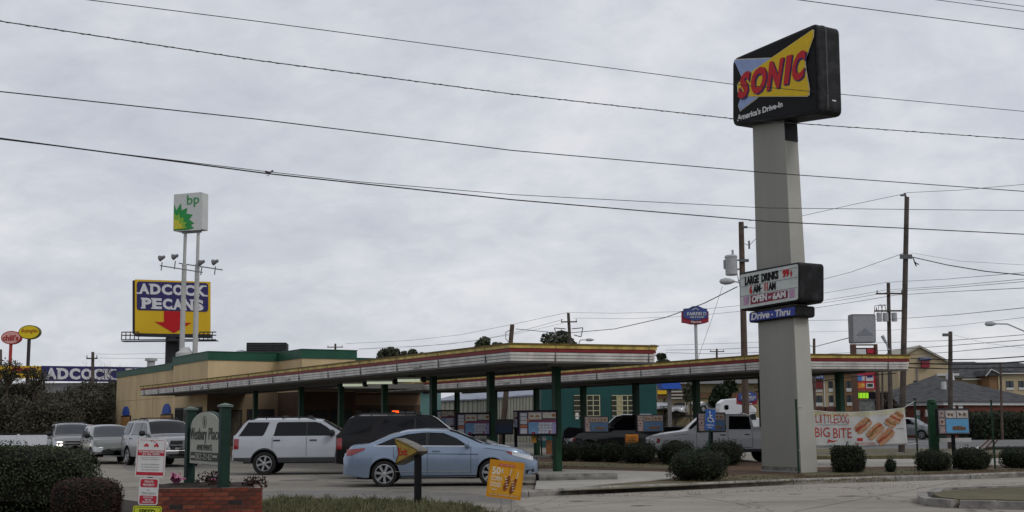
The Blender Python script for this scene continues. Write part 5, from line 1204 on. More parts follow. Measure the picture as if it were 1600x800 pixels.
# fuel price sign
O = at(1350, 560, 76); gs, Fg = tall('fuel_price_sign', 'grey square sign over a brown frame with card logos and green digital price', O, .05, 1260, 480, 4.444)
brf = mat('brown_frame', (.10, .055, .04), .7, .2); gry = mat('grey_cabinet', (.16, .16, .165), .5, .1)
part('top_cabinet', gry, gs, lambda b: b.prism(roundpoly(Fg.P([(312, 250), (483, 247), (480, 48), (305, 48)]), .12), 0, .5)); flat('face_panel', mat('grey_face', (.29, .30, .32), .4, .08), gs, roundpoly(Fg.P([(326, 242), (478, 240), (474, 58), (322, 58)]), .08), 0, .02)
flat('triangle_emblem', mat('grey_emblem', (.20, .21, .235), .5), gs, Fg.P([(345, 196), (465, 194), (405, 145)]), -.02, .02)
b = MB(); p0, p1 = Fg(345, 236), Fg(462, 205); b.text('CITGO', p0[0], p1[0], p0[1], p1[1], -.02, .0, depth=.02); b.build('faint_lettering', mat('grey_faint', (.36, .37, .39), .5), gs)
def gb_(name, m, x0, y0, x1, y1, y=0, t=.02, **k):
    a, c = Fg(x0, y1), Fg(x1, y0); return part(name, m, gs, lambda b: b.box(a[0], c[0], y-t, y, a[1], c[1]), **k)
for x0, x1 in ((313, 345), (478, 494)): a, c = Fg(x0, 250), Fg(x1, 250); part('frame_column', brf, gs, lambda b: b.box(a[0], c[0], .02, .35, 0, a[1]-.05))
gb_('frame_top', brf, 315, 256, 490, 266, .2, .15); gb_('frame_beam', brf, 345, 280, 480, 450, .3, .1); gb_('price_panel', white_s, 348, 290, 418, 330, .15); gb_('red_panel', rsg, 428, 288, 478, 320, .15)
gb_('red_panel', rsg, 340, 432, 484, 572, .15); cards = [(360, 472, 408, 512, (.08, .2, .5)), (418, 472, 468, 512, (.5, .5, .5)), (360, 524, 408, 562, (.6, .2, .04)), (420, 526, 472, 562, (.5, .5, .5))]
for i, (x0, y0, x1, y1, c_) in enumerate(cards): gb_('card_logo', mat('card%d' % i, c_, .5), x0, y0, x1, y1, .13, .02)
gb_('card_logo', navy, 424, 474, 464, 488, .11, .01); gb_('card_logo', mat('card_blue2', (.5, .5, .5)), 390, 476, 408, 510, .11, .01); gb_('card_logo', mat('dkgreen_card', (.02, .05, .03)), 428, 532, 464, 552, .11, .01); p = Fg(396, 542); part('card_logo', mat('card_amber', (.6, .38, .08)), gs, lambda b: b.prism(ell(p[0], p[1], .12, .1, 10), .10, .11))
gb_('display', blackp, 346, 588, 484, 638, .13); 
for k in range(4): gb_('lit_digit', mat('green_led', (.25, .55, .02), .5, 0, emit=.7), 354+k*21, 594, 371+k*21, 632, .11, .01)
gb_('lower_panel', mat('dull_panel', (.14, .145, .14), .7, .3, 6), 345, 645, 484, 720, .25)
# ---------------------------------------------------------------- buildings behind
teal = mat('teal_wall', (.015, .066, .064), .7, .1, .5); tealp = mat('pale_teal_wall', (.10, .20, .19), .7, .1, .5)
tan_h = mat('hotel_tan', (.40, .325, .21), .9, .06, .3); brn_h = mat('hotel_brick_brown', (.21, .12, .065), .9, .12, .5, bump=.2, bscale=8)
roofg = mat('grey_shingle', (.05, .051, .054), .95, .25, 1.5, bump=.3, bscale=6, col2=(.085, .085, .088), spec=.1); wtrim = mat('white_trim', (.50, .50, .50), .6, .08)
hglass = mat('hotel_window_glass', (.06, .07, .08), .15, .3, 1.5); brk = mat('red_brick_wall', (.105, .034, .024), .9, .16, 2.5, bump=.2, bscale=20)
mullion = mat('cream_mullion', (.42, .40, .27), .6)
T = at(950, 640, 80); tb = thing('teal_building', 'dark teal building with two cream barred windows behind the black pickup', 'building', (0, 80, 0))
X = lambda x, Y=80: xa(x, Y, 640)
part('wall', teal, tb, lambda b: b.box(X(846), X(1026.5), 0, 14, 0, 5.0)); part('eave_band', mat('teal_dark', (.015, .06, .055), .7), tb, lambda b: b.box(X(846)-.1, X(1026.5)+.1, -.15, 14.1, 5.0, 5.2))
for x0, x1 in ((897, 937), (956, 989)):
    a, c = X(x0), X(x1); z1, z0 = at(x0, 618, 80).z, at(x0, 650, 80).z
    wn = part('window', mat('dim_window', (.10, .095, .065), .3, .5, 5, col2=(.03, .035, .03)), tb, lambda b: b.box(a, c, -.03, 0.01, z0, z1))
    part('mullions', mullion, wn, lambda b: [b.box(a+(c-a)*k/4-.03, a+(c-a)*k/4+.03, -.07, -.032, z0, z1) for k in range(1, 5)]+[b.box(a, c, -.066, -.034, z0+(z1-z0)*k/4-.025, z0+(z1-z0)*k/4+.025) for k in range(0, 5)])
    part('blind', mat('yellow_blind', (.40, .36, .20), .6, .15), wn, lambda b: b.box(lerp(a, c, .28), lerp(a, c, .5), -.038, -.031, z0, z1))
part('notice', white_s, tb, lambda b: b.box(X(899), X(904), -.04, 0, at(900, 655, 80).z, at(900, 645, 80).z)); 
part('meter_pipe', mat('steel_grey', (0, 0, 0)), tb, lambda b: [b.tube((X(868), -.1, 0), (X(868), -.1, 3), .05), b.box(X(862), X(866), -.12, 0, 1.2, 1.9)])
t2 = thing('teal_shed', 'pale teal shed with a dark foot seen far under the canopy', 'building', (0, 112, 0))
part('wall', tealp, t2, lambda b: b.box(xa(600, 112), xa(681, 112), 0, 8, 1.6, 4.7)); part('wall_foot', mat('dark_foot', (.05, .055, .06), .8), t2, lambda b: b.box(xa(600, 112)-.01, xa(681, 112)+.01, -.02, 8, 0, 1.6)); part('roof', mat('pale_metal_roof', (.22, .25, .30), .5), t2, lambda b: b.prism([(-.5, 4.7), (8.5, 4.7), (4, 6.2)], xa(598, 112), xa(683, 112), ax='x'))
beige = mat('beige_metal_siding', (.36, .35, .285), .6, .08, .6); mroof = mat('blue_grey_metal_roof', (.19, .21, .27), .45, .12, 1, col2=(.26, .28, .36))
sh = thing('metal_shed', 'beige corrugated metal shed with a bluish roof behind the menu boards', 'building', (0, 0, 0))
Pz = [(-8.2, 127.5), (-3.25, 119.5), (3.9, 95.5), (7.5, 103), (4, 140)]
part('wall', beige, sh, lambda b: b.prism(Pz, 0, 3.95, ax='z'))
def ribs(b):
    for (p, q_) in ((Pz[0], Pz[1]), (Pz[1], Pz[2])):
        p, q_ = Vector((*p, 0)), Vector((*q_, 0)); d = (q_-p); n = int(d.length/.9); M0 = heading(d)
        for k in range(n): M = Matrix.Translation(p+d*((k+.5)/n)) @ Matrix.Rotation(M0, 4, 'Z'); b.box(-.04, .04, -.06, .02, 0, 3.93, M)
part('siding_ribs', mat('beige_rib', (.25, .24, .20), .6), sh, ribs)
def shr(b):
    e = [(-8.4, 127.2, 3.97), (-3.3, 119.0, 3.97), (4.0, 94.9, 3.97)]; r_ = [(-1, 131, 6.0), (3, 124, 6.0), (9.5, 99, 6.0)]
    b.grid([e, r_]); b.grid([[(x, y, z-.12) for x, y, z in e], e])
part('roof', mroof, sh, shr)
# hotel, left wing (behind the canopy) and right wing with gables
hl = thing('hotel_wing', 'tan and brown brick hotel wing with stacked windows seen under the right canopy', 'building', (0, 178, 0))
Yh = 178; XX = lambda x: xa(x, Yh, 600); ZZ = lambda y, x=1280: at(x, y, Yh).z
part('wall', tan_h, hl, lambda b: b.box(XX(1040), XX(1306), 0, 14, 0, ZZ(583))); part('wall', brn_h, hl, lambda b: b.box(XX(1306), XX(1410), -.6, 14, 0, ZZ(583)))
part('brick_base', mat('dull_brick', (.10, .045, .04), .9, .2), hl, lambda b: b.box(XX(1040), XX(1306), -.15, 0, 0, ZZ(636)))
part('roof', roofg, hl, lambda b: b.prism([(-1, ZZ(583)), (15, ZZ(583)), (7, ZZ(568))], XX(1036), XX(1412), ax='x')); part('eave', wtrim, hl, lambda b: [b.box(XX(1036), XX(1306)-.05, -1.0, -.9, ZZ(583)-.05, ZZ(581)), b.box(XX(1368), XX(1408), -.8, -.62, ZZ(591), ZZ(583)-.1)])
for x0, x1 in ((1112, 1122), (1140, 1150), (1272, 1284), (1294, 1301), (1320, 1328), (1398, 1401)):
    for y0, y1 in ((596, 607), (618, 629)):
        yy = -.6 if x0 > 1306 else 0
        w_ = part('window', hglass, hl, lambda b: b.box(XX(x0), XX(x1), yy-.05, yy+.02, ZZ(y1), ZZ(y0)))
        part('sill_panel', wtrim, w_, lambda b: b.box(XX(x0), XX(x1), yy-.1, yy, ZZ(y1+5.5), ZZ(y1)-.01)); part('mullion', trim_m, w_, lambda b: b.box((XX(x0)+XX(x1))/2-.05, (XX(x0)+XX(x1))/2+.05, yy-.08, yy-.05, ZZ(y1), ZZ(y0)))
part('downpipe', wtrim, hl, lambda b: b.box(XX(1294)-.7, XX(1294)-.55, -.15, 0, 0, ZZ(584))); part('red_awning', mat('red_awning', (.17, .03, .03), .6), hl, lambda b: b.box(XX(1262), XX(1285), -.3, 0, ZZ(607), ZZ(594)))
part('sign_panel', mat('sign_blue', (0, 0, 0)), hl, lambda b: b.box(XX(1262), XX(1286), -.6, -.35, ZZ(592), ZZ(583))); b = MB(); b.text('OPEN', XX(1264), XX(1284), ZZ(591), ZZ(584), -.6, .02, depth=.06); b.build('lettering', wtrim, hl)
bb_ = thing('low_brown_building', 'long tan and brown building with pale rails between the canopy posts', 'building', (0, 150, 0)); X2 = lambda x: xa(x, 150, 620)
part('wall', mat('dull_tan', (.27, .22, .13), .9, .1), bb_, lambda b: b.box(X2(1027), X2(1262), 0, 8, 0, at(1100, 600, 150).z)); part('brown_band', mat('dull_brown', (.15, .09, .05), .9, .1), bb_, lambda b: b.box(X2(1027), X2(1262), -.2, 0, at(1100, 622, 150).z, at(1100, 613, 150).z))
part('rail', wtrim, bb_, lambda b: [b.box(X2(1042), X2(1086), -.6, -.45, at(1060, y+1.0, 150).z, at(1060, y-.6, 150).z) for y in (612, 617, 622)])
part('yellow_panel', yb, bb_, lambda b: b.box(X2(1027), X2(1041), -.5, -.3, at(1030, 616, 150).z, at(1030, 610, 150).z)); part('roof', mat('dull_roof', (.12, .12, .12), .9), bb_, lambda b: b.prism([(-1, at(1100, 600, 150).z), (9, at(1100, 600, 150).z), (4, at(1100, 592, 150).z)], X2(1026), X2(1263), ax='x'))
pc = thing('pump_canopy', 'small bright blue canopy on a post beyond the parked transporter cars', 'canopy', at(1048, 660, 130).to_tuple()[:2]+(0,)); k_ = 130/1918
part('roof', mat('bright_blue_canopy', (.03, .10, .48), .5), pc, lambda b: b.prism([(-16*k_, at(1048, 598.5, 130).z), (14*k_, at(1048, 598.5, 130).z), (17*k_, at(1048, 608, 130).z), (-12*k_, at(1048, 608, 130).z)][::-1], -1, 3)); part('column', mat('grey_column', (.16, .15, .15), .7), pc, lambda b: b.box(-.25, .15, 0, .4, 0, at(1048, 608, 130).z))
hr = thing('hotel', 'large tan hotel with grey shingle roofs, gables and paired windows at right', 'building', (0, 160, 0)); Yr = 160; XR = lambda x, Y=Yr: xa(x, Y, 600); ZR = lambda y, x=1540, Y=Yr: at(x, y, Y).z
part('wall', tan_h, hr, lambda b: b.box(XR(1450), XR(1760), 0, 14, 0, ZR(590)))
def hip(b, x0, x1, rx0, rx1, y0, y1, ye, yr, ex=.8):
    e = ZR(ye); r_ = ZR(yr); A, B_, C_, D_ = (XR(x0), y0-ex, e), (XR(x1), y0-ex, e), (XR(x1), y1, e), (XR(x0), y1, e); E_, F_ = (XR(rx0), (y0+y1)/2, r_), (XR(rx1), (y0+y1)/2, r_)
    b.add([A, B_, C_, D_, E_, F_], [(0, 1, 5, 4), (1, 2, 5), (2, 3, 4, 5), (3, 0, 4), (3, 2, 1, 0)])
part('roof', roofg, hr, lambda b: [hip(b, 1425, 1600, 1462, 1556, 0, 14, 590, 561), ]); part('roof', roofg, hr, lambda b: [hip(b, 1545, 1800, 1575, 1640, 4, 18, 592, 560)])
part('gable_wall', tan_h, hr, lambda b: b.prism([(XR(1393), 0), (XR(1470), 0), (XR(1470), ZR(569, 1430)), (XR(1427), ZR(546, 1430)), (XR(1393), ZR(563, 1430))], -3, 8))
def gt(b):
    for (x0, y0), (x1, y1) in (((1393, 563), (1427, 545)), ((1427, 545), (1471, 569))):
        b.prism([(XR(x0), ZR(y0, 1430)), (XR(x1), ZR(y1, 1430)), (XR(x1), ZR(y1, 1430)+.28), (XR(x0), ZR(y0, 1430)+.28)], -3.35, 8)
part('gable_trim', mat('pale_gable_trim', (.33, .31, .26), .7), hr, gt)
part('wing_wall', tan_h, hr, lambda b: b.box(XR(1541), XR(1592), -4, 0, 0, ZR(586))); part('wing_wall', brn_h, hr, lambda b: [b.box(XR(1528), XR(1541), -3.9, 0, 0, ZR(586))]); part('wing_wall', brn_h, hr, lambda b: b.box(XR(1592), XR(1630), -2, 0, 0, ZR(592)))
part('wing_roof', roofg, hr, lambda b: b.prism([(XR(1522), ZR(589)), (XR(1530), ZR(579.5)), (XR(1594), ZR(584.5)), (XR(1594), ZR(586.2))][::-1], -4.3, 4)); part('wing_eave', wtrim, hr, lambda b: b.box(XR(1541), XR(1595), -4.45, -4.3, ZR(586.6), ZR(585.0))); part('wing_eave', wtrim, hr, lambda b: b.prism([(XR(1521), ZR(590)), (XR(1530), ZR(580)), (XR(1541), ZR(585.4)), (XR(1541), ZR(584)), (XR(1530), ZR(578.5)), (XR(1521), ZR(588.5))], -4.45, -4.3)); part('wing_eave', wtrim, hr, lambda b: b.box(XR(1498), XR(1533), -1.5, -1.3, ZR(593.6), ZR(592)))
for x0, x1 in ((1552.5, 1564), (1571.5, 1582)):
    w_ = part('window', hglass, hr, lambda b: b.box(XR(x0), XR(x1), -4.06, -3.99, ZR(607), ZR(597))); part('sill_panel', wtrim, w_, lambda b: b.box(XR(x0), XR(x1), -4.1, -4, ZR(611), ZR(607)-.01)); part('mullion', trim_m, w_, lambda b: b.box((XR(x0)+XR(x1))/2-.05, (XR(x0)+XR(x1))/2+.05, -4.1, -4.06, ZR(607), ZR(597)))
part('porch_eave', wtrim, hr, lambda b: b.box(XR(1450), XR(1484), -3.6, -3.1, ZR(588), ZR(584.5))); part('dark_vent', trim_m, hr, lambda b: b.box(XR(1416), XR(1424), -3.05, -3, ZR(601), ZR(595)))
part('downpipe', mat('steel_grey', (0, 0, 0)), hr, lambda b: b.box(XR(1421), XR(1422.5), -3.2, -3.0, 0, ZR(575)))
wsn = part('wall_sign_blue', mat('hotel_blue', (0, 0, 0)), hr, lambda b: b.prism(Face((0, 0, 0), 0).P([]) or [(XR(1424), ZR(564)), (XR(1444), ZR(564)), (XR(1442), ZR(559.5)), (XR(1426), ZR(559.5))], -3.5, -3.05)); part('wall_sign_red', mat('hotel_red', (0, 0, 0)), hr, lambda b: b.box(XR(1428), XR(1440), -3.5, -3.05, ZR(575), ZR(566)))
b = MB(); b.text('FAIRFIELD', XR(1426), XR(1443), ZR(563), ZR(560.3), -3.5, .01, depth=.05); b.build('lettering', white_s, hr)
# brick building with hipped roof
A_, B_, C_ = Vector((xa(1476, 105), 105, 0)), Vector((xa(1642, 113), 113, 0)), Vector((xa(1340, 114), 114, 0)); D_ = B_+C_-A_
eh = at(1476, 627.5, 105).z; bk_ = thing('brick_building', 'low red brick building under a broad grey hipped roof at right', 'building', (A_.x, A_.y, 0))
Lx = [p-A_ for p in (A_, B_, D_, C_)]; cen = sum(Lx, Vector())/4
part('wall', brk, bk_, lambda b: b.prism([((p*.96+cen*.04).x, (p*.96+cen*.04).y) for p in Lx], 0, eh-.3, ax='z')); part('white_eave', wtrim, bk_, lambda b: b.prism([(p.x, p.y) for p in Lx], eh-.3, eh, ax='z'))
ap = at(1460, 586.5, 122)-A_; ap.z = at(1460, 586.5, 122).z
part('roof', roofg, bk_, lambda b: b.add([tuple(p+(p-cen).normalized()*.3+Vector((0, 0, eh+.01))) for p in Lx]+[tuple(ap)], [(0, 1, 4), (1, 2, 4), (2, 3, 4), (3, 0, 4), (3, 2, 1, 0)]))
def wallp(t, z, side=1, o=.06):   # point on the front wall
    p = Lx[0].lerp(Lx[1] if side else Lx[3], t)*.96+cen*.04; return Vector((p.x, p.y-o, z))
zf = lambda y: at(1530, y, 107).z
def quad(b, t0, t1, z0, z1, side=1, o=.08):
    a, c = wallp(t0, 0, side, o), wallp(t1, 0, side, o); b.add([(a.x, a.y, z0), (c.x, c.y, z0), (c.x, c.y, z1), (a.x, a.y, z1), (a.x, a.y+.1, z0), (c.x, c.y+.1, z0), (c.x, c.y+.1, z1), (a.x, a.y+.1, z1)], [(0, 1, 2, 3), (4, 7, 6, 5), (0, 4, 5, 1), (3, 2, 6, 7), (1, 5, 6, 2), (0, 3, 7, 4)])
part('window', mat('white_board', (.55, .55, .55), .6), bk_, lambda b: [quad(b, .335, .385, zf(657), zf(645)), quad(b, .42, .465, zf(657), zf(645))]); part('roof_vent', wtrim, bk_, lambda b: b.tube((2.4, 6.5, eh+1.2), (2.4, 6.5, eh+1.9), .22, n=10)); part('roof_dome', wtrim, bk_, lambda b: b.tube((ap.x+1, ap.y-1.5, ap.z-.8), (ap.x+1, ap.y-1.5, ap.z+.3), .5, .3, 8))
part('door', mat('green_glass_door', (.15, .22, .20), .3), bk_, lambda b: quad(b, .28, .33, .6, zf(645), 0)); 
def num(b):
    a, c = wallp(.36, 0, 0, .1), wallp(.30, 0, 0, .1); b.text('50', a.x, c.x, zf(648), zf(640), (a.y+c.y)/2-.35, .02, depth=.4)
part('number', mat('white_board', (0, 0, 0)), bk_, num)
part('white_window', wtrim, bk_, lambda b: [quad(b, .06+k*.07, .10+k*.07, zf(638), zf(630)) for k in range(2)])
# white vinyl fence on the left
vin = mat('white_vinyl', (.62, .64, .68), .5, .06)
vf = thing('vinyl_fence', 'low white vinyl fence with a dark top rail behind the clipped hedge at left', 'fence', (0, 72, 0)); zt_ = at(30, 679, 72).z
for k in range(9):
    x0 = -35+k*2.0; part('panel', vin, vf, lambda b: b.box(x0+.06, x0+1.94, 0, .04, .05, zt_-.03)); part('post', vin, vf, lambda b: b.box(x0-.06, x0+.06, -.05, .09, 0, zt_+.03))
part('top_rail', trim_m, vf, lambda b: b.box(-35, -17.1, -.03, .06, zt_+.03, zt_+.10))
# ---------------------------------------------------------------- poles and wires
wood = mat('weathered_pole', (.085, .07, .06), .9, .3, 3, bump=.4, bscale=14); wood2 = mat('tan_pole', (.095, .068, .055), .9, .25, 3, bump=.4, bscale=14); wire_m = mat('wire_black', (.018, .018, .02), .6, 0); wire_g = mat('wire_grey', (.06, .06, .065), .6, 0)
steel = mat('transformer_grey', (.36, .37, .38), .5, .1); insul = mat('insulator_grey', (.12, .12, .13), .5)
def pole(label, xt, yt, xb, yb, Y, r=.16, m=wood, arms=(), group=None):
    top = at(xt, yt, Y); d1 = at(xb, yb, Y); s_ = (top.x-d1.x)/(top.z-d1.z); base = Vector((d1.x-s_*d1.z, Y, 0))
    o = thing('utility_pole', label, 'utility pole', base, 0, group)
    part('pole', m, o, lambda b: b.tube((0, 0, 0), top-base, r*1.2, r*.85, 10), smooth=True)
    for (dz, hw, tw) in arms:
        t = 1-dz/top.z; c = (top-base)*t
        part('crossarm', m, o, lambda b: b.box(c.x-hw, c.x+hw, -.16-r, -r, c.z-.06, c.z+.06)); [part('insulator', insul, o, lambda b: b.tube((c.x+sx*hw*.9, -.1-r, c.z+.06), (c.x+sx*hw*.9, -.1-r, c.z+.3), .05, .03, 6)) for sx in (-1, 1)]
    return o, top
pA, tA = pole('thick bare utility pole between the right canopy end and the brick building', 1417, 308, 1408.5, 712, 56, .13)
part('top_insulator', insul, pA, lambda b: [b.tube(tA-pA.location+Vector((-.05, 0, 0)), tA-pA.location+Vector((-.1, 0, .2)), .05), b.box((tA-pA.location).x-.3, (tA-pA.location).x-.05, -.05, .05, (tA-pA.location).z+.05, (tA-pA.location).z+.12)])
c_ = at(1413, 400, 56)-pA.location; part('cable_clamp', insul, pA, lambda b: [b.box(c_.x-.25, c_.x+.3, -.2, -.1, c_.z-.15, c_.z+.05), b.path([(c_.x+.35, -.1, c_.z-.05), (c_.x+.5, -.1, c_.z-.5), (c_.x+.42, -.1, c_.z-.3), (c_.x+.62, -.1, c_.z-.42)], .03, 4)])
pB, tB = pole('brown utility pole with grey transformer and street lamp left of the pylon', 1158, 347, 1165, 640, 66, .17, wood2)
t_ = at(1142, 415, 66)-pB.location; part('transformer', steel, pB, lambda b: [b.lathe([(.28, t_.z-.55), (.33, t_.z-.5), (.33, t_.z+.42), (.36, t_.z+.45), (.3, t_.z+.55), (.05, t_.z+.6)], 18, c=(t_.x, -.1, 0), cap=True), b.tube((t_.x+.1, -.1, t_.z+.55), (t_.x+.1, -.1, t_.z+.85), .06), b.tube((t_.x+.3, 0, t_.z+.3), (t_.x+.6, 0, t_.z+.3), .05), b.tube((t_.x+.3, 0, t_.z-.2), (t_.x+.7, 0, t_.z-.2), .05), b.tube((t_.x-.38, -.1, t_.z-.2), (t_.x-.38, -.1, t_.z+.3), .05)], smooth=True)
l_ = at(1134, 441, 66)-pB.location
part('lamp_head', steel, pB, lambda b: b.lathe([(.02, -.42), (.13, -.34), (.19, -.1), (.16, .15), (.06, .42)], 12, c=(l_.x, -.4, l_.z), ax='x'), smooth=True); part('lamp_arm', steel, pB, lambda b: b.path([(l_.x+.3, -.4, l_.z), (l_.x+.7, -.3, l_.z-.05), (l_.x+.95, -.05, l_.z+.05)], .04))
cz = at(1160, 400, 66)-pB.location; part('hardware', insul, pB, lambda b: [b.path([(cz.x-.1, -.1, cz.z-2.2), (cz.x-.5, -.1, cz.z-.2)], .02), b.box(cz.x-.0, cz.x+.3, -.2, 0, tB.z-.35, tB.z-.25), b.path([(cz.x+.2, 0, tB.z-.3), (cz.x+.9, 0, tB.z-.35), (cz.x+.8, 0, tB.z-.9), (cz.x+.4, 0, tB.z-1.3), (cz.x+.1, 0, tB.z-1.2)], .015), b.tube((cz.x+.38, -.05, tB.z-1.5), (cz.x+.38, -.05, tB.z-1.05), .05), b.box(cz.x-.2, cz.x+.3, -.25, -.1, cz.z-.35, cz.z-.2), b.path([(cz.x-.3, -.2, l_.z+.1), (cz.x-.1, -.3, l_.z-.2), (cz.x, -.2, l_.z+.15), (cz.x-.25, -.2, l_.z-.25)], .035)])
pC, tC = pole('distant pole carrying a cluster of grey transformers behind the fuel sign', 1388, 442, 1391.5, 640, 98, .17, wood, ((.9, 1.1, 0), (2.3, 1.2, 0)))
cz = at(1381, 496, 98)-pC.location; part('transformer', steel, pC, lambda b: [b.tube((cz.x+dx_, -.3, cz.z-.35), (cz.x+dx_, -.3, cz.z+.35), .22, n=10) for dx_ in (-.45, 0.05, .75)]); part('wire_loop', insul, pC, lambda b: [b.path([(cz.x-.9+.3*k, -.4, cz.z+.2), (cz.x-.8+.3*k, -.4, cz.z+.9), (cz.x-.3+.3*k, -.4, cz.z+1.0), (cz.x-.2+.3*k, -.4, cz.z+.4)], .03, 4) for k in range(3)]); part('lamp', steel, pC, lambda b: [b.tube((cz.x-.3, -.3, cz.z-1.5), (cz.x+.0, -.3, cz.z-2.1), .14, .1, 8), b.path([(cz.x+0, -.3, cz.z-2.1), (cz.x+.1, -.3, cz.z-2.6), (cz.x+.5, 0, cz.z-2.6)], .05)])
pD, tD = pole('plain pole in front of the brick building roof', 1485, 518, 1485, 700, 62, .12, wood)
part('top_bracket', insul, pD, lambda b: b.box(-.1, .25, -.15, -.05, tD.z-.25, tD.z-.1))
pole('thin far pole in front of the hotel wing windows', 1563, 566, 1565, 640, 95, .09, wood2)
pole('thin far pole left of the transformer cluster', 1378.5, 575, 1379, 630, 90, .08, wood)
pE, tE = pole('leaning pole top rising behind the middle of the front canopy', 800.5, 507, 787, 655, 92, .19, wood2); part('cable_loop', insul, pE, lambda b: b.path([(tE.x-pE.location.x-.1, -.2, tE.z-.4), (tE.x-pE.location.x-.5, -.2, tE.z-.6), (tE.x-pE.location.x-.5, -.2, tE.z-1.1), (tE.x-pE.location.x-.15, -.2, tE.z-1.5)], .035, 4))
pF, tF = pole('far pole with crossarms and looped cables above the round tree', 888, 489, 892, 560, 120, .17, wood, ((.9, .8, 0),))
cz = tF-pF.location; part('cable_loops', insul, pF, lambda b: [b.path([(cz.x+s_*.3, -.3, cz.z-1.6), (cz.x+s_*1.4, -.3, cz.z-1.5), (cz.x+s_*1.2, -.3, cz.z-2.4), (cz.x+s_*.5, -.3, cz.z-2.2)], .06, 4) for s_ in (-1, 1)]); part('transformer', steel, pF, lambda b: [b.tube((cz.x+.2+s_, -.4, cz.z-4.2), (cz.x+.2+s_, -.4, cz.z-3.2), .3, n=10) for s_ in (-.2, .9, 1.5)])
pG, tG = pole('small pole between the fuel sign and the pylon', 1272, 529, 1272.5, 640, 110, .14, wood2); pole('far tiny pole with one crossarm right of the front canopy end', 1120, 545, 1120, 600, 170, .16, wood, ((.4, 1.0, 0),)); pole('far tiny pole with one crossarm above the green parapet', 524, 537, 524, 600, 170, .16, wood, ((.5, 1.1, 0),)); pH, tH = pole('far pole in front of the long navy store sign', 145, 550, 145, 620, 112, .16, wood, ((.6, .5, 0),)); pole('thin grey pole at the left edge', 1.5, 546, 1.5, 640, 130, .14, wood)
lamp = thing('street_lamp', 'cobra head street lamp reaching in from the right edge', 'street lamp', (xa(1690, 88), 88, 0)); lz = at(1548, 506, 88)-lamp.location
part('head', steel, lamp, lambda b: b.lathe([(.02, -.45), (.17, -.3), (.17, .1), (.06, .4)], 10, c=(lz.x, 0, lz.z), ax='x'), smooth=True); part('arm', steel, lamp, lambda b: b.path([(lz.x+.3, 0, lz.z), (lz.x+1.2, 0, lz.z-.02), (lz.x+2.5, 0, lz.z-.6), (lz.x+4.5, 0, lz.z-1.6), (0, 0, lz.z-2.3)], .05, 6)); part('pole', steel, lamp, lambda b: b.tube((0, 0, 0), (0, 0, lz.z-2.2), .12, .08, 10))
for x, y, Y, lab in ((920, 531, 115, 'tiny street lamp head above the middle of the front canopy'), (1020, 541, 100, 'tiny street lamp head beside the front canopy end')):
    l2 = thing('street_lamp', lab, 'street lamp', (xa(x-16, Y), Y, 0)); z = at(x, y, Y)-l2.location
    part('head', steel, l2, lambda b: b.lathe([(.02, -.3), (.14, -.2), (.14, .2), (.04, .5)], 8, c=(z.x, 0, z.z), ax='x'), smooth=True); part('arm', steel, l2, lambda b: [b.path([(z.x-.3, 0, z.z), (z.x-.8, 0, z.z), (0, 0, z.z-.7)], .05, 5), b.tube((0, 0, 0), (0, 0, z.z-.7), .1, n=6)])
ch = thing('roof_chimney', 'small grey chimney stack behind the restaurant parapet', 'chimney', (xa(233, 112), 112, 0)); part('flue', steel, ch, lambda b: [b.tube((0, 0, 0), (0, 0, at(233, 564, 112).z), .35, n=10), b.tube((0, 0, at(233, 564, 112).z), (0, 0, at(233, 560, 112).z), .55, n=10)])
def wire(label, pts, r=.012, sag=0, m=wire_m, twist=0):
    P = []
    for a, c in zip(pts, pts[1:]):
        n = 14
        for k in range(n):
            t = k/n; p = a.lerp(c, t); P.append(Vector((p.x, p.y, p.z-4*sag*t*(1-t))))
    P.append(pts[-1]); b = MB(); b.path(P, r, 4)
    if twist:
        Q = [p+Vector((0, math.cos(i*2.4), math.sin(i*2.4)))*r*1.6 for i, p in enumerate([P[0].lerp(P[-1], k/240)*0+ (lambda f: P[int(f)].lerp(P[min(int(f)+1, len(P)-1)], f-int(f)))(k/240*(len(P)-1)) for k in range(241)])]
        b.path(Q, r*.5, 3)
    return tag(b.build('power_line', m), label, 'cable')
def span(label, L, Rr, zl, r, ext=.12, **k):        # level wire between two sighted points, carried on past both ends
    def pz(x, y, z): d = ray(x, y); t = (z-EYE)/d.z; return Vector((d.x*t, d.y*t, z))
    a, c = pz(*L, zl), pz(*Rr, zl); d = c-a; return wire(label, [a-d*ext, a, c, c+d*ext], r, **k)
def mid(label, pts, zl, r, **k):
    def pz(x, y, z): d = ray(x, y); t = (z-EYE)/d.z; return Vector((d.x*t, d.y*t, z))
    P = [pz(x, y, zl) for x, y in pts]; P = [P[0]+(P[0]-P[1]).normalized()*40]+P+[P[-1]+(P[-1]-P[-2]).normalized()*60]; return wire(label, P, r, **k)
mid('highest thin power line, crossing the face of the black cabinet', [(140, 0), (400, 33), (800, 86), (1140, 131), (1600, 174)], 9.7, .009)
mid('second power line from the top, twisted, passing under the black cabinet', [(0, 33), (400, 94), (800, 147), (1150, 186), (1600, 218)], 9.0, .011, twist=1)
mid('third power line down, crossing the middle of the pylon', [(0, 143), (400, 186), (800, 235), (1200, 270), (1600, 299)], 8.1, .013)
mid('thickest and lowest of the near power lines', [(0, 216), (416, 271), (800, 312), (1200, 346), (1600, 366)], 7.2, .017)
mid('thin line running just above the thickest near power line', [(0, 217.5), (416, 268), (560, 284), (800, 304), (1200, 325), (1600, 329)], 7.22, .009)
mid('thin line crossing the top right corner', [(1250, 0), (1400, 20), (1600, 46)], 11, .010); mid('very thin line at the extreme top right', [(1465, 0), (1600, 18)], 11.5, .008); mid('upper of the very thin lines at the extreme top right', [(1525, 0), (1600, 10)], 11.6, .008)
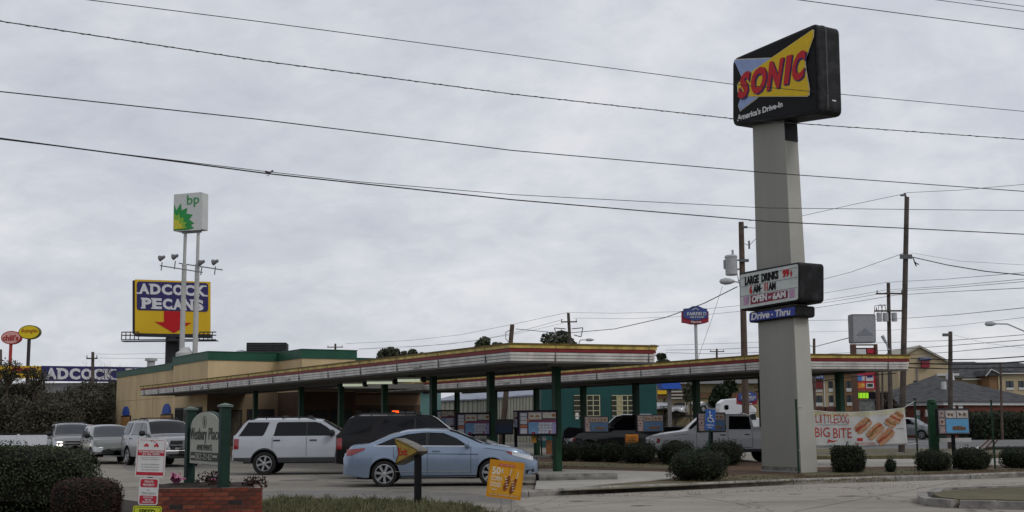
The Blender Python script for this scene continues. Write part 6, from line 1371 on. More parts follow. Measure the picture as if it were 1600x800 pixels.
cl_ = thing('wire_clamp', 'small grey clamp where two near power lines join at left', 'clamp', (0, 0, 0)); pz_ = (lambda d: Vector((d.x, d.y, d.z))*((7.2-EYE)/d.z)+Vector((0, 0, EYE)))(ray(420, 270)); cl_.location = pz_
part('clip', insul, cl_, lambda b: b.path([(-.08, 0, .03), (.02, 0, .0), (.1, 0, .05)], .022, 5))
part('tail', insul, cl_, lambda b: b.path([(.02, 0, 0), (.0, 0, -.06), (-.05, 0, -.07)], .008, 4))
W = lambda *pts: [at(x, y, Y) for x, y, Y in pts]
far = [('thin wire from the bare pole top leftward behind the pylon', W((1417, 302, 56), (1340, 318, 58), (1250, 338, 60), (1170, 345, 66)), .012),
 ('thin wire rising rightward from the bare pole top', W((1417, 301, 56), (1500, 297, 54), (1600, 288, 50), (1700, 278, 46)), .012),
 ('thin wire meeting the bare pole at mid height from the left', W((1411, 396, 56), (1330, 425, 62), (1250, 446, 70), (1180, 462, 80)), .012),
 ('heavy cable leaving the bare pole downward to the right', W((1427, 402, 56), (1480, 414, 54), (1540, 424, 50), (1600, 430, 46), (1700, 436, 40)), .025),
 ('faint cable leaving the bare pole to the right edge', W((1424, 395, 56), (1500, 408, 54), (1600, 414, 50), (1700, 418, 46)), .008),
 ('wire over the transformer pole, highest', W((1230, 468, 120), (1340, 449, 105), (1386, 441, 98), (1480, 436, 80), (1600, 426, 60), (1700, 418, 50)), .018),
 ('wire on the left arm of the transformer pole', W((1230, 478, 120), (1340, 461, 105), (1384, 453, 98), (1480, 447, 80), (1600, 436, 60), (1700, 428, 50)), .018),
 ('wire on the right arm of the transformer pole', W((1230, 482, 120), (1340, 465, 105), (1397, 455, 98), (1480, 450, 80), (1600, 440, 60), (1700, 432, 50)), .018),
 ('lower wire of the transformer pole', W((1230, 488, 120), (1340, 471, 105), (1400, 461, 98), (1480, 456, 80), (1600, 450, 60), (1700, 444, 50)), .022),
 ('wire sloping up right above the street lamp', W((1180, 502, 120), (1390, 499, 98), (1490, 492, 75), (1600, 481, 55), (1700, 470, 45)), .02),
 ('wire passing behind the street lamp head', W((1200, 520, 120), (1390, 516, 98), (1490, 509, 75), (1600, 496, 55), (1700, 484, 45)), .012),
 ('wire just above the hotel gable', W((1360, 536, 98), (1485, 532, 62), (1600, 523, 52), (1700, 515, 45)), .017),
 ('wire touching the hotel gable peak', W((1240, 556, 100), (1360, 549, 80), (1485, 540, 62), (1600, 531, 50), (1700, 522, 42)), .018),
 ('wire in front of the hotel roof ridge', W((1400, 556, 80), (1485, 550, 62), (1600, 539, 50), (1700, 528, 42)), .018),
 ('thick cable crossing the hotel roof, highest of three', W((1418, 560, 60), (1485, 562, 58), (1540, 561, 54), (1600, 557, 50), (1700, 550, 44)), .030),
 ('thick cable crossing the hotel roof, middle of three', W((1420, 568, 60), (1485, 569, 58), (1540, 569, 54), (1600, 565, 50), (1700, 558, 44)), .042),
 ('thick cable crossing the hotel roof, lowest of three', W((1180, 606, 74), (1260, 590, 68), (1330, 578, 64), (1420, 574.5, 60), (1485, 576.5, 58), (1600, 574, 50), (1700, 570, 44)), .036),
 ('cable under the right canopy sloping down to the left', W((1180, 612, 74), (1260, 599, 68), (1330, 589, 64), (1400, 583, 60)), .03),
 ('cable from the brown pole down leftward past the hotel sign', W((1152, 448, 66), (1100, 474, 72), (1040, 496, 80), (960, 514, 88), (880, 521, 92), (806, 514, 92)), .028),
 ('guy wire slanting down left from the street lamp', W((1129, 447, 66), (1115, 490, 66), (1092, 556, 66), (1060, 650, 66)), .012),
 ('far wire rising to the pole above the round tree', W((540, 537, 140), (640, 532, 135), (720, 523, 130), (800, 507, 124), (888, 488, 120)), .018),
 ('second far wire toward the pole above the round tree', W((560, 545, 140), (660, 541, 135), (740, 533, 130), (800, 521, 124), (880, 499, 120)), .018),
 ('third far wire toward the pole above the round tree', W((560, 546, 140), (700, 538, 132), (800, 523, 124), (880, 505, 120)), .014),
 ('far wire leaving rightward from the pole above the round tree', W((888, 488, 120), (960, 489.5, 112), (1060, 487, 102), (1160, 477, 92)), .016),
 ('lower far wire leaving rightward from the round tree pole', W((895, 497, 120), (980, 498, 112), (1080, 494, 100), (1180, 484, 90)), .016),
 ('faint far wire low behind the hotel pole sign', W((1020, 540, 150), (1120, 537, 145), (1260, 532, 140)), .02),
 ('faint lower far wire behind the hotel pole sign', W((1040, 547, 150), (1120, 546, 145), (1240, 540, 140)), .03),
 ('lowest faint far wire behind the hotel pole sign', W((1040, 551, 150), (1120, 553, 145), (1200, 550, 140)), .03),
 ('cable from the small pole to the fuel sign', W((1225, 530, 110), (1262, 539, 108), (1272, 542, 105), (1330, 527, 76)), .03),
 ('thin wire from the plain pole slanting right', W((1489, 523, 62), (1540, 536, 60), (1600, 544, 56)), .007),
 ('upper thin wire right of the far store pole', W((145, 553, 112), (180, 553.5, 110), (260, 552, 105)), .014),
 ('lower thin wire right of the far store pole', W((145, 559, 112), (180, 560, 110), (260, 560, 105)), .014)]
for lab, P, r_ in far:
    if P[-1].y < 51: P = P+[P[-1]+(P[-1]-P[-2]).normalized()*45]
    wire(lab, P, r_, m=wire_g if r_ < .02 else wire_m)
# ---------------------------------------------------------------- plants
fol_hedge = foliage_mat('hedge_leaves', (.008, .013, .006), (.062, .078, .035), 2.5); fol_dark = foliage_mat('holly_leaves', (.006, .010, .005), (.035, .052, .022), 2.5)
fol_red = foliage_mat('burgundy_leaves', (.016, .009, .008), (.085, .04, .033), 3); fol_tree = foliage_mat('far_leaves', (.03, .036, .022), (.10, .11, .07), .4); fol_scrub = foliage_mat('scrub_leaves', (.030, .028, .018), (.085, .080, .052), .25)
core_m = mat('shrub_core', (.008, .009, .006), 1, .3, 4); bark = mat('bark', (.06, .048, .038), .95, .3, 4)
def leaves(b, n, rx, ry, rz, cz, s, box=0.0, rr=R, lump=.08, flat_=0, seedo=0, fz=-1):
    ph = [rr.uniform(0, 6.28) for _ in range(6)]
    for _ in range(n):
        th = rr.uniform(0, 2*PI); ph_ = math.acos(rr.uniform(fz, 1)); u = Vector((math.sin(ph_)*math.cos(th), math.sin(ph_)*math.sin(th), math.cos(ph_)))
        k = 1+lump*(math.sin(3*th+ph[0])*math.sin(3*ph_+ph[1])+.6*math.sin(7*th+ph[2])*math.sin(6*ph_+ph[3])+.5*math.sin(13*th+ph[4]))
        if box:
            p_ = 2+box*4; nn = (abs(u.x)**p_+abs(u.y)**p_+abs(u.z)**p_)**(1/p_); k /= nn
        r_ = k*(1-abs(rr.gauss(0, .05)))*(1.0 if rr.random() > .03 else rr.uniform(1.02, 1.09)); c = Vector((u.x*rx*r_, u.y*ry*r_, u.z*rz*r_+cz))
        nrm = (u+Vector((rr.gauss(0, .6), rr.gauss(0, .6), rr.gauss(0, .6)))).normalized(); t = nrm.cross(Vector((rr.gauss(0, 1), rr.gauss(0, 1), rr.gauss(0, 1)))).normalized(); bt = nrm.cross(t); ss = s*rr.uniform(.6, 1.3)
        b.add([c-t*ss, c-bt*ss*.5, c+t*ss, c+bt*ss*.5], [(0, 1, 2, 3)])
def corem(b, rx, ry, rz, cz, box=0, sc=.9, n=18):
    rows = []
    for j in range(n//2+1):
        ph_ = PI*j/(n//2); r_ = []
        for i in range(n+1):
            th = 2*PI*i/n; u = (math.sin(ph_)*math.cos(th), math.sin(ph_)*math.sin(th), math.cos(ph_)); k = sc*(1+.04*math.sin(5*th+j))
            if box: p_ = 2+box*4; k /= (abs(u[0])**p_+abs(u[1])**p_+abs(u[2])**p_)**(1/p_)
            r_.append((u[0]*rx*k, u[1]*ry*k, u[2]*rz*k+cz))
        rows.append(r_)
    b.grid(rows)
def shrub(name, label, loc, rx, ry, rz, n, s, fm, box=0, group=None, cz=None, lump=.05, sprigs=0, cat='shrub', sc=.9):
    o = thing(name, label, cat, loc, R.uniform(-.15, .15) if not box else 0, group); cz = rz*.96 if cz is None else cz
    b = MB(); leaves(b, n, rx, ry, rz, cz, s, box, lump=lump)
    for _ in range(sprigs):
        x, y = R.uniform(-rx*.9, rx*.9), R.uniform(-ry*.8, ry*.8); z = cz+rz*(1-.3*(x/rx)**2)*.97
        for k in range(7): c = Vector((x+R.gauss(0, .02), y+R.gauss(0, .02), z+k*.022)); t = Vector((R.gauss(0, 1), R.gauss(0, 1), R.gauss(0, .6))).normalized()*s; q_ = Vector((R.gauss(0, 1), R.gauss(0, 1), R.gauss(0, .6))).normalized()*s*.5; b.add([c-t, c-q_, c+t, c+q_], [(0, 1, 2, 3)])
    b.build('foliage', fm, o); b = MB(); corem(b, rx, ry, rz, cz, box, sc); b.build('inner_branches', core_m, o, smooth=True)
    part('trunk', bark, o, lambda b: b.tube((0, 0, -.05), (0, 0, cz), .04, .02, 6)); return o
# clipped hedges at left
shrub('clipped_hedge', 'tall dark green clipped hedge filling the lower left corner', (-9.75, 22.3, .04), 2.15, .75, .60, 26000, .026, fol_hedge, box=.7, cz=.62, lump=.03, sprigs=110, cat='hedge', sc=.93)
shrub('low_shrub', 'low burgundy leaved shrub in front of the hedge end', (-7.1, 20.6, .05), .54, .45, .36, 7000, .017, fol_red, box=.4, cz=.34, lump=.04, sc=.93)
def bush(x0, x1, y0, y1, label, n=2600, box=0, Y=None, s=.03, fm=fol_dark, grp='round clipped bushes in the kerbside bed', sprigs=14, lump=.13):
    cx = (x0+x1)/2; Y = Y or gr(cx, y1, .1).y; a = at(x0, (y0+y1)/2, Y); c = at(x1, (y0+y1)/2, Y); rx = (c.x-a.x)/2; zt = at(cx, y0, Y).z-.1; 
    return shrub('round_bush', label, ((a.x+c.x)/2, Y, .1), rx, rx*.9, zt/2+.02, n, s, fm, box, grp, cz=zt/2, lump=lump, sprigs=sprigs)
bush(1047, 1135, 705, 751, 'largest rounded bush, in front of the white pickup near the kerb', 5200, .25, s=.026)
bush(1100, 1160, 691, 727, 'bush at the foot of the wheelchair sign, beside the pylon', 3000, .3)
bush(1030, 1084, 691, 726, 'bush hiding the front wheel of the white pickup', 2600, .3)
bush(970, 1026, 691, 724, 'bush below the orange newspaper box', 2600, .3)
bush(941, 974, 694, 722, 'bush between the orange box bush and the pale box bush', 2200, .35)
bush(904, 946, 694, 721, 'bush in the row right of the green canopy post', 2400, .35)
bush(862, 906, 693, 720, 'leftmost bush of the row, just behind the green canopy post', 2400, .35)
bush(1300, 1349, 698, 738, 'boxy upright bush hanging below the banner', 3400, .8, lump=.04)
bush(1382, 1401, 718, 738, 'tiny sparse bush right of the banner bush', 450, 0, s=.028, lump=.15, sprigs=6)
bush(1432, 1484, 705, 736, 'round bush below the right menu board', 3000, .2, sprigs=10, s=.028)
bush(1490, 1546, 701, 734, 'round bush between the right menu board and the thin stake', 3200, .25, sprigs=8, s=.028)
bush(1567, 1640, 702, 731, 'rounded hedge bush cut by the right edge', 3400, .6, lump=.04)
for x0, x1, y0, y1, Y, lab in ((1500, 1600, 646, 668, 98, 'dark clipped hedge in front of the brick building'), (1590, 1700, 645, 668, 98, 'dark hedge at the right edge before the brick building')):
    a, c = at(x0, 650, Y), at(x1, 650, Y); shrub('far_hedge', lab, ((a.x+c.x)/2, Y, 0), (c.x-a.x)/2, 1.6, at(x0, y0, Y).z/2+.2, 3500, .12, fol_dark, .7, None, cz=at(x0, y0, Y).z/2-.1, cat='hedge')
# grass tufts on the verge
def blades(name, poly_fn, n, h, m, label, cat='grass', y0=0, w_=.006):
    b = MB()
    for _ in range(n):
        x, y, z = poly_fn(); a = R.uniform(0, PI); hh = h*R.uniform(.35, 1.25)*clump(x, y); l = Vector((R.gauss(0, .4), R.gauss(0, .4), 1))*hh; dx_ = Vector((math.cos(a), math.sin(a), 0))*w_; p = Vector((x, y, z)); mdl = p+l*.55+Vector((0, 0, hh*.1))
        b.add([p-dx_, p+dx_, mdl+dx_*.7, p+l, mdl-dx_*.7], [(0, 1, 2, 3, 4)])
    o = b.build(name, m); tag(o, label, cat, kind='stuff'); return o
def inpoly(x, y, P):
    c = False
    for (x1, y1), (x2, y2) in zip(P, P[1:]+P[:1]):
        if (y1 > y) != (y2 > y) and x < (x2-x1)*(y-y1)/(y2-y1)+x1: c = not c
    return c
VP_ = [(p[0], p[1]) for p in V1]+[(.6, 19), (V1[0][0]-.1, 19)]
def clump(x, y): return .45+.9*max(0, math.sin(x*7.3+y*3)*math.sin(y*8.1-x*2.7)+.3*math.sin(x*19))
def vsamp():
    while True:
        x, y = R.uniform(-5, .9), R.uniform(19, 28)
        if inpoly(x, y, VP_) and R.random() < .35+.65*(math.sin(x*2.1+y)*math.sin(y*1.7-x)*.5+.5): return x, y, .045
fol_grass = foliage_mat('grass_blades', (.05, .055, .026), (.23, .22, .12), 1.2)
blades('grass', vsamp, 30000, .105, fol_grass, 'patchy green and straw coloured grass on the verge around the exit sign', w_=.007)
def bsamp():
    k = R.random()
    if k < .45: x, y = R.uniform(4.2, 9.5), R.uniform(30.2, 34)
    elif k < .7: x, y = R.uniform(.9, 6), R.uniform(41, 46)
    else: x, y = R.uniform(9.5, 19), R.uniform(33, 37.5)
    return x, y, .1
blades('dry_grass', bsamp, 9000, .05, foliage_mat('dry_blades', (.05, .04, .02), (.19, .15, .08), 1.2), 'short dry turf and straw in the kerbside bed', w_=.01)
def isamp():
    x, y = R.uniform(8.2, 12), R.uniform(22.5, 28); return x, y, .12
# litter of mulch chips at lower left
def chips(b, n, f):
    for _ in range(n):
        x, y = f(); s_ = R.uniform(.015, .05); a = R.uniform(0, PI); t = Vector((math.cos(a), math.sin(a), R.gauss(0, .3)))*s_; q_ = Vector((-math.sin(a), math.cos(a), R.gauss(0, .3)))*s_*.35; c = Vector((x, y, .055+R.uniform(0, .02))); b.add([c-t-q_, c+t-q_, c+t+q_, c-t+q_], [(0, 1, 2, 3)])
b = MB(); chips(b, 7000, lambda: (R.uniform(-8.2, -3.9), R.uniform(17.5, 20.6))); tag(b.build('mulch_chips', foliage_mat('mulch_chip', (.014, .010, .008), (.12, .08, .055), 3)), 'dark bark mulch chips at the foot of the hedge and planter', 'mulch', kind='stuff')
def ln(b):
    for _ in range(900):
        if R.random() < .6: x, y = R.uniform(1, 19), 0; y = 27+ (x)*.36+R.uniform(-1.1, .0)
        else: x, y = R.uniform(-9, 12), R.uniform(24, 44)
        s_ = R.uniform(.01, .03); c = Vector((x, y, .012)); a = R.uniform(0, 6); t = Vector((math.cos(a), math.sin(a), .3))*s_; q_ = Vector((-math.sin(a), math.cos(a), .2))*s_*.5; b.add([c-t, c-q_, c+t, c+q_], [(0, 1, 2, 3)])
b = MB(); ln(b); tag(b.build('fallen_leaves', foliage_mat('leaf_litter', (.03, .02, .012), (.12, .08, .045), 3)), 'scattered dry leaves along the kerb and lot', 'leaves', kind='stuff')
# planter plants and pink bows
for x, y, s_, lab in ((-5.35, 21.9, .2, 'small brown leafy plant between the sign posts'), (-4.45, 21.2, .14, 'small brown leafy plant right of the near sign post'), (-5.0, 21.0, .13, 'low dry plant in front of the sign board')):
    shrub('planter_plant', lab, (x, y, .56), s_*1.3, s_, s_*.7, 260, .03, fol_red, 0, None, cz=s_*.4, lump=.3, cat='plant', sc=.5)
pink = mat('pink_foil', (.55, .12, .26), .35, .3, 9, col2=(.75, .30, .45), coat=.3)
for x, y, Y, s_, lab in ((274, 755, 21.4, .13, 'large crumpled pink bow on the planter left of the far sign post'), (337, 756, 21.2, .08, 'small crumpled pink bow beside the near sign post')):
    p = at(x, y, Y); o = thing('pink_bow', lab, 'bow', (p.x, Y, p.z))
    for k in range(7):
        a = 2*PI*k/7+R.uniform(-.2, .2); el = R.uniform(.3, 1.35); d = Vector((math.cos(a)*math.cos(el), math.sin(a)*math.cos(el), math.sin(el)*.9)); q_ = d.to_track_quat('X', 'Z')
        b = MB(); rows = []
        for i in range(7):
            t = i/6; wv = math.sin(PI*min(1, t*1.15))*.55+.1; rows.append([tuple(q_ @ Vector((t*s_*1.5, v*s_*wv, (.35*s_*math.sin(PI*t))*(1-v*v*.8)+R.uniform(-.02, .02)))) for v in (-1, -.5, 0, .5, 1)])
        b.grid(rows); b.build('loop', pink, o, smooth=True, angle=60)
# trees
def tree(label, x, y0, y1, wpx, Y, n=1500, fm=fol_tree, s=.32, clumps=9, trunk=True, seed=1, name='leafy_tree', group='trees showing above the canopy roofs', low=.45, zbot=None):
    rr = random.Random(seed); k = Y/1918; zt = at(x, y0, Y).z; zb_ = at(x, y1, Y).z if zbot is None else zbot; o = thing(name, label, 'tree', (at(x, y0, Y).x, Y, 0), 0, group); rx = wpx*k/2; H = zt-zb_
    b = MB(); t = MB(); t.tube((0, 0, 0), (0, 0, zb_+H*.5), max(.15, rx*.09), max(.08, rx*.04), 7)
    for c in range(clumps):
        a = rr.uniform(0, 2*PI); f = rr.uniform(.15, .68); hz = rr.uniform(.22, .80); cc = Vector((math.cos(a)*rx*f*(1.2-abs(hz-.5)), math.sin(a)*rx*f, zb_+H*hz)); cr = rx*rr.uniform(.30, .46); ch_ = min(cr*.8, H*.28)
        t.tube((0, 0, zb_+H*rr.uniform(0, .3)), cc, rx*.03+.03, .03, 5)
        for _ in range(n//clumps):
            d = Vector((rr.gauss(0, 1), rr.gauss(0, 1), rr.gauss(0, 1))).normalized()*(rr.random()**.4); p = cc+Vector((d.x*cr, d.y*cr, d.z*ch_)); u = Vector((rr.gauss(0, 1), rr.gauss(0, 1), rr.gauss(0, 1))).normalized(); v = u.cross(Vector((rr.gauss(0, 1), rr.gauss(0, 1), rr.gauss(0, 1)))).normalized(); ss = s*rr.uniform(.5, 1.3); b.add([p-u*ss, p-v*ss*.6, p+u*ss, p+v*ss*.6], [(0, 1, 2, 3)])
    b.build('crown', fm, o); t.build('trunk', bark, o); return o
tree('low round tree crown left above the front canopy, beside the green parapet', 606, 541, 578, 50, 190, 3000, seed=2)
tree('small tree crown right of the one beside the green parapet', 644, 543, 575, 44, 190, 2200, seed=3)
tree('small tree crown with gaps left of the leaning pole', 753, 526, 556, 42, 170, 1500, seed=4, clumps=7)
tree('low flat tree crown just left of the leaning pole foot', 778, 533, 556, 44, 170, 1500, seed=15, clumps=7)
tree('round tree crown behind the far pole with looped cables', 874, 517, 566, 72, 165, 4200, seed=5, clumps=14)
tree('tree crown right of the front canopy end', 1036, 546, 590, 40, 150, 1800, seed=6)
tree('dark tree seen under the right canopy behind the transporter', 1128, 588, 640, 60, 140, 2600, seed=7, fm=fol_dark)
tree('small tree beside the bright blue canopy', 1078, 596, 630, 26, 138, 900, seed=8)
tree('brown scrubby tree behind the thick bare pole', 1376, 606, 655, 52, 104, 1500, fm=foliage_mat('brown_scrub', (.03, .024, .02), (.075, .06, .05), .5), s=.2, seed=9, group='scrub')
tree('dark scrub behind the lower part of the bare pole', 1398, 615, 660, 34, 100, 1100, fm=MATS['brown_scrub'], s=.2, seed=19, group='scrub')
# scrub wood at left
SC = [(-20, 590, 110, 96, 30), (25, 588, 90, 92, 31), (62, 596, 80, 94, 32), (98, 606, 84, 90, 33), (130, 592, 84, 95, 34), (160, 582, 76, 99, 35), (185, 578, 60, 103, 36), (5, 612, 100, 84, 37), (80, 622, 100, 82, 38), (140, 612, 90, 86, 39)]
labs = ['scrub tree at the left edge, the tallest dark clump', 'scrub tree under the pink oval sign', 'scrub tree under the yellow oval sign', 'low scrub tree under the first letters of the navy store sign', 'scrub tree before the middle letters of the navy store sign', 'scrub tree under the last letters of the navy store sign', 'scrub tree touching the restaurant back corner', 'front scrub thicket at the left edge', 'front scrub thicket above the frontmost parked suv', 'front scrub thicket left of the restaurant wall']
for (x, y, wp, Y, sd), lb_ in zip(SC, labs): tree(lb_, x, y, 690, wp*1.1, Y, 14000, fm=fol_scrub, s=.10, clumps=60, seed=sd, name='scrub_tree', group='scrub trees behind the parked cars', zbot=0)
tree('taller wispy scrub tree overlapping the yellow store sign', 14, 556, 610, 52, 90, 1300, fm=fol_scrub, s=.085, clumps=24, seed=50, name='scrub_tree', group='scrub trees behind the parked cars')
tree('taller wispy scrub tree between the yellow and navy store signs', 55, 566, 620, 52, 90, 1300, fm=fol_scrub, s=.085, clumps=24, seed=51, name='scrub_tree', group='scrub trees behind the parked cars')
def bare(label, x, y0, Y, wpx, seed, zb_=1.5, m=bark, r0=.05):
    rr = random.Random(seed); k = Y/1918; P = at(x, y0, Y); o = thing('bare_tree', label, 'tree', (P.x, Y, 0), 0, 'leafless twigs against the sky'); b = MB()
    def br(p, d, L, r, dep):
        q_ = p+d*L; b.tube(p, q_, r, r*.7, 4, cap=False)
        if dep == 0: return
        for _ in range(rr.choice((2, 3))):
            nd = (d+Vector((rr.gauss(0, .45), rr.gauss(0, .4), rr.gauss(0, .2)+.05))).normalized(); br(p+d*L*rr.uniform(.5, 1), nd, L*rr.uniform(.6, .8), r*.62, dep-1)
    for _ in range(3): br(Vector((rr.uniform(-1, 1)*wpx*k*.2, 0, zb_)), Vector((rr.gauss(0, .25), 0, 1)).normalized(), (P.z-zb_)*.36, r0, 5)
    b.build('branches', m, o); part('trunk', bark, o, lambda b: b.tube((0, 0, 0), (0, 0, zb_+.5), r0*1.6, r0*1.2, 6)); return o
bare('leafless twigs above the left end of the navy store sign', 72, 556, 98, 60, 3); bare('leafless twigs right of the far store pole', 178, 550, 101, 60, 4); bare('leafless twigs left of the chimney stack', 200, 556, 100, 50, 8)
bare('leafless twigs behind the price sign', 1368, 596, 100, 40, 6); 
# unseen woods added behind the viewer to darken reflections in windows and sign faces
rr = random.Random(5); b = MB(); bt_ = MB()
for i in range(90):
    a = math.radians(170+200*i/89+rr.uniform(-1, 1)); rad = rr.uniform(48, 62); cx, cy = math.cos(a)*rad*1.3, math.sin(a)*rad; hh = rr.uniform(8, 13)
    bt_.tube((cx, cy, 0), (cx, cy, hh*.6), .22, .12, 6)
    for _ in range(260):
        d = Vector((rr.gauss(0, 1), rr.gauss(0, 1), rr.gauss(0, 1))).normalized()*rr.random()**.33; p = Vector((cx+d.x*3.6, cy+d.y*3.6, hh*.52+d.z*hh*.5)); u = Vector((rr.gauss(0, 1), rr.gauss(0, 1), rr.gauss(0, 1))).normalized()*rr.uniform(.4, .9); v = u.cross(Vector((rr.gauss(0, 1), rr.gauss(0, 1), rr.gauss(0, 1)))).normalized()*.6; b.add([p-u, p-v, p+u, p+v], [(0, 1, 2, 3)])
ob = b.build('unseen_woods', fol_tree); tag(ob, 'unseen woods added behind the viewer for dark reflections', 'trees', kind='stuff')
ot = bt_.build('unseen_trunks', bark); tag(ot, 'trunks of the unseen woods added behind the viewer', 'trees', kind='stuff')
# far tree line at the horizon
rr = random.Random(77)
b = MB()
for _ in range(16000):
    a = rr.uniform(-.62, .62); Y = 330+rr.uniform(-25, 25); x = math.tan(a)*Y; hgt = 7+2.2*math.sin(a*23)+1.5*math.sin(a*61+1); z = rr.uniform(0, 1)**.8*hgt; s_ = rr.uniform(.4, 1.1); u = Vector((rr.gauss(0, 1), 0, rr.gauss(0, 1))).normalized()*s_; v = Vector((-u.z, rr.gauss(0, .4), u.x))*.6; p = Vector((x, Y, z)); b.add([p-u, p-v, p+u, p+v], [(0, 1, 2, 3)])
tag(b.build('far_treeline', fol_tree), 'hazy low line of far woods along the horizon', 'trees', kind='stuff')
# ---------------------------------------------------------------- vehicles in place
blue = paint('light_blue_paint', (.215, .275, .37), .5); white = paint('white_paint', (.40, .42, .46), 0, .3); dark = paint('dark_brown_paint', (.006, .005, .0055), 0, .3, .12)
silv = paint('silver_paint', (.25, .255, .265), .5); sand = paint('grey_green_paint', (.13, .135, .125), .5); grey = paint('pewter_paint', (.20, .20, .20), .5); blk = paint('black_paint', (.012, .012, .013), .1); lsil = paint('light_silver_paint', (.46, .47, .48), .3)
g_ = 'cars parked under and beside the canopies'
g = gr(687, 760); sedan((xa(686.5, 31.6), 31.6+.9, 0), (1, .02), blue, 'light blue sedan parked side on, nearest the camera', g_)
suv((xa(487, 40.2), 40.6, 0), (1, 0.03), white, 'white suv with dark grey lower trim, parked left of the dark one', g_, sill=.40, spokes=6)
suv((xa(530, 36.8)+2.50, 37.0, 0), (1, 0), dark, 'dark brown suv squeezed between the white suv and the blue sedan', g_, L=4.95, W=1.98, H=1.90, clad=None, belt=1.28, cowl=1.26, hood=1.1, wx=(-1.5, 1.45), ws=(.32, 1.12), sill=.4, Rw=.39)
grp = 'cars queuing in the drive-through lane'
suv((xa(246, 49.5), 50.2, 0), (.56, -.83), silv, 'silver suv with a dark cross-bar grille behind the tow-away sign', grp, L=5.1, W=1.93, H=1.87, clad=None, belt=1.22, wx=(-1.5, 1.5), frontkind='cross', hood=1.16, nosez=1.13, ws=(.45, 1.25), glass=glassb_m, wsg=glass_m, spokes=5)
suv((xa(164, 54), 54.5, 0), (.46, -.89), sand, 'grey green crossover behind the silver suv', grp, L=4.5, W=1.84, H=1.68, clad=None, belt=1.12, cowl=1.12, hood=1.02, nosez=.90, wx=(-1.32, 1.36), Rw=.35, frontkind='round', ws=(.5, 1.3), glass=glassb_m, rack=False, tum=.33)
suv((xa(99, 58), 59, 0), (.42, -.91), grey, 'grey suv with lit headlights and a chrome grille bar at left', grp, L=4.7, W=1.85, H=1.78, clad=None, belt=1.18, cowl=1.2, hood=1.14, nosez=1.10, frontkind='bar', lit=True, ws=(.6, 1.3), wx=(-1.4, 1.4))
suv((xa(133, 66), 66, 0), (.42, -.91), paint('dark_red_paint', (.22, .03, .025), .2), 'dark red car mostly hidden behind the lit grey suv', grp, L=4.6, W=1.8, H=1.7, clad=None, rack=False)
pickup((xa(1008, 47.2)+2.95, 47.6, 0), (-1, -.05), paint('pickup_white', (.42, .43, .45), 0, .3), 'white extended cab pickup with grey lower side behind the bushes', two_tone=True)
pickup((xa(884, 53)+2.9, 53.5, 0), (-1, 0), blk, 'black pickup behind the menu board with the blue picture', H=1.95)
suv((xa(1427, 100), 101, .0), (.72, -.69), silv, 'silver suv driving on the street right of the banner', None, L=4.8, H=1.8, clad=None, frontkind='bar', rack=False, name='street_suv')
# transporter cars
tg_ = 'light coloured cars on the transporter behind the pickups'
zz = at(1060, 648, 150).z
sedan((xa(1064, 150), 150, zz), (-.33, -.94), lsil, 'pale silver sedan on the transporter deck', tg_, name='carried_car')
suv((xa(1031, 150), 151, at(1035, 645, 150).z), (.15, -.98), white, 'white suv at the left end of the transporter deck', tg_, L=4.6, H=1.7, clad=None, rack=False, name='carried_suv', frontkind='bar')
sv = suv((xa(1106, 140), 140, at(1106, 652, 140).z), (-.9, -.43), silv, 'silver suv tilted nose down on the transporter', tg_, L=4.6, H=1.75, clad=None, rack=False, name='carried_suv', glass=glassb_m); sv.rotation_euler = (0, math.radians(-24), heading((-.9, -.43)))
Yt = 150; tr = thing('car_transporter', 'dark steel two deck car transporter trailer behind the white pickup', 'trailer', (xa(1062, Yt), Yt, 0)); dkst = mat('dark_deck_steel', (.03, .03, .032), .6, .2)
part('upper_deck', dkst, tr, lambda b: [b.box(-3.2, 3.6, -1.2, -1.0, zz-.3, zz-.02), b.box(-3.2, 3.6, 1.0, 1.2, zz-.3, zz-.02)]+[b.box(-3.2+k*1.1, -3.0+k*1.1, -1.2, 1.2, zz-.16, zz-.1) for k in range(7)])
part('lower_deck', dkst, tr, lambda b: [b.box(-3.3, 5.5, -1.2, 1.2, .9, 1.1)]); part('frame_post', dkst, tr, lambda b: [b.tube((x, y, 1.0), (x+.4, y, zz-.1), .1, n=5) for x in (-3, -.8, 1.4, 3.4) for y in (-1.1, 1.1)]+[b.tube((x, -1.1, 1.0), (x+2, -1.1, zz-.2), .06, n=5) for x in (-2.6, 1.2)])
for x in (-2.2, -1.0, 3.6): part('wheel', tyre_m, tr, lambda b: [b.tube((x, -1.3, .5), (x, -1.0, .5), .5, n=16), b.tube((x, 1.0, .5), (x, 1.3, .5), .5, n=16)])
Y = 128; k_ = Y/1918; tc_ = thing('semi_truck', 'white semi tractor with a sloping sleeper roof behind the white pickup', 'truck', (xa(1150, Y), Y, 0)); zt = lambda y: at(1150, y, Y).z; xx = lambda x: (x-1150)*k_
wht = paint('truck_white', (.60, .61, .63), 0, .35)
part('sleeper_roof', wht, tc_, lambda b: b.prism([(xx(1121), zt(646)), (xx(1179), zt(646)), (xx(1179.5), zt(640)), (xx(1166), zt(627)), (xx(1150), zt(622.5)), (xx(1130), zt(624)), (xx(1122), zt(630))], -1.2, 1.2), bevel=.12, seg=3)
part('cab', wht, tc_, lambda b: b.prism([(xx(1121.5), .8), (xx(1170), .8), (xx(1178), zt(668)), (xx(1176), zt(646.2)), (xx(1121.5), zt(646.2))], -1.18, 1.18), bevel=.06); part('hood', wht, tc_, lambda b: b.prism([(xx(1172), .9), (xx(1212), .9), (xx(1213), 1.9), (xx(1206), zt(656)), (xx(1180), zt(653)), (xx(1172), zt(654))], -1.0, 1.0), bevel=.12, seg=3)
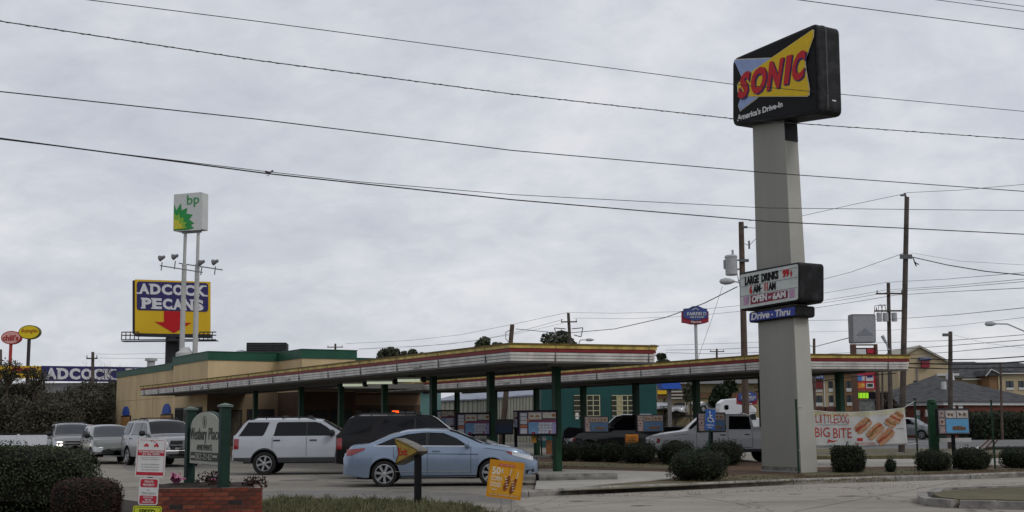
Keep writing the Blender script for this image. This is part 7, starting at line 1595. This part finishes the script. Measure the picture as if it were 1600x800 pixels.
part('windscreen', glassb_m, tc_, lambda b: b.prism([(xx(1171), zt(656)), (xx(1178.6), zt(656)), (xx(1177), zt(647)), (xx(1171), zt(647))], -1.21, -1.18)); part('porthole', glass_m, tc_, lambda b: b.prism(rrect(xx(1129.5), xx(1136), zt(640), zt(633), .12), -1.24, -1.18))
for x in (1128, 1140, 1200): part('wheel', tyre_m, tc_, lambda b: b.tube((xx(x), -1.2, .5), (xx(x), -.8, .5), .5, n=16))
part('mirror', trim_m, tc_, lambda b: b.box(xx(1168), xx(1170), -1.5, -1.3, zt(656), zt(648)))
# street furniture under the canopy
Yn = 45.5; nb_ = thing('newspaper_box', 'orange newspaper box under the menu board left of the white pickup', 'box', (xa(988, Yn), Yn, 0)); k_ = Yn/1918; ob = mat('orange_box_paint', (.50, .17, .02), .5, .12)
part('cabinet', ob, nb_, lambda b: b.box(-11*k_, 8*k_, -.2, .2, .35, at(988, 679, Yn).z), bevel=.02); part('window', mat('box_window', (.30, .12, .03), .3, .4, 20), nb_, lambda b: b.box(-8*k_, 5*k_, -.215, -.2, .75, at(988, 682, Yn).z)); part('pedestal', trim_m, nb_, lambda b: b.box(-.1, .1, -.1, .1, 0, .35))
Yn = 53; bn2 = thing('waste_bin', 'waste bin with a wide black top and pale body behind the hedge row', 'bin', (xa(899, Yn), Yn, 0)); k_ = Yn/1918
part('body', mat('pale_bin', (.32, .32, .33), .6, .12), bn2, lambda b: b.box(-16*k_, 17*k_, -.35, .35, .1, at(899, 683, Yn).z), bevel=.03); part('lid', blackp, bn2, lambda b: b.prism([(-20*k_, at(899, 684, Yn).z), (20*k_, at(899, 684, Yn).z), (19*k_, at(899, 670, Yn).z), (-12*k_, at(899, 667, Yn).z), (-19*k_, at(899, 672, Yn).z)], -.42, .42), bevel=.04); part('foot', trim_m, bn2, lambda b: b.box(-.3, .3, -.3, .3, 0, .1))
op = thing('open_sign', 'small glowing orange sign seen above the dark suv roof', 'sign', at(618, 645, 62)); part('panel', mat('orange_glow', (1, .10, .01), .5, 0, emit=1.2), op, lambda b: b.box(-.17, .17, -.03, 0, -.11, .11)); part('housing', trim_m, op, lambda b: [b.box(-.2, .2, .0, .06, -.14, .14), b.box(-.02, .02, .01, .05, -2.2, -.14)])
pap = mat('litter_white', (.5, .5, .5), .8)
for x, y, s_, lab in ((943, 719, .2, 'white litter between the bushes behind the green post'), (1008, 721, .1, 'small white litter below the orange box bush')):
    p = gr(x, y, .1); o = thing('paper_litter', lab, 'litter', p); part('sheet', pap, o, lambda b: b.add([(-s_, 0, 0), (s_, 0, .01), (s_*.1, .05, s_*1.3), (0, .2, .02)], [(0, 1, 2), (1, 3, 2), (0, 2, 3)])); part('fold', pap, o, lambda b: b.add([(-s_*.5, -.05, 0.01), (s_*.5, -.06, 0), (0, 0, s_*.5)], [(0, 1, 2)]))
p = gr(1518, 703, .15); o = thing('debris_pile', 'pile of pale debris and rods on the strip beside the street', 'debris', p)
part('pale_lump', pap, o, lambda b: [b.tube((-.5+k*.25, 0, .0), (-.4+k*.25, .1, .10+.05*(k % 2)), .13, .03, 6) for k in range(4)]); part('dark_pipe', trim_m, o, lambda b: b.tube((.9, .5, .06), (4.6, .8, .06), .09, n=8)); part('rod', brk, o, lambda b: [b.tube((.3+k*.3, 0, 0), (.9+k*.2, 0, .5), .03) for k in range(3)])
